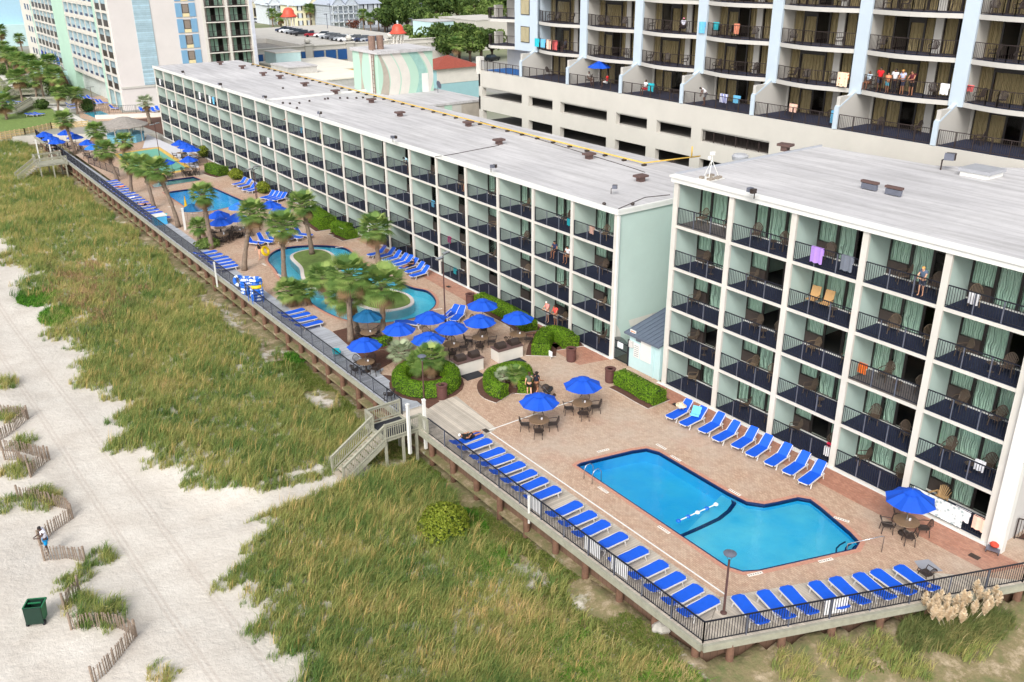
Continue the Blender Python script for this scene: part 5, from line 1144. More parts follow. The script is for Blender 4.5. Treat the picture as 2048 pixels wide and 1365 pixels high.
hedge(smooth(kp('E', [(195, 720), (240, 715), (290, 700)], .3)), .8, .6, 'low hedge under the palms by the boardwalk umbrella')
def bush(loc, r, lab, m=hedge_l, nm='shrub', dens=1800, size=.1, grp=None, core=hcore):
    o = thing(nm, lab, 'shrub', loc, 0, grp); b = MB(); b.blob((0, 0, r[2]*.7), tuple(v*.7 for v in r), core, 10, 7, .1); b.build('leaf_core', o); pts = []
    lobes = [(Vector((.52*r[0]*math.cos(k*2.4)*math.sqrt(k/12), .52*r[1]*math.sin(k*2.4)*math.sqrt(k/12), r[2]*(1.25-.65*k/12))), random.uniform(.42, .55)) for k in range(13)]
    for _ in range(int(dens*r[0]*r[1])):
        c, q = random.choice(lobes); n = Vector((random.gauss(0, 1), random.gauss(0, 1), random.gauss(.3, 1))).normalized(); pts.append((c+Vector((n.x*r[0]*q, n.y*r[1]*q, n.z*r[2]*q)), n))
    b = MB(); leafquads(b, pts, m, size, .8); b.build('foliage', o, rnd=True); return o
p = K('H', 615, 480, -1.6); bush((p.x, p.y, -2.0), (1.55, 1.55, 1.15), 'round yellow green wax myrtle bush in the dune grass near the stairs', bushy, dens=3200, size=.075)
bush(K('A', 1385, 1050), (1.0, 1.3, .8), 'small round shrub before the lounger pair at the far wing', bushy, grp='shrubs along the wing'); bush(K('A', 1545, 1130), (.9, 1.3, .8), 'small round shrub between the two groups of far wing loungers', bushy, grp='shrubs along the wing')
bush(K('A', 1195, 925), (.9, .9, 1.0), 'twiggy shrub by the court fence', bushy, grp='shrubs along the wing'); bush(K('A', 520, 655), (1.6, 1.6, 1.4), 'leafy shrub in front of the small far pool', oak_l)
bush(K('D', 1215, 160), (1.4, 1.2, .5), 'low green shrub at the foot of the leaning palm on the boardwalk', oak_l2)

# --- palms
def frond_crown(n, rad, m, dead=6, droop=.6, up=.9, nl=17, dm=palm_dead):
    b = MB(); d_ = MB()
    for i in range(n+dead):
        isd = i >= n; a = i*2.39996+random.uniform(-.2, .2); el = (-.9+random.uniform(-.25, .1)) if isd else (-.55+1.75*(i/n)**.8*up+random.uniform(-.12, .12)); B = d_ if isd else b; mm = dm if isd else m
        h = Vector((math.cos(a), math.sin(a), 0)); dr = (h*math.cos(el)+Vector((0, 0, math.sin(el)))).normalized(); L = rad*random.uniform(.42, .55); q = dr*L; q.z -= droop*.12*L
        B.bar((0, 0, 0), q, .03, mm, .02); side = Vector((-math.sin(a), math.cos(a), 0)); upv = side.cross(dr)*-1; rn = random.random(); fl = rad*random.uniform(.5, .62)*(.8 if isd else 1)
        for k in range(nl):
            t = -1.25+2.5*k/(nl-1); dd = (dr*math.cos(t)+side*math.sin(t)).normalized(); l_ = fl*(1-.28*abs(t)/1.25); w_ = .034*rad/1.8*(17/nl); sd = dd.cross(upv).normalized()*w_
            m1 = q+dd*l_*.55+upv*.02; tip = q+dd*l_+Vector((0, 0, -droop*l_*(.35 if not isd else .6))); B.add([q-sd*.3, q+sd*.3, m1+sd, m1-sd, tip], [(0, 1, 2, 3), (3, 2, 4)], mm, rn)
    return b.mesh('crown', rnd=True), (d_.mesh('dead_fronds', rnd=True) if d_.v else None)
CR = [frond_crown(54, 1.9, palm_l, 10) for _ in range(3)]; CF = [frond_crown(50, 1.9, palm_l, 8, nl=13) for _ in range(2)]; CS = frond_crown(34, 1.2, palm_s, 3, .3)
def palm(base, top, lab, crown=None, sc=1.0, r0=.19, grp='cabbage palms', bend=0, nm='palm_tree', tm=bark):
    base = Vector(base); top = Vector(top); o = thing(nm, lab, 'palm tree', base, random.random()*0, grp); d = top-base; n = 12; b = MB(); pts = []; rs = []
    perp = Vector((-d.y, d.x, 0)); perp = perp.normalized() if perp.length > .01 else Vector((1, 0, 0))
    for i in range(n+1):
        t = i/n; pts.append(Vector((d.x*t**1.5, d.y*t**1.5, d.z*t))+perp*bend*math.sin(math.pi*t)*.5); rs.append(r0*(1.35-.45*min(1, t*4) if t < .25 else .92+.1*math.sin(i*2.7))*(1.25 if i >= n-2 else 1))
    b.tube(pts, rs, tm, 10); b.build('trunk', o, True)
    if d.z > 2.5:
        bb = MB()
        for k in range(70): t = .55+.45*random.random(); i = min(n-1, int(t*n)); p = pts[i].lerp(pts[i+1], t*n-i); a = random.random()*6.28; c = Vector((math.cos(a), math.sin(a), 0)); bb.bar(p+c*r0*.8, p+c*(r0+.13)+Vector((0, 0, .2)), .06, tm, .025)
        bb.build('leaf_bases', o)
    cr = crown or random.choice(CR); sc *= .86; c = ob('crown', cr[0], o, d, random.random()*6); c.scale = (sc,)*3
    if cr[1]: e_ = ob('dead_fronds', cr[1], o, d, random.random()*6); e_.scale = (sc,)*3
    return o
def vert(bx, by, tx, ty, z0=0.0):       # base pixel and crown pixel -> 3D base and a top, leaning only across the view
    p = P(bx, by, z0); v = Vector((_r.x, _r.y, 0)).normalized(); dx = ray(tx, ty); nrm = Vector((_f.x, _f.y, 0)).normalized(); t = (p.dot(nrm))/dx.dot(nrm); q = Vector((0, 0, HC))+dx*t; return p, q
PL = [((489, 541), (505, 424), 'leaning palm on the boardwalk before the upright loungers', 1.0, .5), ((569, 560), (566, 450), 'straight palm at the left rim of the river pool', 1.1, 0), ((624, 508), (604, 408), 'palm rising from the river pool island', 1.05, 0), ((656, 606), (646, 552), 'slanting palm on the lower edge of the island', .95, .3),
 ((767, 676), (765, 568), 'thick trunked palm in front of the island, the rightmost of the big group', 1.25, 0), ((702, 684), (698, 548), 'tall palm in the middle of the big group by the umbrellas', 1.2, -.2), ((716, 668), (690, 590), 'shorter palm tucked in the big group by the boardwalk', 1.1, .3),
 ((581, 613), (578, 580), 'short stubby palm left of the pair by the tube rack', .85, 0), ((609, 611), (606, 582), 'short stubby palm right of the pair by the tube rack', .75, 0), ((757, 526), (750, 455), 'palm between the river pool and the eight angled loungers', 1.15, 0),
 ((424, 498), (404, 388), 'dark leaved palm between the far pool and the grey boardwalk', .95, 0), ((399, 485), (397, 452), 'small young palm by the white pole', .75, 0), ((357, 455), (312, 338), 'long leaning palm at the seaward corner of the far pool', 1.1, 0), ((308, 417), (284, 330), 'leaning palm second from the far pool corner', 1.05, 0),
 ((263, 388), (262, 325), 'palm on the boardwalk beyond the wading pool', 1.0, 0), ((235, 362), (210, 300), 'palm beside the painted court on the sea side', 1.1, .2), ((249, 330), (248, 282), 'palm in front of the thatched hut', 1.0, 0), ((151, 308), (127, 238), 'palm among the farthest blue umbrellas', 1.1, .3), ((192, 322), (191, 262), 'palm left of the thatched hut', 1.1, 0),
 ((157, 240), (150, 188), 'palm at the corner of the small far pool', 1.15, 0), ((118, 245), (118, 185), 'palm by the far wooden walkway', 1.1, 0), ((74, 205), (72, 160), 'palm behind the far wooden walkway', 1.2, 0), ((45, 178), (44, 135), 'tall palm over the far lawn', 1.1, 0), ((22, 168), (22, 128), 'palm near the left picture edge over the lawn', 1.1, 0), ((10, 150), (8, 92), 'palm at the left picture edge', 1.1, 0),
 ((49, 120), (38, 76), 'distant palm by the white terrace wall', 1.2, 0), ((82, 118), (75, 88), 'distant palm left of the blue building', 1.1, 0), ((24, 95), (22, 62), 'distant palm at the far left by the blue building', 1.1, 0), ((5, 112), (3, 70), 'distant palm cut by the left edge', 1.0, 0)]
for i, ((bx, by), (tx, ty), lab, sc, bd) in enumerate(PL):
    z0 = .0 if i < 19 else -1.0
    if i == 2 or i == 3: z0 = .08
    p, q = vert(bx, by, tx, ty, z0); palm(p, q, lab, (random.choice(CF) if i > 18 else None), sc, .21 if i < 19 else .19, bend=bd)
p, q = vert(300, 248, 290, 205, 0); palm(p, q, 'feathery silver palm in the mulch bed by the far end of the mint wing', CS, 1.7, .3)
p = K('E', 370, 862); palm(p, p+Vector((-.1, 0, 1.2)), 'short silver fan palm at the edge of the umbrella area', CS, 1.1, .24)
p = K('E', 535, 925); palm(p, p+Vector((0, 0, 1.5)), 'short bushy palm standing inside the ring shaped hedge', CR[1], .8, .22)
p = K('E', 480, 905); palm(p, p+Vector((-.2, 0, 1.0)), 'low green palm at the left inside the ring shaped hedge', CR[0], .65, .16)
p = K('E', 955, 985); palm(p, p+Vector((0, 0, 1.0)), 'spiky pale palm at the left inside the horseshoe hedge', CS, .6, .14); p = K('E', 1025, 985); palm(p, p+Vector((.05, 0, 1.05)), 'spiky green palm at the right inside the horseshoe hedge', CR[2], .5, .1)
struct(MB().prism([(23.4+1.6, 50.4), (27.5, 51.5), (28.2, 55), (27, 58.5), (25.65, 58.5)], .004, .05, mulch).build('mulch_bed'))
struct(MB().prism([(ring_c.x+2.4*math.cos(t), ring_c.y+2.6*math.sin(t)) for t in [2*math.pi*k/20 for k in range(20)]], .004, .045, mulch).build('mulch_ring'))
hc_ = K('E', 990, 960); struct(MB().prism([(hc_.x+1.9*math.cos(t), hc_.y+1.5*math.sin(t)) for t in [2*math.pi*k/20 for k in range(20)]], .004, .045, mulch).build('mulch_ring'))
struct(MB().prism([(24.95, 43.6), (26.0, 44.0), (26.2, 48.2), (25.0, 49.6)], .004, .04, mulch).build('mulch_bed'))
# rocks under the bulkhead
rm = [MB().blob((0, 0, .1), (.28, .22, .2), rock, 6, 4, .3).mesh('concrete_lump') for _ in range(3)]
for i, (c_, x, y, s) in enumerate([('H', 1840, 985, .7), ('H', 1850, 1015, .9), ('H', 1870, 1055, 1.5), ('H', 1930, 1060, 1.1), ('H', 1992, 1135, 1.1), ('H', 1770, 930, .8), ('H', 270, 1350, .9), ('I', 100, 1135, .9)]):
    p = K(c_, x, y, -1.3)
    for _ in range(3): p = K(c_, x, y, ghz(p.x, p.y))
    o = ob('concrete_lump', rm[i % 3], None, p, i); o.scale = (s,)*3; tag(o, 'broken pale concrete lump below the bulkhead, %s of eight from the left stairs side' % nth(i), 'rock', 'broken concrete lumps')
# ================= people =================
SK = [mat('skin_light', S(222, 170, 140), .6, .04), mat('skin_tan', S(176, 122, 92), .6, .04), mat('skin_brown', S(112, 74, 56), .6, .04), mat('skin_dark', S(74, 50, 42), .6, .04)]
CL = {}
def cloth(r, g, b):
    n = CL.setdefault((r, g, b), len(CL)); return mat('cloth_tone_%d' % n, S(r, g, b), .9, .06, 8)
HAIR = {'black': mat('black_hair', S(30, 26, 26), .7), 'blond': mat('blond_hair', S(220, 160, 84), .7), 'brown': mat('brown_hair', S(74, 50, 36), .7), 'white': mat('white_cap', S(236, 232, 228), .8), 'pink': mat('pink_wrap', S(240, 140, 170), .8)}
def pose(k):
    J = dict(pel=(0, 0, .95), wai=(0, 0, 1.1), che=(0, 0, 1.33), nec=(.01, 0, 1.5), hea=(.03, 0, 1.6), top=(.02, 0, 1.7))
    for s, n in ((1, 'L'), (-1, 'R')):
        J.update({'sho'+n: (0, .17*s, 1.43), 'elb'+n: (-.02, .25*s, 1.16), 'wri'+n: (.08, .25*s, .93), 'hip'+n: (0, .095*s, .9), 'kne'+n: (.03, .1*s, .5), 'ank'+n: (-.02, .11*s, .09), 'toe'+n: (.15, .13*s, .035)})
    def arm(n, e, w): J['elb'+n] = e; J['wri'+n] = w
    if k == 'lean': arm('L', (.2, .22, 1.17), (.38, .1, 1.14)); arm('R', (.2, -.22, 1.17), (.38, -.12, 1.14)); J['che'] = (.05, 0, 1.33); J['nec'] = (.09, 0, 1.5); J['hea'] = (.14, 0, 1.59); J['top'] = (.15, 0, 1.69)
    if k == 'walk': J['kneL'] = (.16, .1, .52); J['ankL'] = (.22, .1, .1); J['toeL'] = (.38, .1, .06); J['ankR'] = (-.22, -.1, .14); J['toeR'] = (-.08, -.1, .04); arm('L', (-.1, .25, 1.17), (.0, .26, .95)); arm('R', (.1, -.25, 1.17), (.28, -.22, 1.02))
    if k == 'push': J['kneL'] = (.16, .1, .52); J['ankL'] = (.22, .1, .1); J['toeL'] = (.38, .1, .06); J['ankR'] = (-.22, -.1, .14); J['toeR'] = (-.08, -.1, .04); arm('L', (.08, .24, 1.15), (.36, .2, 1.05)); arm('R', (.08, -.24, 1.15), (.36, -.2, 1.05))
    if k == 'stoop':
        J.update(wai=(.06, 0, 1.08), che=(.22, 0, 1.25), nec=(.38, 0, 1.36), hea=(.47, 0, 1.38), top=(.56, 0, 1.41), shoL=(.3, .17, 1.31), shoR=(.3, -.17, 1.31)); arm('L', (.34, .2, 1.04), (.42, .12, .82)); arm('R', (.36, -.2, 1.04), (.45, -.08, .82)); J['kneL'] = (.2, .12, .56); J['ankL'] = (.1, .12, .1); J['toeL'] = (.27, .12, .04)
    if k in ('sit', 'sitlean'):
        f = .12 if k == 'sitlean' else -.06
        J.update(pel=(0, 0, .53), wai=(f*.3, 0, .68), che=(f, 0, .9), nec=(f*1.4, 0, 1.07), hea=(f*1.4+.05, 0, 1.17), top=(f*1.4+.05, 0, 1.27))
        for s, n in ((1, 'L'), (-1, 'R')): J.update({'sho'+n: (f, .17*s, 1.0), 'hip'+n: (.02, .1*s, .5), 'kne'+n: (.44, .13*s, .54), 'ank'+n: (.42, .12*s, .1), 'toe'+n: (.58, .14*s, .04), 'elb'+n: (f+.08, .24*s, .76), 'wri'+n: (f+.32, .12*s, .68)})
    if k == 'legsup':
        J = pose('sit'); J.update(kneL=(.42, .12, .66), ankL=(.8, .1, .75), toeL=(.84, .1, .9), kneR=(.42, -.12, .62), ankR=(.78, -.1, .6), toeR=(.82, -.1, .74))
    if k == 'lie':
        J.update(pel=(0, 0, .5), wai=(-.15, 0, .53), che=(-.36, 0, .6), nec=(-.52, 0, .7), hea=(-.6, 0, .78), top=(-.68, 0, .84))
        for s, n in ((1, 'L'), (-1, 'R')): J.update({'sho'+n: (-.44, .18*s, .64), 'hip'+n: (.04, .1*s, .49), 'kne'+n: (.42, .12*s, .62 if s > 0 else .52), 'ank'+n: (.82, .1*s, .5), 'toe'+n: (.88, .1*s, .62), 'elb'+n: (-.2, .27*s, .6), 'wri'+n: (-.02, .18*s, .66)})
    return J
SKR = dict(pel=.12, wai=.105, che=.12, nec=.055, hea=.092, top=.075, sho=.062, elb=.042, wri=.03, hip=.088, kne=.058, ank=.038, toe=.03)
def skinmesh(name, V, E_, Rr, m, parent=None, root=0):
    me = bpy.data.meshes.new(name); me.from_pydata(V, E_, []); me.materials.append(m); o = ob(name, me, parent); sk = o.modifiers.new('skin', 'SKIN'); sk.use_smooth_shade = True
    if not me.skin_vertices: me.skin_vertices.new() if hasattr(me.skin_vertices, 'new') else None
    for i, r in enumerate(Rr): d = me.skin_vertices[0].data[i]; d.radius = (r, r) if not isinstance(r, tuple) else r; d.use_root = (i == root)
    ss = o.modifiers.new('sub', 'SUBSURF'); ss.levels = ss.render_levels = 1; return o
def person(loc, rz, k, label, skin, top, bot, hair, sc=1.0, nosh=False, longhair=False, pants=False):
    J = pose(k); names = ['pel', 'wai', 'che', 'nec', 'hea', 'top']; V = [Vector(J[n]) for n in names]; Rr = [SKR[n] for n in names]; E_ = [(i, i+1) for i in range(5)]
    Rr[1] = (.13, .095); Rr[2] = (.15, .11)
    V.append(V[4]+(V[4]-V[3]).cross(Vector((0, 1, 0))).normalized()*-.105 if 0 else V[4]+Vector((.1, 0, -.005))); Rr.append(.018); E_.append((4, 6))
    for n in 'LR':
        o_ = len(V)
        for q in ('sho', 'elb', 'wri'): V.append(Vector(J[q+n])); Rr.append(SKR[q])
        E_ += [(2, o_), (o_, o_+1), (o_+1, o_+2)]; d = (V[-1]-V[-2]).normalized(); pw = V[-1]+d*.07; V.append(pw); Rr.append((.036, .02)); E_.append((o_+2, o_+3)); sd = d.orthogonal().normalized()
        for q in range(4): V.append(pw+d*(.075-.012*abs(q-1.3))+sd*(.02*(q-1.5))+Vector((0, 0, -.012))); Rr.append(.0085); E_.append((o_+3, o_+4+q))
        V.append(V[o_+2]+d*.05+sd*.055); Rr.append(.0095); E_.append((o_+3, o_+8)); o_ = len(V)
        for q in ('hip', 'kne', 'ank', 'toe'): V.append(Vector(J[q+n])); Rr.append(SKR[q])
        E_ += [(0, o_), (o_, o_+1), (o_+1, o_+2), (o_+2, o_+3)]
    b = skinmesh('person', V, E_, Rr, skin); b.location = loc; b.rotation_euler = (0, 0, rz); b.scale = (sc,)*3; tag(b, label, 'person')
    g = lambda n: Vector(J[n])
    if top:
        vs = [g('wai').lerp(g('pel'), .75), g('che'), g('nec').lerp(g('che'), .15), g('wai').lerp(g('che'), .3)]; rr = [.165, (.2, .165), .09, (.175, .15)]; es = [(0, 3), (3, 1), (1, 2)]
        for n in 'LR': vs += [g('sho'+n), g('sho'+n).lerp(g('elb'+n), .5 if not nosh else .08)]; rr += [.098, .085]; es += [(1, len(vs)-2), (len(vs)-2, len(vs)-1)]
        skinmesh('shirt', vs, es, rr, top, b)
    if bot:
        vs = [g('pel').lerp(g('wai'), .3)]; rr = [.14]; es = []
        for n in 'LR':
            vs += [g('hip'+n), g('hip'+n).lerp(g('kne'+n), .75)]; rr += [.108, .095]; a = len(vs)-2; es += [(0, a), (a, a+1)]
            if pants: vs += [g('kne'+n), g('ank'+n)]; rr += [.08, .065]; es += [(a+1, a+2), (a+2, a+3)]
        skinmesh('trousers' if pants else 'shorts', vs, es, rr, bot, b)
    h = g('hea'); t = g('top'); dd = (t-h).normalized(); vs = [h+Vector((-.025, 0, .0)), h.lerp(t, .55)+Vector((-.015, 0, 0)), t, t+dd*.035]; rr = [.09, .105, .085, .03]; es = [(0, 1), (1, 2), (2, 3)]
    if longhair: vs.append(h+Vector((-.09, 0, -.16))); rr.append(.05); es.append((0, 4))
    skinmesh('hair', vs, es, rr, hair, b); return b
H_ = HAIR; W_ = cloth(236, 236, 240)
person(bal('R', 1, 4, .3, .42), math.pi, 'lean', 'blond boy in grey blue shirt leaning on the top floor rail', SK[0], cloth(84, 100, 124), cloth(72, 80, 100), H_['blond'], .88)
person(bal('L', 1, 2, .66, .95), math.pi+.3, 'sitlean', 'seated person in dark patterned shirt, left of two on a third floor balcony', SK[1], cloth(50, 56, 92), cloth(30, 32, 44), H_['black'])
person(bal('L', 1, 2, .32, .95), math.pi+.2, 'sitlean', 'seated person in white T-shirt, right of two on a third floor balcony', SK[1], W_, cloth(200, 160, 120), H_['black'])
person(bal('L', 1, 0, .72, .45), math.pi, 'lean', 'person in pink top and white cap on the ground floor patio', SK[0], cloth(240, 150, 146), cloth(230, 226, 220), H_['white'])
person(bal('L', 1, 0, .5, .45), math.pi+.2, 'lean', 'person in coral red top and pale shorts leaning on the ground floor rail', SK[1], cloth(236, 84, 76), cloth(214, 200, 184), H_['brown'])
person(bal('L', 6, 3, .28, .6), math.pi, 'stoop', 'person in white and turquoise shirt on a top floor balcony of the long wing', SK[2], cloth(180, 220, 232), cloth(40, 50, 70), H_['black'])
person(bal('L', 4, 3, .28, 1.1), math.pi-.3, 'sit', 'seated person in brown shirt on a top floor balcony, fifth bay of long wing', SK[1], cloth(120, 90, 84), cloth(50, 44, 50), H_['black'])
person(bal('L', 4, 0, .12, 1.2), math.pi, 'stand', 'shirtless person standing in a ground floor patio doorway of the long wing', SK[1], None, cloth(50, 60, 84), H_['brown'])
person(bal('L', 0, 2, .06, .9), math.pi, 'sit', 'person in red at the right end of the nearest third floor balcony', SK[1], cloth(200, 60, 70), cloth(60, 60, 70), H_['brown'])
person(bal('L', 12, 3, .3, .7), math.pi, 'lean', 'person in white hat and pale shirt on a far top floor balcony', SK[1], cloth(214, 210, 204), cloth(80, 80, 90), H_['white'])
T1 = 0; zz = -.15
for (x, lab, kk, sk, tp, bt, hr, ex) in ((.9, 'seated person in white with crossed legs at the left of the tower group', 'sit', SK[2], cloth(200, 220, 236), cloth(160, 110, 80), H_['brown'], {}), (.74, 'person in red shirt in the tower balcony group', 'stand', SK[2], cloth(226, 30, 40), cloth(60, 66, 90), H_['black'], {}), (.655, 'child with sky blue towel in the tower balcony group', 'stand', SK[1], cloth(230, 150, 110), cloth(110, 200, 226), H_['brown'], {}), (.59, 'person in white blouse and dark trousers seen from behind, tower group', 'stand', SK[2], W_, cloth(36, 34, 40), H_['black'], dict(pants=True)), (.51, 'person with tied up hair and striped top leaning on the tower rail', 'lean', SK[1], cloth(190, 196, 224), cloth(60, 64, 90), H_['blond'], {}), (.42, 'person in maroon vest leaning head on hand on the tower rail', 'lean', SK[1], cloth(96, 32, 44), cloth(40, 40, 48), H_['brown'], dict(nosh=True))):
    person(bal('T', 1, 0, x, zz-.1 if kk != 'sit' else .3), math.pi, kk, lab, sk, tp, bt, hr, .82 if 'child' in lab else 1, **ex)
person(bal('T', 4, 1, .3, .1), math.pi+.5, 'legsup', 'person in pink headwrap sitting with feet up on a tower balcony', SK[3], cloth(220, 220, 236), cloth(60, 50, 60), H_['pink'])
person(bal('P', 3, 0, .74, .75), math.pi-.6, 'stoop', 'man in white vest and grey shorts on the fourth tower terrace', SK[2], W_, cloth(130, 132, 140), H_['black'], nosh=True)
person(bal('P', 5, 0, .75, 1.1), -R(90), 'sit', 'person in grey shirt seated left of the terrace umbrella pole', SK[2], cloth(170, 166, 160), cloth(90, 86, 84), H_['black'])
person(bal('P', 5, 0, .45, 1.3), R(90)+.6, 'sit', 'person in red seated right of the terrace umbrella pole', SK[2], cloth(210, 40, 44), cloth(220, 220, 220), H_['black'])
person(bal('P', 4, 0, .72, 1.0), math.pi, 'sit', 'person in white top and red shorts seated on a tower terrace', SK[2], W_, cloth(210, 30, 60), H_['brown'])
person(bal('T', 6, 0, .36, -.05), math.pi, 'sit', 'person in dark top beside the turquoise bag on the lowest tower balcony', SK[3], cloth(50, 54, 66), cloth(60, 56, 60), H_['black'])
person(K('E', 1108, 1032), R(60), 'walk', 'person in olive top and dark shorts walking beside the stroller', SK[0], cloth(84, 96, 80), cloth(30, 32, 38), H_['brown'], .98, longhair=True)
person(K('E', 1150, 1028), R(5), 'push', 'person in black top pushing the dark stroller', SK[1], cloth(24, 28, 44), cloth(120, 90, 70), H_['black'], .98, longhair=True)
p = K('E', 1215, 1045); t = thing('stroller', 'black baby stroller pushed past the horseshoe hedge', 'stroller', p+Vector((0, .1, .01)), R(5))
MB().blob((.1, 0, .55), (.42, .26, .2), rubber, 8, 6, .08).build('seat', t); MB().blob((-.12, 0, .78), (.28, .26, .2), ped, 8, 6, .05).build('hood', t)
MB().tube([(-.5, -.22, 1.02), (-.5, .22, 1.02)], .02, ped).build('handle', t)
for s in (-1, 1):
    MB().tube([(-.5, s*.22, 1.02), (-.1, s*.24, .5), (.42, s*.22, .14)], .018, railp).build('frame', t)
    for x in (-.36, .42): MB().tube([(x, s*.24-.02, .13), (x, s*.24+.02, .13)], .13, ped, 12).build('wheel', t)
y0_ = fy[0]+.12; person((HX+.2, y0_, .0), 0, 'lie', 'person in black clothes reclining on the first lounger, feet toward the plaza', SK[1], cloth(26, 26, 30), cloth(30, 28, 32), H_['white'])
person(K('D', 1525, 232), R(200), 'walk', 'person in black swimsuit with hair up holding the yellow float', SK[0], cloth(20, 20, 26), None, H_['black'], .97)
fl = ob('inflated_float', torus(.38, .13, yel2, yel2), None, K('D', 1558, 228)+Vector((.0, 0, .75))); fl.rotation_euler = (1.1, .3, .4); tag(fl, 'yellow ring float held beside the river pool', 'swim ring')
person(K('A', 845, 1222)+Vector((0, 0, -.05)), .2, 'lie', 'sunbather reclining beside the far pool near the leaning palm', SK[0], None, cloth(60, 40, 60), H_['brown'])
p = K('G', 285, 612, -2.0); p = K('G', 285, 612, ghz(p.x, p.y)); person(p, R(175), 'lean', 'stooping man in white vest and bright blue shorts at the sand fence', SK[3], cloth(226, 226, 240), cloth(0, 150, 220), H_['black'], 1.02, nosh=True)
p = K('E', 405, 268, .45); person((p.x, p.y, .0), math.atan2(-.35, -1), 'lie', 'person in black lying on the sixth lounger by the river pool', SK[1], cloth(28, 28, 36), cloth(28, 28, 34), H_['black'])

# ================= beach things =================
def gz(c_, x, y):
    p = K(c_, x, y, -2.0)
    for _ in range(3): p = K(c_, x, y, ghz(p.x, p.y))
    return p
def sandfence(L, lab, h=.82):
    pts = [gz(*q) for q in L]; o = thing('sand_fence', lab, 'sand fence', pts[0], 0, 'sand fences on the beach'); b = MB(); wv = MB(); O = pts[0]
    for a_, c_ in zip(pts, pts[1:]):
        n = max(2, int((c_-a_).length/.13))
        for k in range(n):
            p = a_.lerp(c_, k/n)-O; t = Vector((random.uniform(-.05, .05), random.uniform(-.05, .05), h*random.uniform(.88, 1.03))); b.bar(p+Vector((0, 0, -.15)), p+t, .06, picket, .05)
        for z in (.3, .8): wv.bar(a_-O+Vector((0, 0, z*h)), c_-O+Vector((0, 0, z*h)), .01, ped)
    for p in (pts[0], pts[-1]): MB().tube([p-O+Vector((0, 0, -.3)), p-O+Vector((0, 0, h+.12))], .06, picket, 7).build('post', o)
    b.build('lath', o); wv.build('wire', o)
sandfence([('G', 110, 290), ('G', 215, 300), ('G', 395, 350), ('G', 425, 400)], 'bent sand fence behind the stooping man, far side')
sandfence([('G', 425, 402), ('G', 300, 490), ('G', 235, 560)], 'sand fence panel returning toward the stooping man')
sandfence([('G', 262, 650), ('G', 380, 635), ('G', 500, 655)], 'straight sand fence at the feet of the stooping man')
sandfence([('G', 465, 830), ('G', 378, 935)], 'short sand fence between the man and the green bin')
sandfence([('G', 418, 1052), ('G', 520, 1035), ('G', 690, 1040), ('G', 795, 1090)], 'sand fence panel just right of the green bin')
sandfence([('G', 797, 1092), ('G', 720, 1190), ('G', 620, 1310), ('G', 548, 1370)], 'long sand fence running down to the bottom edge')
sandfence([('G', 30, 60), ('G', 100, 60), ('G', 165, 110)], 'sand fence at the left edge, second from the top'); sandfence([('G', 290, 60), ('G', 215, 115), ('G', 180, 160)], 'sand fence at the left edge curving below the tussock')
sandfence([('D', 0, 1140), ('D', 80, 1150), ('D', 165, 1160)], 'sand fence at the left edge, the uppermost one'); sandfence([('D', 165, 1165), ('D', 90, 1230), ('D', 0, 1290)], 'sand fence at the left edge sloping out of frame')
sandfence([('D', 10, 1350), ('D', 130, 1360), ('D', 270, 1400)], 'sand fence at the left edge, third from the top')
p = gz('G', 228, 1000); t = thing('wheelie_bin', 'open green wheeled bin standing alone on the sand', 'bin', p, R(62))
b = MB(); b.add([(x*s, y*s, z) for z, s in ((.1, .82), (1.0, 1)) for x, y in ((-.32, -.38), (.32, -.38), (.32, .38), (-.32, .38))], [(0, 1, 5, 4), (1, 2, 6, 5), (2, 3, 7, 6), (3, 0, 4, 7), (3, 2, 1, 0)], green_bin); b.build('body', t)
b = MB(); b.add([(x*s, y*s, z) for z, s in ((.4, .84), (.99, .96)) for x, y in ((-.32, -.38), (.32, -.38), (.32, .38), (-.32, .38))], [(4, 5, 1, 0), (5, 6, 2, 1), (6, 7, 3, 2), (7, 4, 0, 3), (0, 1, 2, 3)], green_dk); b.build('inner_liner', t)
b = MB(); [b.bar((sx*.34, -.4, .98), (sx*.34, .4, .98), .06, green_bin) for sx in (-1, 1)]; [b.bar((-.34, sy*.4, .98), (.34, sy*.4, .98), .06, green_bin) for sy in (-1, 1)]; b.build('rim', t)
MB().box(-.42, -.36, -.38, .38, .15, 1.02, green_dk).build('lid', t)
for s in (-1, 1): MB().tube([(-.3, s*.36-.04, .12), (-.3, s*.36+.04, .12)], .13, rubber, 12).build('wheel', t)
MB().bar((.0, -.28, 1.01), (.0, .28, 1.01), .05, green_bin).build('grab_bar', t)

# ================= roof things =================
ZL, ZR = 10.53, 13.69
t = thing('roof_vent', '', 'vent'); MB().box(-.3, .3, -.25, .25, 0, .38, brownvent).build('duct', t); MB().box(-.42, .42, -.55, .55, .38, .56, brownvent).build('hood', t); RV = Proto(t)
for i, (x, y) in enumerate([(441, 130), (485, 138), (527, 152), (560, 158), (610, 173), (671, 188), (743, 206), (800, 233), (937, 253), (998, 289), (1178, 318), (1281, 363)]):
    RV(P(x, y, ZL), R(90) if i > 3 else R(80), 'brown box vent on the long roof, %s from the far end' % nth(i), 'brown roof vents', .85)
t = thing('roof_floodlight', '', 'floodlight'); MB().tube([(0, 0, 0), (0, 0, .35), (-.2, 0, .45)], .03, ped).build('bracket', t); MB().box(-.42, -.1, -.22, -.02, .36, .6, ped).build('lamp_head', t); MB().box(-.38, -.06, .04, .26, .4, .62, railp).build('lamp_head', t); FL_ = Proto(t)
for i, (x, y) in enumerate([(370, 151), (444, 176), (532, 202), (640, 235), (786, 285), (982, 345), (1222, 388)]): FL_(P(x, y, ZL+.06), .4*i, 'small floodlight on the front edge of the long roof, %s from the far end' % nth(i), 'roof edge floodlights')
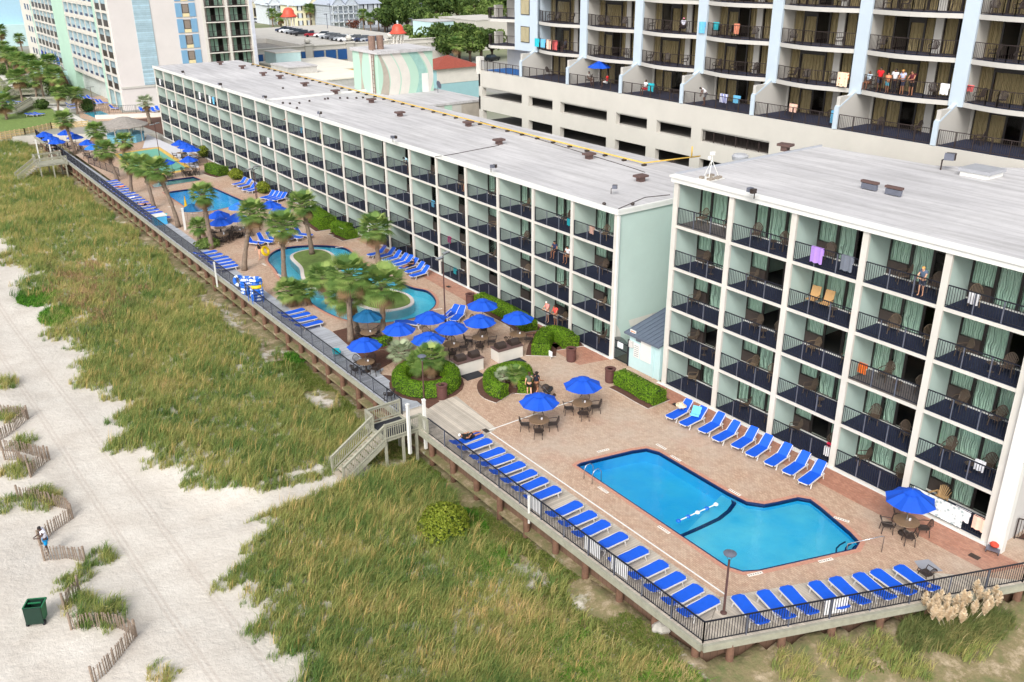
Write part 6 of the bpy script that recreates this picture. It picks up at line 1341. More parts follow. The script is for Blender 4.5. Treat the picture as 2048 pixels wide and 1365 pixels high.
FL_(P(1508, 398, ZR), 0, 'floodlight on the white front edge of the hotel block roof', 'roof edge floodlights'); FL_(P(1881, 340, ZR), 2, 'floodlight on a post at the rear of the hotel block roof', 'roof edge floodlights', 1.7)
gp = thing('gas_pipe', 'yellow gas pipe on dark blocks along the rear of the long roof', 'pipe', P(1288, 332, ZL)); O = gp.location.copy()
q = [P(505, 131, ZL), P(750, 195, ZL), P(960, 250, ZL), P(1288, 332, ZL)]
for i_, (x0_, y0_) in enumerate(()): pass
line = [(v-O)+Vector((0, 0, .22)) for v in q]+[P(1400, 318, ZL)-O+Vector((0, 0, .22))]; 
b = MB(); b.tube(line, .06, yellow, 6); b.bar(line[-1]+Vector((-1, .0, 0)), line[-1]+Vector((-1, 0, .9)), .08, yellow); b.build('pipe_run', gp, True)
bm_ = MB().box(-.18, .18, -.12, .12, 0, .14, ped).mesh('support_block')
for a_, c_ in zip(line, line[1:]):
    n = max(2, int((c_-a_).length/2.2))
    for k in range(n): v = a_.lerp(c_, k/n); ob('support_block', bm_, gp, (v.x, v.y, .0))
for (pts_, lab) in (([(998, 291), (900, 310), (870, 314)], 'thin dark cable across the long roof at the eleventh vent'), ([(960, 243+0), (1100, 286), (1270, 338), (1290, 345)], 'dark cable lying beside the yellow gas pipe'), ([(1237, 418), (1290, 395), (1340, 390)], 'dark cable along the near end of the long roof'), ([(880, 316), (900, 308), (1010, 288)], '')):
    if not lab: continue
    v = [P(x, y, ZL+.02) for x, y in pts_]; O2 = v[0]; tag(MB().tube([a-O2 for a in v], .025, ped, 4).build('roof_cable', loc=O2), lab, 'cable', 'roof cables')
for i, (x, y) in enumerate([(566, 178), (580, 209), (566, 208), (599, 208), (619, 204), (650, 200), (656, 199), (680, 198), (695, 198), (713, 198), (726, 197), (594, 218), (1208, 411+0), (1265, 411)]):
    tag(MB().blob((0, 0, .1), (.14, .14, .12), ped, 7, 5, .1).build('roof_puck', loc=P(x, y, ZL)), 'small dark fixture on the long roof, %s of fourteen from the far end' % nth(i), 'roof fixture', 'dark roof fixtures')
tp = thing('camera_tripod', 'white security camera tripod weighted with concrete blocks on the hotel block roof', 'camera stand', P(1421, 358, ZR)); tp.scale = (.66,)*3
for k in range(3): a = R(90+120*k); MB().tube([(math.cos(a)*.75, math.sin(a)*.75, .15), (0, 0, 1.7)], .035, white2).build('leg', tp)
MB().tube([(0, 0, 1.5), (0, 0, 2.3)], .05, white2).build('mast', tp); MB().blob((-.25, .1, 1.85), (.16, .16, .2), white2).build('camera_dome', tp, True); MB().box(-.15, .2, -.15, .15, 2.1, 2.4, white2).build('junction_box', tp)
MB().box(-1.0, 1.0, -.8, .8, .01, .05, white2).build('base_sheet', tp)
for k, (x, y) in enumerate([(-.7, -.5), (-.35, -.5), (.35, .5), (.7, .5), (-.7, .4), (.7, -.4), (.2, -.55)]): MB().box(x-.14, x+.14, y-.2, y+.2, .05, .25, mat('concrete_block', S(150, 140, 128), .9, .2, 6)).build('concrete_block', tp)
for i, (x, y, x2, y2) in enumerate([(1724, 361, 1757, 368), (1772, 372, 1806, 379)]):
    a_, c_ = P(x, y, ZR+.45), P(x2, y2, ZR+.45); m_ = a_.lerp(c_, .5); t = thing('roof_trough', 'long brown hooded roof exhaust, %s of two on the hotel block roof' % ['left', 'right'][i], 'vent', (m_.x, m_.y, ZR), 0, 'long roof exhausts'); d = (c_-a_)*.5; O3 = Vector((0, 0, .45)); MB().bar(O3-d, O3+d, .26, brownvent, .12).build('hood', t); MB().bar(O3-d*.9-Vector((0, 0, .25)), O3+d*.9-Vector((0, 0, .25)), .2, railp, .3).build('duct', t)
t = thing('roof_hatch', 'square grey roof hatch with white curb at the right rear of the block roof', 'hatch', P(1962, 352, ZR), 0); MB().box(-.85, .85, -.85, .85, 0, .28, white2).build('curb', t); MB().box(-.95, .95, -.95, .95, .28, .46, mat('galvanised', S(170, 172, 178), .4, .08)).build('lid', t)
t = thing('exhaust_fan', 'low round grey exhaust fan behind the block roof edge', 'fan', P(1480, 320, ZL+.6)); MB().lathe([(.6, 0), (.65, .3), (.5, .45), (.1, .48)], mat('galvanised', S(170, 172, 178), .4, .08), 16).build('housing', t)
RV(P(1570, 302, ZR), .2, 'brown box vent at the rear left corner of the hotel block roof', 'brown roof vents')
# ================= far hotel on the left =================
ht = thing('white_hotel', 'tall white and mint hotel with stacked balconies beyond the far end of the wing', 'building', (41.1, 176.1, 0)); HO = Vector((41.1, 176.1, 0))
hw = mat('hotel_white', S(216, 210, 208), .85, .04, .3); hmint = mat('hotel_mint', S(176, 208, 190), .85, .04, .3); hblue = mat('hotel_blue', S(122, 166, 200), .8, .05, .5); pinkb = mat('balcony_pinkish', S(206, 194, 186), .85); pbl = mat('balcony_blue', S(176, 200, 210), .85)
b = MB(); b.box(3.6, 16.3, 0, 74, 0, 34, hw); b.box(0.02, 3.6, 0, 1.2, 0, 34, hw); b.box(16.3, 25.8, 3.7, 74, 0, 34, hw); b.box(25.2, 25.8, -.15, 3.7, 0, 34, mat('hotel_lilac', S(200, 204, 216), .85)); b.box(16.3, 25.2, .1, 3.7, 0, 6.2, hw)
b.box(-.1, 3.6, 10.1, 11.5, 0, 34, hmint); b.box(-.1, 3.6, 36.8, 47.9, 0, 34, hmint); b.box(.0, 3.6, 72.2, 74, 0, 34, hmint); b.box(1.5, 3.6, 1.2, 10.1, 0, 3.2, hmint); b.box(1.2, 3.6, 11.5, 36.8, 0, 3.8, mat('pale_arcade', S(200, 208, 204), .8)); b.box(.4, 3.6, 48, 72, 0, 3.6, hw); b.build('wall', ht)
b = MB(); b.box(4.1, 7.0, -.12, -.01, 4.2, 34, siding); b.build('siding_panel', ht)
b = MB(); b.box(-.06, 6.2, -.15, -.01, 3.8, 4.15, cream2); b.box(6.3, 6.6, -.15, -.01, 0, 4.2, cream2); b.build('base_moulding', ht); MB().box(6.7, 11, -.1, -.01, 0, 3.2, dark).build('service_opening', ht)
for z in np.arange(2.0, 22, 2.7):
    MB().box(11.4, 12.5, -.12, -.01, z, z+2.35, hblue).build('blue_panel', ht); MB().box(13.9, 15.0, -.12, -.01, z, z+2.35, hblue).build('blue_panel', ht); b = MB(); b.box(12.6, 13.8, -.1, -.02, z+.6, z+2.2, ped); b.box(12.7, 13.7, -.12, -.101, z+.7, z+2.1, mat('drape', S(140, 128, 118))); b.box(12.6, 13.8, -.12, -.03, z, z+.58, mat('cream_panel', S(230, 214, 170))); b.build('window', ht)
hrail = MB(); hrail.box(.02, .08, .5, 3.6, .1, .95, railb); hr_ = hrail.mesh('railing')
gsimple = [[('door_frame', MB().box(1.45, 1.5, .15, 3.9, 0, 2.4, m).mesh('back_wall'))] for m in (pinkb, pbl, pbl)]
for nm, y0, nb, bw, z0, nf, colw, pw_ in (('s1', 1.3, 2, 4.4, 3.2, 6, .5, .35), ('s2', 11.5, 6, 4.22, 4.0, 6, .22, .2), ('s3', 47.95, 6, 4.03, 3.9, 6, .25, .22)):
    if nm == 's2':
        rl = MB(); rl.box(-.05, .1, .15, 4.05, .0, .5, white); rl.box(.0, .06, .6, 2.6, .5, 1.0, tile_d); rr_ = rl.mesh('railing')
    else: rl = MB(); rl.box(-.05, .1, .15, bw-.15, 0, .18, white); rl.box(.0, .06, .9, bw-.7, .18, 1.3, railb); rr_ = rl.mesh('railing')
    facade(ht, (0, y0, 0), 0, nb, bw, [z0+2.7*k for k in range(nf)], z0+2.7*nf, 1.5, white, colw, pbl, white, [white], gsimple, rr_, ID=1.6, colbase=0 if nm != 's2' else 3.8, edge=.25)
fm_ = railing_mb([(.06, .16, 0), (.06, 4.3-.16, 0)], 1.05, railb, railb, .2, .02, 1.4).mesh('railing')
vv = [glazing(4.35, 2.42, 1.5, s, bronze, curt, glass, pinkb, False) for s in ([('X', .9), ('D', .8), ('O', .8), ('D', .8), ('D', .9)], [('X', .9), ('D', .8), ('D', .8), ('O', .8), ('D', .9)])]
facade(ht, (25.2, .02, 0), R(90), 2, 4.4, [6.3+2.7*k for k in range(5)], 19.8, 1.5, white, .5, pinkb, white, [dark], vv, fm_, ID=2, edge=.2, plabel=None)
wb = thing('distant_white_hotel', 'distant white hotel with small blue balconies left of the mint hotel', 'building', (42.5, 252, 0)); b = MB(); b.box(0, 18, 0, 20, 0, 40, white); b.build('wall', wb)
wmm = MB().box(-.08, .02, -.7, .7, 0, 1.3, tile_d).mesh('window')
for f in range(7):
    for k in range(4): ob('window', wmm, wb, (0, 2.5+3.6*k, 3.2+2.6*f))
bb_ = thing('pale_blue_building', 'plain pale blue building wall at the top left corner of the view', 'building', PY(0, 60, 330)); q0, q1 = PY(-40, 52, 330), PY(50, 52, 330); O = bb_.location; b = MB(); b.box(q0.x-O.x-20, q1.x-O.x, 0, 20, q0.z-O.z, 40-O.z, mat('sky_blue_wall', S(170, 206, 226), .8, .04)); b.build('wall', bb_)
b = MB(); b.box(q0.x-O.x-20, q1.x-O.x, -3, 20, -O.z-3, q0.z-O.z, pale_mint); b.build('lower_storey', bb_)
# terrace with closed umbrellas
te = thing('hotel_terrace', 'raised mint terrace with railing beside the white hotel', 'terrace', (38.3, 221, 0)); b = MB(); b.box(0, 3.4, 0, 30, 0, 3, pale_mint); b.build('retaining_wall', te); b = MB(); b.box(.05, 3.3, .05, 30, 3.002, 3.03, asphalt); b.build('paving', te)
railing_mb([(.1, 0, 3), (.1, 30, 3)], 1.1, railm, railm, .25, .03, 3).build('railing', te)
b = MB(); n = 12; vs = [(3.4, -6.5+3.2*(1-math.cos(math.pi*k/n)), .5+4.0*math.sin(math.pi*k/n)**.7) for k in range(n+1)]; b.prism([(0, 0)]*3, 0, .01, hmint) if 0 else None
b.add([(x-.3, y, z) for x, y, z in vs]+[(x, y, z) for x, y, z in vs]+[], [tuple(range(n+1)), tuple(range(n+1, 2*n+2))[::-1]]+[(k, k+1, k+n+2, k+n+1) for k in range(n)], hmint); b.build('curved_wall', te)
b = MB(); [b.box(0, 1.8, -6+.35*k, -6+.35*(k+1), 0, .17*(k+1), mulch) for k in range(17)]; b.box(-.2, 0, -6.2, 0, 0, 3.3, hmint); b.build('stair', te)
for i, q in enumerate([(250, 330), (272, 338), (300, 352), (318, 362), (336, 366), (346, 372), (378, 335), (394, 342), (420, 340)]):
    v = K('A', *q, 4.6); UC(Vector((min(v.x, 41.0), v.y, 3.04)), 0, 'closed dark blue umbrella on the far hotel terrace, %s from the left' % nth(i), 'closed terrace umbrellas', 1.15)
UL(K('A', 140, 362, .0)+Vector((0, 0, -.3)), 0, 'open light blue umbrella beyond the far palms near the white wall', 'far umbrellas')
# lawn, walkways, path beyond the deck
def flat(nm, L, z, m, c_='A', th=.03): struct(MB().prism([tuple(K(c_, *q, z)[:2]) for q in L], z-th, z, m, bottom=False).build(nm))
flat('far_lawn', [(-90, 790), (-90, 640), (60, 670), (160, 650), (300, 630), (345, 700), (330, 735), (100, 775)], .0, lawn); flat('far_lawn', [(-60, 620), (-60, 380), (10, 400), (110, 520), (290, 625), (160, 648), (60, 660)], -.004, mat('dune_scrub', S(120, 128, 84), .95, .3, 1.5, .6, 20, fine=.3), th=.01)
flat('white_path', [(-20, 370), (30, 400), (130, 520), (330, 610), (520, 720), (480, 735), (310, 640), (90, 545), (-20, 430)], .012, white, th=.01)
flat('hotel_pool_deck', [(440, 580), (600, 560), (720, 660), (950, 650), (960, 690), (560, 712), (470, 690)], .03, brick); flat('small_pool_floor', [(488, 662), (588, 650), (668, 685), (565, 694)], .045, basin2); flat('small_pool_water', [(488, 662), (588, 650), (668, 685), (565, 694)], .06, water2)
flat('mulch_slope', [(700, 706), (945, 686), (960, 790), (840, 742)], .04, mulch)
o = thing('low_white_wall', 'low white wall between the far pool deck and the mulch bed', 'wall', K('A', 560, 700)); q = K('A', 950, 684)-o.location; MB().bar((0, 0, .35), q+Vector((0, 0, .35)), .3, white, .7).build('wall_body', o)
o = thing('thin_pool_fence', 'thin dark fence round the small far pool', 'fence', K('A', 565, 692)+Vector((0, 0, .7))); q = K('A', 880, 682)+Vector((0, 0, .7))-o.location; railing_mb([(0, 0, 0), q], 1.3, railm, railm, .3, .025, 2.5).build('railing', o)
o = thing('tan_wood_fence', 'tan horizontal board fence between the far lawn and the deck', 'fence', K('A', -20, 825, -.3)); O = o.location.copy(); q = [O, K('A', 150, 800, -.3), K('A', 305, 765, -.3), K('A', 520, 752, -.3)]; b = MB()
tw_ = mat('tan_boards', S(196, 172, 128), .8, .15, 4)
for a_, c_ in zip(q, q[1:]):
    for z in (.2, .5, .8, 1.1): b.bar(a_-O+Vector((0, 0, z)), c_-O+Vector((0, 0, z)), .05, tw_, .22)
    n = 6
    for k in range(n+1): v = a_.lerp(c_, k/n)-O; b.bar(v, v+Vector((0, 0, 1.3)), .14, tw_)
b.build('boards', o)
for i, (L, lab) in enumerate((([(0, 600), (80, 555), (250, 545)], 'farther weathered wooden beach walkway left of the palms'), ([(90, 655), (190, 605), (420, 600)], 'nearer weathered wooden beach walkway ending at the lawn'), ([(10, 500), (70, 490), (150, 485)], 'farthest wooden walkway railing at the left edge'))):
    q = [K('A', *v, .6) for v in L]; o = thing('wooden_walkway', lab, 'walkway', q[0], 0, 'wooden walkways'); O = q[0]; b = MB()
    for a_, c_ in zip(q, q[1:]): d = (c_-a_).normalized(); b.bar(a_-O, c_-O, 1.5, wood_g, .12)
    b.build('deck', o); pp = [v-O+Vector((0, -.75, 0)) for v in q]; wrail([pp[0]-Vector((0, 0, .3)), pp[1], pp[2]]).build('handrail', o); pp = [v+Vector((0, 1.5, 0)) for v in pp]; wrail([pp[0]-Vector((0, 0, .3)), pp[1], pp[2]]).build('handrail', o)
# second stair off the long boardwalk
o = thing('far_beach_stairs', 'weathered wooden stairs from the long boardwalk to the dunes near the far umbrellas', 'stairs', K('A', 375, 945)); O = o.location; b = MB(); b.box(-3.4, .1, -1.5, 2.2, -.1, 0, wood_g); b.build('platform', o); b = MB(); [b.box(-3.4-.32*(k+1), -3.4-.32*k, -1.4, .4, -.2*(k+1)-.05, -.2*(k+1), wood) for k in range(9)]; b.build('tread', o)
wrail([(.1, 2.2, 0), (-3.4, 2.2, 0), (-3.4, .5, 0), (-6.2, .5, -1.8)]).build('handrail', o); wrail([(.1, -1.5, 0), (-3.4, -1.5, 0), (-6.2, -1.5, -1.8)]).build('handrail', o)
for x in (-.1, -1.7, -3.3):
    for y in (-1.4, 2.1): MB().bar((x, y, -2.4), (x, y, -.1), .16, wood_g).build('support_post', o)
SHP((K('A', 225, 905).x, K('A', 225, 905).y, 0), 0, 'white square shower post at the far beach stairs, left', 'shower posts'); SHP(K('A', 300, 905), 0, 'white square shower post at the far beach stairs, right', 'shower posts'); SHP(K('D', 1085, 60), 0, 'white square post left of the young palm on the boardwalk', 'shower posts', 1.1); SHP(K('D', 1265, 340), 0, 'white pole hooked over the boardwalk fence before the tubes', 'shower posts', .7)
# thatched hut
hu = thing('pool_bar_hut', 'round pool bar with grey shingle roof beside the far end of the wing', 'hut', (33.6, 146.5, 0)); MB().lathe([(2.7, 0), (2.7, 1.05), (2.85, 1.1), (2.6, 1.12)], mat('teal_bar_front', S(120, 186, 214)), 10).build('counter', hu); MB().lathe([(1.2, 0), (1.2, 2.3)], pale_mint, 8).build('core', hu)
MB().lathe([(3.5, 2.25), (3.5, 2.4), (.9, 3.45), (.05, 3.6)], mat('thatch', S(150, 144, 138), .95, .2, 3, .8, 20), 12).build('roof', hu); [MB().tube([(2.65*math.cos(t), 2.65*math.sin(t), 0), (2.65*math.cos(t), 2.65*math.sin(t), 2.3)], .07, white).build('post', hu) for t in [k*math.pi/4 for k in range(8)]]
# white sign board by the hedge
t = thing('white_sign_board', 'white sign board with blue lettering in front of the rounded hedge', 'sign', K('E', 10, 100)); MB().box(-.05, .0, -.5, .5, .25, .95, towel_w).build('board', t); b = MB(); [b.box(-.055, -.051, -.35, .35, .35+.17*k, .42+.17*k, tile_d) for k in range(3)]; b.build('print', t); [MB().bar((0, y, 0), (0, y, .3), .06, white).build('leg', t) for y in (-.4, .4)]
t = thing('small_white_sign', 'small white sign stake in the bed of the curved hedge', 'sign', K('E', 1232, 815)); MB().box(-.02, .02, -.18, .18, .2, .6, towel_w).build('board', t); MB().bar((0, 0, 0), (0, 0, .25), .04, white).build('stake', t)

# ================= behind the wing =================
def blk(nm, lab, cat, xl, xr, yt, Y, dep, m, z0=-.02, roofm_=None):
    a_, c_ = PY(xl, yt, Y), PY(xr, yt, Y); zt = (a_.z+c_.z)/2; o = thing(nm, lab, cat, (a_.x, Y, 0)); MB().box(0, c_.x-a_.x, 0, dep, z0, zt, m).build('wall', o); MB().box(-.12, c_.x-a_.x+.12, -.12, dep+.12, zt, zt+.22, roofm_ or roofm).build('roof', o); return o, zt, a_.x, c_.x
ex = thing('rear_extension', 'flat roofed extension behind the wing carrying the painted stair tower', 'building', (52.35, 89.5, 0)); MB().box(0, 8.3, 0, 19, 0, 10.05, cream2).build('wall', ex); MB().box(-.02, 8.4, -.1, 19.1, 10.05, 10.3, roofm).build('roof', ex)
b = MB(); 
for k, (x0, x1, m) in enumerate(((.2, 2.0, white), (3.2, 4.4, hmint), (5.6, 8.1, mat('mural_taupe', S(176, 168, 156), .85)))): n = 6; b.add([(x0+.5*math.sin(k+i*.5), -.012, 10*i/n) for i in range(n+1)]+[(x1+.6*math.sin(1.5+k+i*.45), -.012, 10*i/n) for i in range(n, -1, -1)], [tuple(range(2*n+2))], m)
b.build('mural', ex)
Ym = P(760, 193, 10.3).y; a_, c_ = PY(760, 193, Ym), PY(868, 188, Ym); zt = PY(760, 109, Ym).z; mt = thing('mural_tower', 'stair tower painted with mint, white and taupe waves and topped by two rusty flues', 'tower', (a_.x, Ym, 10.3)); wx_ = c_.x-a_.x; hz = zt-10.3
MB().box(0, wx_, 0, 6.5, 0, hz, hmint).build('wall', mt); MB().box(-.25, wx_+.25, -.25, 6.7, hz, hz+.35, roofm).build('roof', mt)
b = MB(); cols_ = [white, cream2, white, mat('mural_sage', S(150, 190, 182), .85), white, mat('mural_taupe', S(176, 168, 156), .85)]
bands = [(.0, .16, .16, 5), (.16, .34, .2, 0), (.36, .52, .2, 4), (.66, .82, .24, 3), (.84, .93, .25, 2)]
n = 12
for x0, x1, am, ci in bands:
    f = lambda x, t: min(1.0, max(0, x+am*.5*math.sin(math.pi*t)-(.12 if x > .1 else 0)*(t)))*wx_
    L = [(f(x0, i/n), -.015, hz*i/n) for i in range(n+1)]+[(f(x1, i/n), -.015, hz*i/n) for i in range(n, -1, -1)]; b.add(L, [tuple(range(2*n+2))], cols_[ci])
for y0, y1, ci in ((.6, 2.3, 0), (3.6, 4.8, 5)): L = [(-.015, y0+.7*math.sin(math.pi*i/n), hz*i/n) for i in range(n+1)]+[(-.015, y1-.3*math.sin(math.pi*i/n), hz*i/n) for i in range(n, -1, -1)]; b.add(L, [tuple(range(2*n+2))[::-1]], cols_[ci])
b.build('mural', mt); rust = mat('rusty_flue', S(134, 110, 98), .9, .3, 5); [MB().tube([(x, 2.2, hz+.3), (x, 2.2, hz+1.9)], .42, rust, 12).build('flue', mt) for x in (.5, 1.6)]; MB().box(wx_*.78, wx_*.9, -.05, -.02, 0, 2.2, white2).build('door', mt)
b = MB(); b.bar((-.15, .8, 0), (-.15, .8, hz+.8), .08, rust); b.bar((-.15, 1.3, 0), (-.15, 1.3, hz+.8), .06, rust); [b.bar((-.15, .8, z), (-.15, 1.3, z), .04, rust) for z in np.arange(.4, hz, .5)]; b.build('ladder', mt)
t = thing('satellite_dish', 'cluster of grey satellite dishes on the extension roof', 'satellite dish', P(876, 186, 10.3)); MB().lathe([(.02, 0), (.3, .05), (.5, .18)], railp, 12).build('dish', t, loc=(0, 0, .9)); MB().tube([(0, 0, 0), (0, 0, .9)], .04, railp).build('mast', t); t.children[0].rotation_euler = (1.2, 0, .5) if t.children else (0, 0, 0)
o, zt, x0, x1 = blk('teal_building', 'teal building with a red hipped roof between mural tower and hotel tower', 'building', 873, 957, 138, 135, 7, mat('teal_wall', S(150, 190, 196), .85, .04), roofm_=white)
MB().box(-.01, x1-x0+.01, -.05, -.01, zt-2.2, zt, white).build('frieze', o)
b = MB(); W_2 = x1-x0; b.add([(-.6, -.6, zt+.23), (W_2+.6, -.6, zt+.23), (W_2+.6, 7.6, zt+.23), (-.6, 7.6, zt+.23), (W_2*.42, 3.0, zt+1.9), (W_2*.58, 4.2, zt+1.9)], [(0, 1, 5, 4) if 0 else (0, 1, 4), (1, 5, 4), (1, 2, 5), (2, 3, 5), (3, 4, 5), (3, 0, 4)], redtile); b.build('hipped_roof', o)
YG_ = 207; g0, g1 = PY(505, 101, YG_), PY(775, 86, YG_); zt = 6.0; pk = thing('parking_garage', 'parking garage with blue shutters and cars on its roof deck', 'building', (g0.x, YG_, 0)); GW = PY(900, 88, YG_).x-g0.x
b = MB(); b.box(0, GW, 0, .5, 0, zt, cream); b.box(0, GW, .5, 75, 0, 5.0, cream); b.build('wall', pk); MB().box(0, GW, -.2, .7, zt, zt+.2, white).build('coping', pk); MB().box(.5, GW, .51, 74.9, 5.001, 5.02, concrete).build('roof_deck', pk)
b = MB(); b.box(0, GW, -.14, -.01, 5.0, 5.3, white)
for px_ in (616, 699, 782):
    x = PY(px_, 95, YG_).x-g0.x; p_ = MB(); p_.box(x-.9, x+.9, -.5, .7, 0, 6.6, cream); p_.box(x-1.15, x+1.15, -.7, .9, 6.2, 6.6, white); p_.build('pilaster', pk); MB().blob((x, .1, 7.3), (.75, .75, .75), white, 12, 8).build('ball_finial', pk, True)
b.build('string_course', pk)
for l, r in ((515.6, 527), (529, 549), (601.5, 614), (627, 649), (651, 673), (675, 698), (708.5, 730)):
    q0, q1 = PY(l, 106, YG_), PY(r, 131, YG_); MB().box(q0.x-g0.x, q1.x-g0.x, -.3, -.16, 2.6, 4.9, bluepanel).build('blue_shutter', pk)
for xa, ya, xb, yb in ((560, 76, 650, 97), (512, 70, 556, 70)):
    pass
b = MB(); b.box(2, 14, 26, 26.4, 5, 6.1, white); b.box(13.6, 14, 2, 26, 5, 6.1, white); b.box(2, 13.6, 2, 26, 3.2, 5.03, mat('ramp_shade', S(150, 146, 140), .9)); b.build('ramp_wall', pk)
# cupolas
t = thing('cupola', '', 'cupola'); MB().lathe([(2.3, 0), (2.3, .4), (2.0, .45)], white, 12).build('base', t); [MB().tube([(1.5*math.cos(a), 1.5*math.sin(a), .4), (1.5*math.cos(a), 1.5*math.sin(a), 2.8)], .2, white, 6).build('column', t) for a in [k*math.pi/4 for k in range(8)]]; MB().lathe([(2.1, 2.8), (2.1, 3.2), (.1, 3.21)], white, 16).build('entablature', t)
MB().lathe([(2.7, 3.2), (2.2, 3.6), (1.75, 4.1), (1.6, 4.9), (1.1, 5.6), (.1, 5.9)], domered, 16).build('dome', t, True); MB().lathe([(.25, 5.85), (.3, 6.5), (.1, 6.8)], pale_mint, 8).build('lantern', t); CU = Proto(t)
CU(P(797, 90, 6), 0, 'cupola with orange red dome right of the mural tower flues', 'red domed cupolas', .8); CU(P(580, 56, 4), 0, 'cupola with orange red dome before the cream house', 'red domed cupolas', 1.05)
# cars
tyre = mat('tyre', S(30, 30, 32), .9); cglass = mat('car_glass', S(40, 50, 60), .12, .05); CP = [mat('car_' + n, S(*c), .3, .03) for n, c in (('white', (230, 232, 236)), ('silver', (170, 176, 184)), ('black', (30, 32, 38)), ('red', (150, 30, 44)), ('navy', (50, 62, 92)), ('grey', (96, 100, 108)))]
CN = ['white', 'silver', 'black', 'red', 'navy blue', 'grey']
def car(p, rz, ci, lab, truck=False, grp='cars on the garage roof deck'):
    t = thing('parked_car', lab, 'car', p, rz, grp); m = CP[ci]; b = MB(); pr_ = [(-2.3, .35), (-2.35, .85), (-1.9, 1.0), (1.1, 1.02), (2.2, .85), (2.35, .6), (2.3, .35)]
    k = len(pr_); vs = [(x, -.88, z) for x, z in pr_]+[(x, .88, z) for x, z in pr_]; b.add(vs, [tuple(range(k)), tuple(range(k, 2*k))[::-1]]+[(i, i+k, (i+1) % k+k, (i+1) % k) for i in range(k)], m)
    rx = [(-1.95, 1.0), (-1.6, 1.6), (.1, 1.62), (1.0, 1.02)] if not truck else [(-.4, 1.0), (-.3, 1.7), (.7, 1.7), (1.3, 1.02)]
    b.add([(x, s*(.78 if z < 1.2 else .66), z) for s in (-1, 1) for x, z in rx], [(1, 2, 6, 5)], m); b.build('body', t)
    g_ = MB(); g_.add([(x, s*(.78 if z < 1.2 else .66), z-.005) for s in (-1, 1) for x, z in rx], [(0, 3, 2, 1), (4, 5, 6, 7), (0, 1, 5, 4), (2, 3, 7, 6)], cglass); g_.build('windows', t)
    for x in (-1.45, 1.45):
        for s in (-1, 1): MB().tube([(x, s*.78, .34), (x, s*.9, .34)], .34, tyre, 12).build('wheel', t)
    return t
cl = [(430, 405, 4), (480, 415, 0), (545, 428, 1), (600, 440, 5), (665, 455, 2), (810, 468, 3), (930, 472, 0), (1000, 492, 1), (1075, 500, 5), (1130, 515, 5), (1185, 520, 1), (1240, 528, 0), (1340, 522, 2), (1445, 530, 4), (1530, 535, 1), (1600, 540, 4)]
for i, (x, y, ci) in enumerate(cl): car(P(500+x/6.4, y/6.4+1, 5.03), R(150), ci, '%s car on the garage roof deck, %s in the row from the left' % (CN[ci], nth(i)), ci == 3)
car(P(519, 69, 0), R(0), 4, 'navy blue pickup beside the right edge of the far hotel', True, 'cars near the houses')
for i, (x, ci) in enumerate(((507, 1), (513, 0), (519, 3), (524, 3))): car(P(x, 45, 0), R(-90), ci, '%s car in the tan parking deck, %s from the left' % (CN[ci], nth(i)), False, 'cars near the houses')
car(P(985, 122, 0), R(20), 2, 'dark car at the left end of the hotel tower podium', False, 'cars near the houses'); car(PY(1000, 60, 150), R(30), 5, 'grey car on the upper level left of the hotel tower', False, 'cars near the houses') if 0 else None
# houses
shut = mat('dark_shutter', S(36, 38, 48)); wht = mat('window_white', S(214, 220, 226), .4)
def house(nm, lab, xl, xr, yb, yt, m, rm_, gables=(), cols=4, floors=2, porch=0, dep=14):
    a_ = P(xl, yb, 0); c_ = PY(xr, yb, a_.y); zt = PY(xl, yt, a_.y).z; W = c_.x-a_.x; o = thing(nm, lab, 'house', a_); MB().box(0, W, 0, dep, 0, zt, m).build('wall', o)
    b = MB(); b.add([(-.6, -.6, zt), (W+.6, -.6, zt), (W+.6, dep+.6, zt), (-.6, dep+.6, zt), (W*.12, dep/2, zt+4.5), (W*.88, dep/2, zt+4.5)], [(0, 1, 5, 4), (1, 2, 5), (2, 3, 4, 5), (3, 0, 4)], rm_); b.build('roof', o)
    for gx in gables: g = MB(); x = gx*W; g.add([(x-2.6, -.7, zt), (x+2.6, -.7, zt), (x, -.7, zt+2.8), (x, dep/2, zt+2.8), (x-2.6, dep/2, zt), (x+2.6, dep/2, zt)], [(0, 1, 2)], m).add([(x-3, -.9, zt-.2), (x, -.9, zt+3), (x, dep/2, zt+3), (x-3, dep/2, zt-.2), (x+3, -.9, zt-.2), (x+3, dep/2, zt-.2)], [(0, 3, 2, 1), (1, 2, 5, 4)], rm_); g.build('gable', o)
    fh = zt/ floors
    wm_ = MB(); wm_.box(-.6, .6, -.08, 0, 0, 1.7, wht); wm_.box(-1.05, -.65, -.1, 0, 0, 1.7, shut); wm_.box(.65, 1.05, -.1, 0, 0, 1.7, shut); wmesh_ = wm_.mesh('window')
    for f in range(floors):
        for k in range(cols): ob('window', wmesh_, o, (W*(k+.5)/cols, -.01, fh*f+fh*.35))
    if porch:
        for f in range(floors): b = MB(); b.box(0, W*porch, -2.2, -.02, fh*(f+1)-.3, fh*(f+1), wht); b.box(0, W*porch, -2.2, -2.1, fh*f+.9 if f else .9, fh*f+1.0 if f else 1.0, wht); [b.box(W*porch*k/5-.15, W*porch*k/5+.15, -2.2, -1.9, fh*f, fh*(f+1), wht) for k in range(6)]; b.build('porch', o)
    return o
house('cream_house', 'cream house with dark shutters and a pale metal roof', 594, 661, 57, 12, mat('cream_siding', S(236, 228, 196)), mat('pale_metal_roof', S(196, 204, 214), .5, .06), (.55, .9), 4, 3)
house('porch_house', 'white house with stacked porches left of the cream house', 541, 593, 50, 10, wht, mat('pale_metal_roof', S(196, 204, 214), .5), (.2,), 3, 3, 1.0)
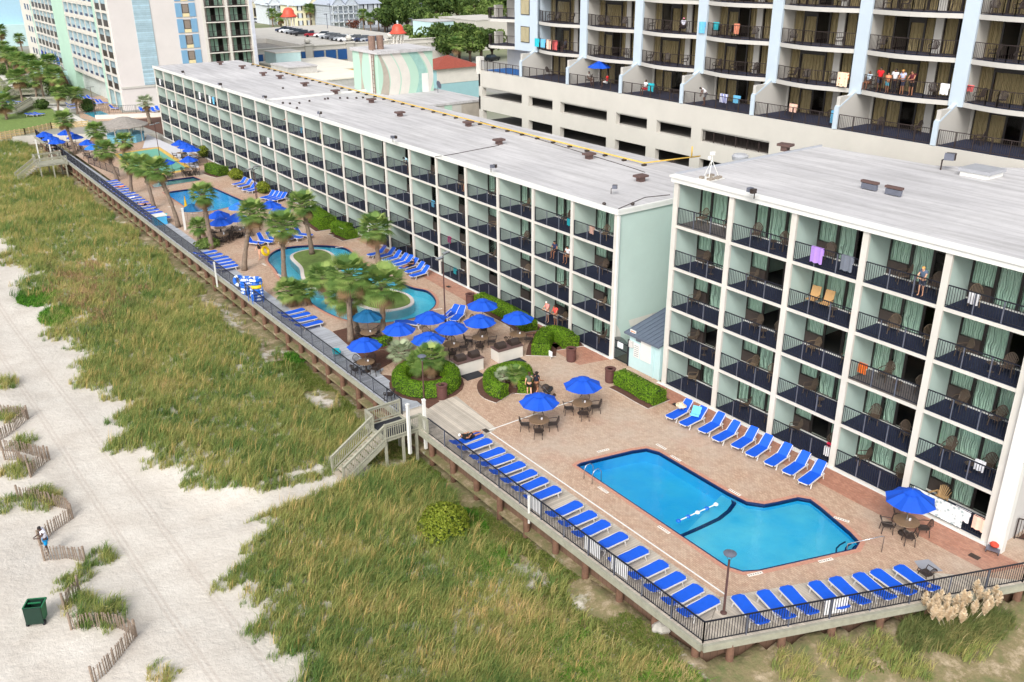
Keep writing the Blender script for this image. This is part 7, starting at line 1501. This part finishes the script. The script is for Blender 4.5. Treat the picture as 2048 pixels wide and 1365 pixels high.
house('blue_grey_house', 'blue grey house with porches and carport in front of the woods', 664, 763, 60, 11, hsid, mat('grey_metal_roof', S(170, 178, 192), .5, .06), (.15, .4), 5, 3, .5)
o, zt, x0, x1 = blk('tan_parking_deck', 'tan open parking deck behind the porch house at the top', 'building', 503, 545, 4, 400, 20, mat('tan_concrete', S(206, 198, 170), .9, .12, .3)); MB().box(.5, x1-x0-.5, -.1, -.01, 1, 4.5, dark).build('opening', o); MB().box(.5, x1-x0-.5, -.1, -.01, 9, 9.8, dark).build('opening', o)
blk('small_mint_building', 'small mint box building among the trees', 'building', 864, 907, 44, 215, 10, pale_mint); blk('white_upper_garage', 'white ramped garage wall left of the hotel tower', 'building', 952, 1040, 40, 225, 20, cream, roofm_=concrete)
blk('mint_plant_room', 'mint rooftop box before the blue shutters', 'building', 551, 601, 106, 186, 6, pale_mint, roofm_=white); blk('grey_plant_room', 'grey rooftop block behind the yellow pipe', 'building', 576, 634, 135, 160, 8, mat('grey_block', S(186, 184, 180), .9))
blk('cream_low_roof', 'low cream roofed building in front of the parking garage', 'building', 600, 745, 140, 172, 22, cream, roofm_=mat('cream_roof', S(226, 220, 206), .9, .08, .4)); blk('white_low_roof', 'low white building between cream roof and mural tower', 'building', 640, 752, 158, 150, 16, mat('grey_block', S(186, 184, 180), .9), roofm_=mat('cream_roof', S(226, 220, 206), .9, .08, .4))
o = thing('second_pipe', 'rusty yellow pipe across the low cream roof', 'pipe', PY(635, 146, 171)); q = PY(733, 140, 171)-o.location; MB().tube([(0, -.3, .25), q+Vector((0, -.3, .25))], .12, yellow, 6).build('pipe_run', o)
flat('roadway', [(2100, 150), (2250, 250), (2900, 260), (2900, 200)], .01, asphalt)
# oaks
def oak_mesh(m, n=1900, sz=.42):
    b = MB(); lob = [(Vector((random.uniform(-2.6, 2.6), random.uniform(-2.6, 2.6), random.uniform(3.2, 6.6))), random.uniform(1.3, 2.2)) for _ in range(13)]; pts = []
    for _ in range(n): c, r = random.choice(lob); v = Vector((random.gauss(0, 1), random.gauss(0, 1), random.gauss(.2, 1))).normalized(); pts.append((c+Vector((v.x*r, v.y*r, v.z*r*.75)), v))
    leafquads(b, pts, m, sz, .9); return b.mesh('crown', rnd=True)
OK_ = [oak_mesh(oak_l), oak_mesh(oak_l), oak_mesh(oak_l2, 1500)]; OR = oak_mesh(red_l, 700)
tb = MB(); tb.tube([(0, 0, -.5), (.1, 0, 2), (.0, .1, 4)], [.4, .3, .15], bark2, 8); [tb.tube([(0, 0, 1.8), (1.2*math.cos(a), 1.2*math.sin(a), 3.6), (1.9*math.cos(a), 1.9*math.sin(a), 5)], [.2, .12, .05], bark2, 6) for a in (0, 1.5, 3, 4.6)]; tkm = tb.mesh('trunk', True)
def oak(p, s, lab, cm, grp='trees behind the buildings'):
    o = thing('oak_tree', lab, 'tree', p, 0, grp); t = ob('trunk', tkm, o); c = ob('crown', cm, o, (0, 0, 0), random.random()*6); c.scale = (s, s, s*random.uniform(.85, 1.1)); t.scale = (s, s, s); return o
rowsT = [('front row left of the hotel tower', [(848, 124), (872, 122), (895, 126), (918, 121), (940, 124), (962, 122), (984, 118)], 1.05), ('second row left of the hotel tower', [(835, 104), (862, 100), (892, 98), (920, 102), (955, 96), (978, 92)], 1.0), ('middle rank behind the mint box', [(770, 66), (790, 62), (815, 66), (838, 70), (930, 76), (962, 72), (985, 66), (875, 80), (905, 82)], 1.15),
 ('rear rank at the top of the view', [(755, 40), (772, 44), (790, 38), (808, 44), (828, 46), (850, 42), (872, 46), (895, 44), (915, 48), (938, 44), (960, 48), (982, 44), (1000, 50)], 1.5), ('farthest rank at the very top', [(745, 22), (765, 20), (785, 22), (808, 20), (830, 22), (853, 20), (876, 22), (900, 20), (925, 22), (950, 20), (975, 22), (998, 20), (650, 22), (600, 20), (700, 20)], 2.0)]
for rn_, L, s in rowsT:
    for i, (x, y) in enumerate(L): oak(P(x, y, 0), s*random.uniform(.85, 1.2), 'oak tree, %s, %s' % (nth(i), rn_), random.choice(OK_))
for i, (x, y) in enumerate([(708, 64), (775, 64)]): oak(P(x, y, 0), .6, 'small reddish tree %s the blue grey house' % ['in front of', 'right of'][i], OR)
for i, (x, y, h, lab) in enumerate([(546, 54, 5, 'before the porch house'), (562, 56, 3.5, 'right of the first cupola'), (622, 56, 7, 'bushy one before the cream house'), (644, 52, 8.5, 'tall one before the cream house'), (728, 64, 6, 'before the blue grey house'), (742, 66, 5, 'second before the blue grey house'), (758, 62, 6, 'at the right corner of the blue grey house'), (915, 130, 5, 'between the oaks and the tower')]): p = P(x, y, 0); palm(p, p+Vector((0, 0, h)), 'distant palm '+lab, CF[i % 2], 1.7, .25, 'distant palms')
for i, (x, y, h) in enumerate([(541, 60, 9), (578+85, 62, 9), (658, 92, 9), (826, 95, 8), (845, 60, 9)]): o = thing('street_lamp', 'slim street lamp behind the garage, %s from the left' % nth(i), 'street lamp', P(x, y, 0), 0, 'distant street lamps'); MB().tube([(0, 0, 0), (0, 0, h)], .1, railp, 6).build('pole', o); MB().box(-.9, .2, -.15, .15, h, h+.2, railp).build('lamp_head', o)

for i, (x, y, r, m) in enumerate([(150, 560, 2.2, 0), (200, 545, 1.6, 1), (250, 640, 1.5, 0), (330, 560, 2.0, 1), (300, 500, 2.4, 0), (390, 560, 2.0, 0), (90, 470, 2.0, 1), (30, 440, 2.2, 0), (60, 560, 1.4, 1), (430, 480, 2.4, 0), (480, 470, 2.2, 0), (350, 430, 1.6, 1), (250, 430, 2.0, 0), (180, 420, 2.2, 1)]):
    bush(K('A', x, y, 0), (r, r, r*.7), 'leafy shrub under the far palms, %s of fourteen' % nth(i), [oak_l, oak_l2][m], 'shrub', 260, .22, 'shrubs under the far palms')
for i, (x, y, h) in enumerate([(60, 470, 6), (100, 500, 6.5), (160, 520, 6), (215, 560, 6.5), (260, 590, 6), (330, 560, 6.5), (30, 330, 7), (350, 600, 5), (135, 610, 5), (40, 700, 3)]):
    p = K('A', x, y, 0); palm(p, p+Vector((random.uniform(-.5, .5), 0, h)), 'shaggy palm in the row toward the far hotel, %s of ten' % nth(i), CF[i % 2], 1.5, .2, 'far row of palms')
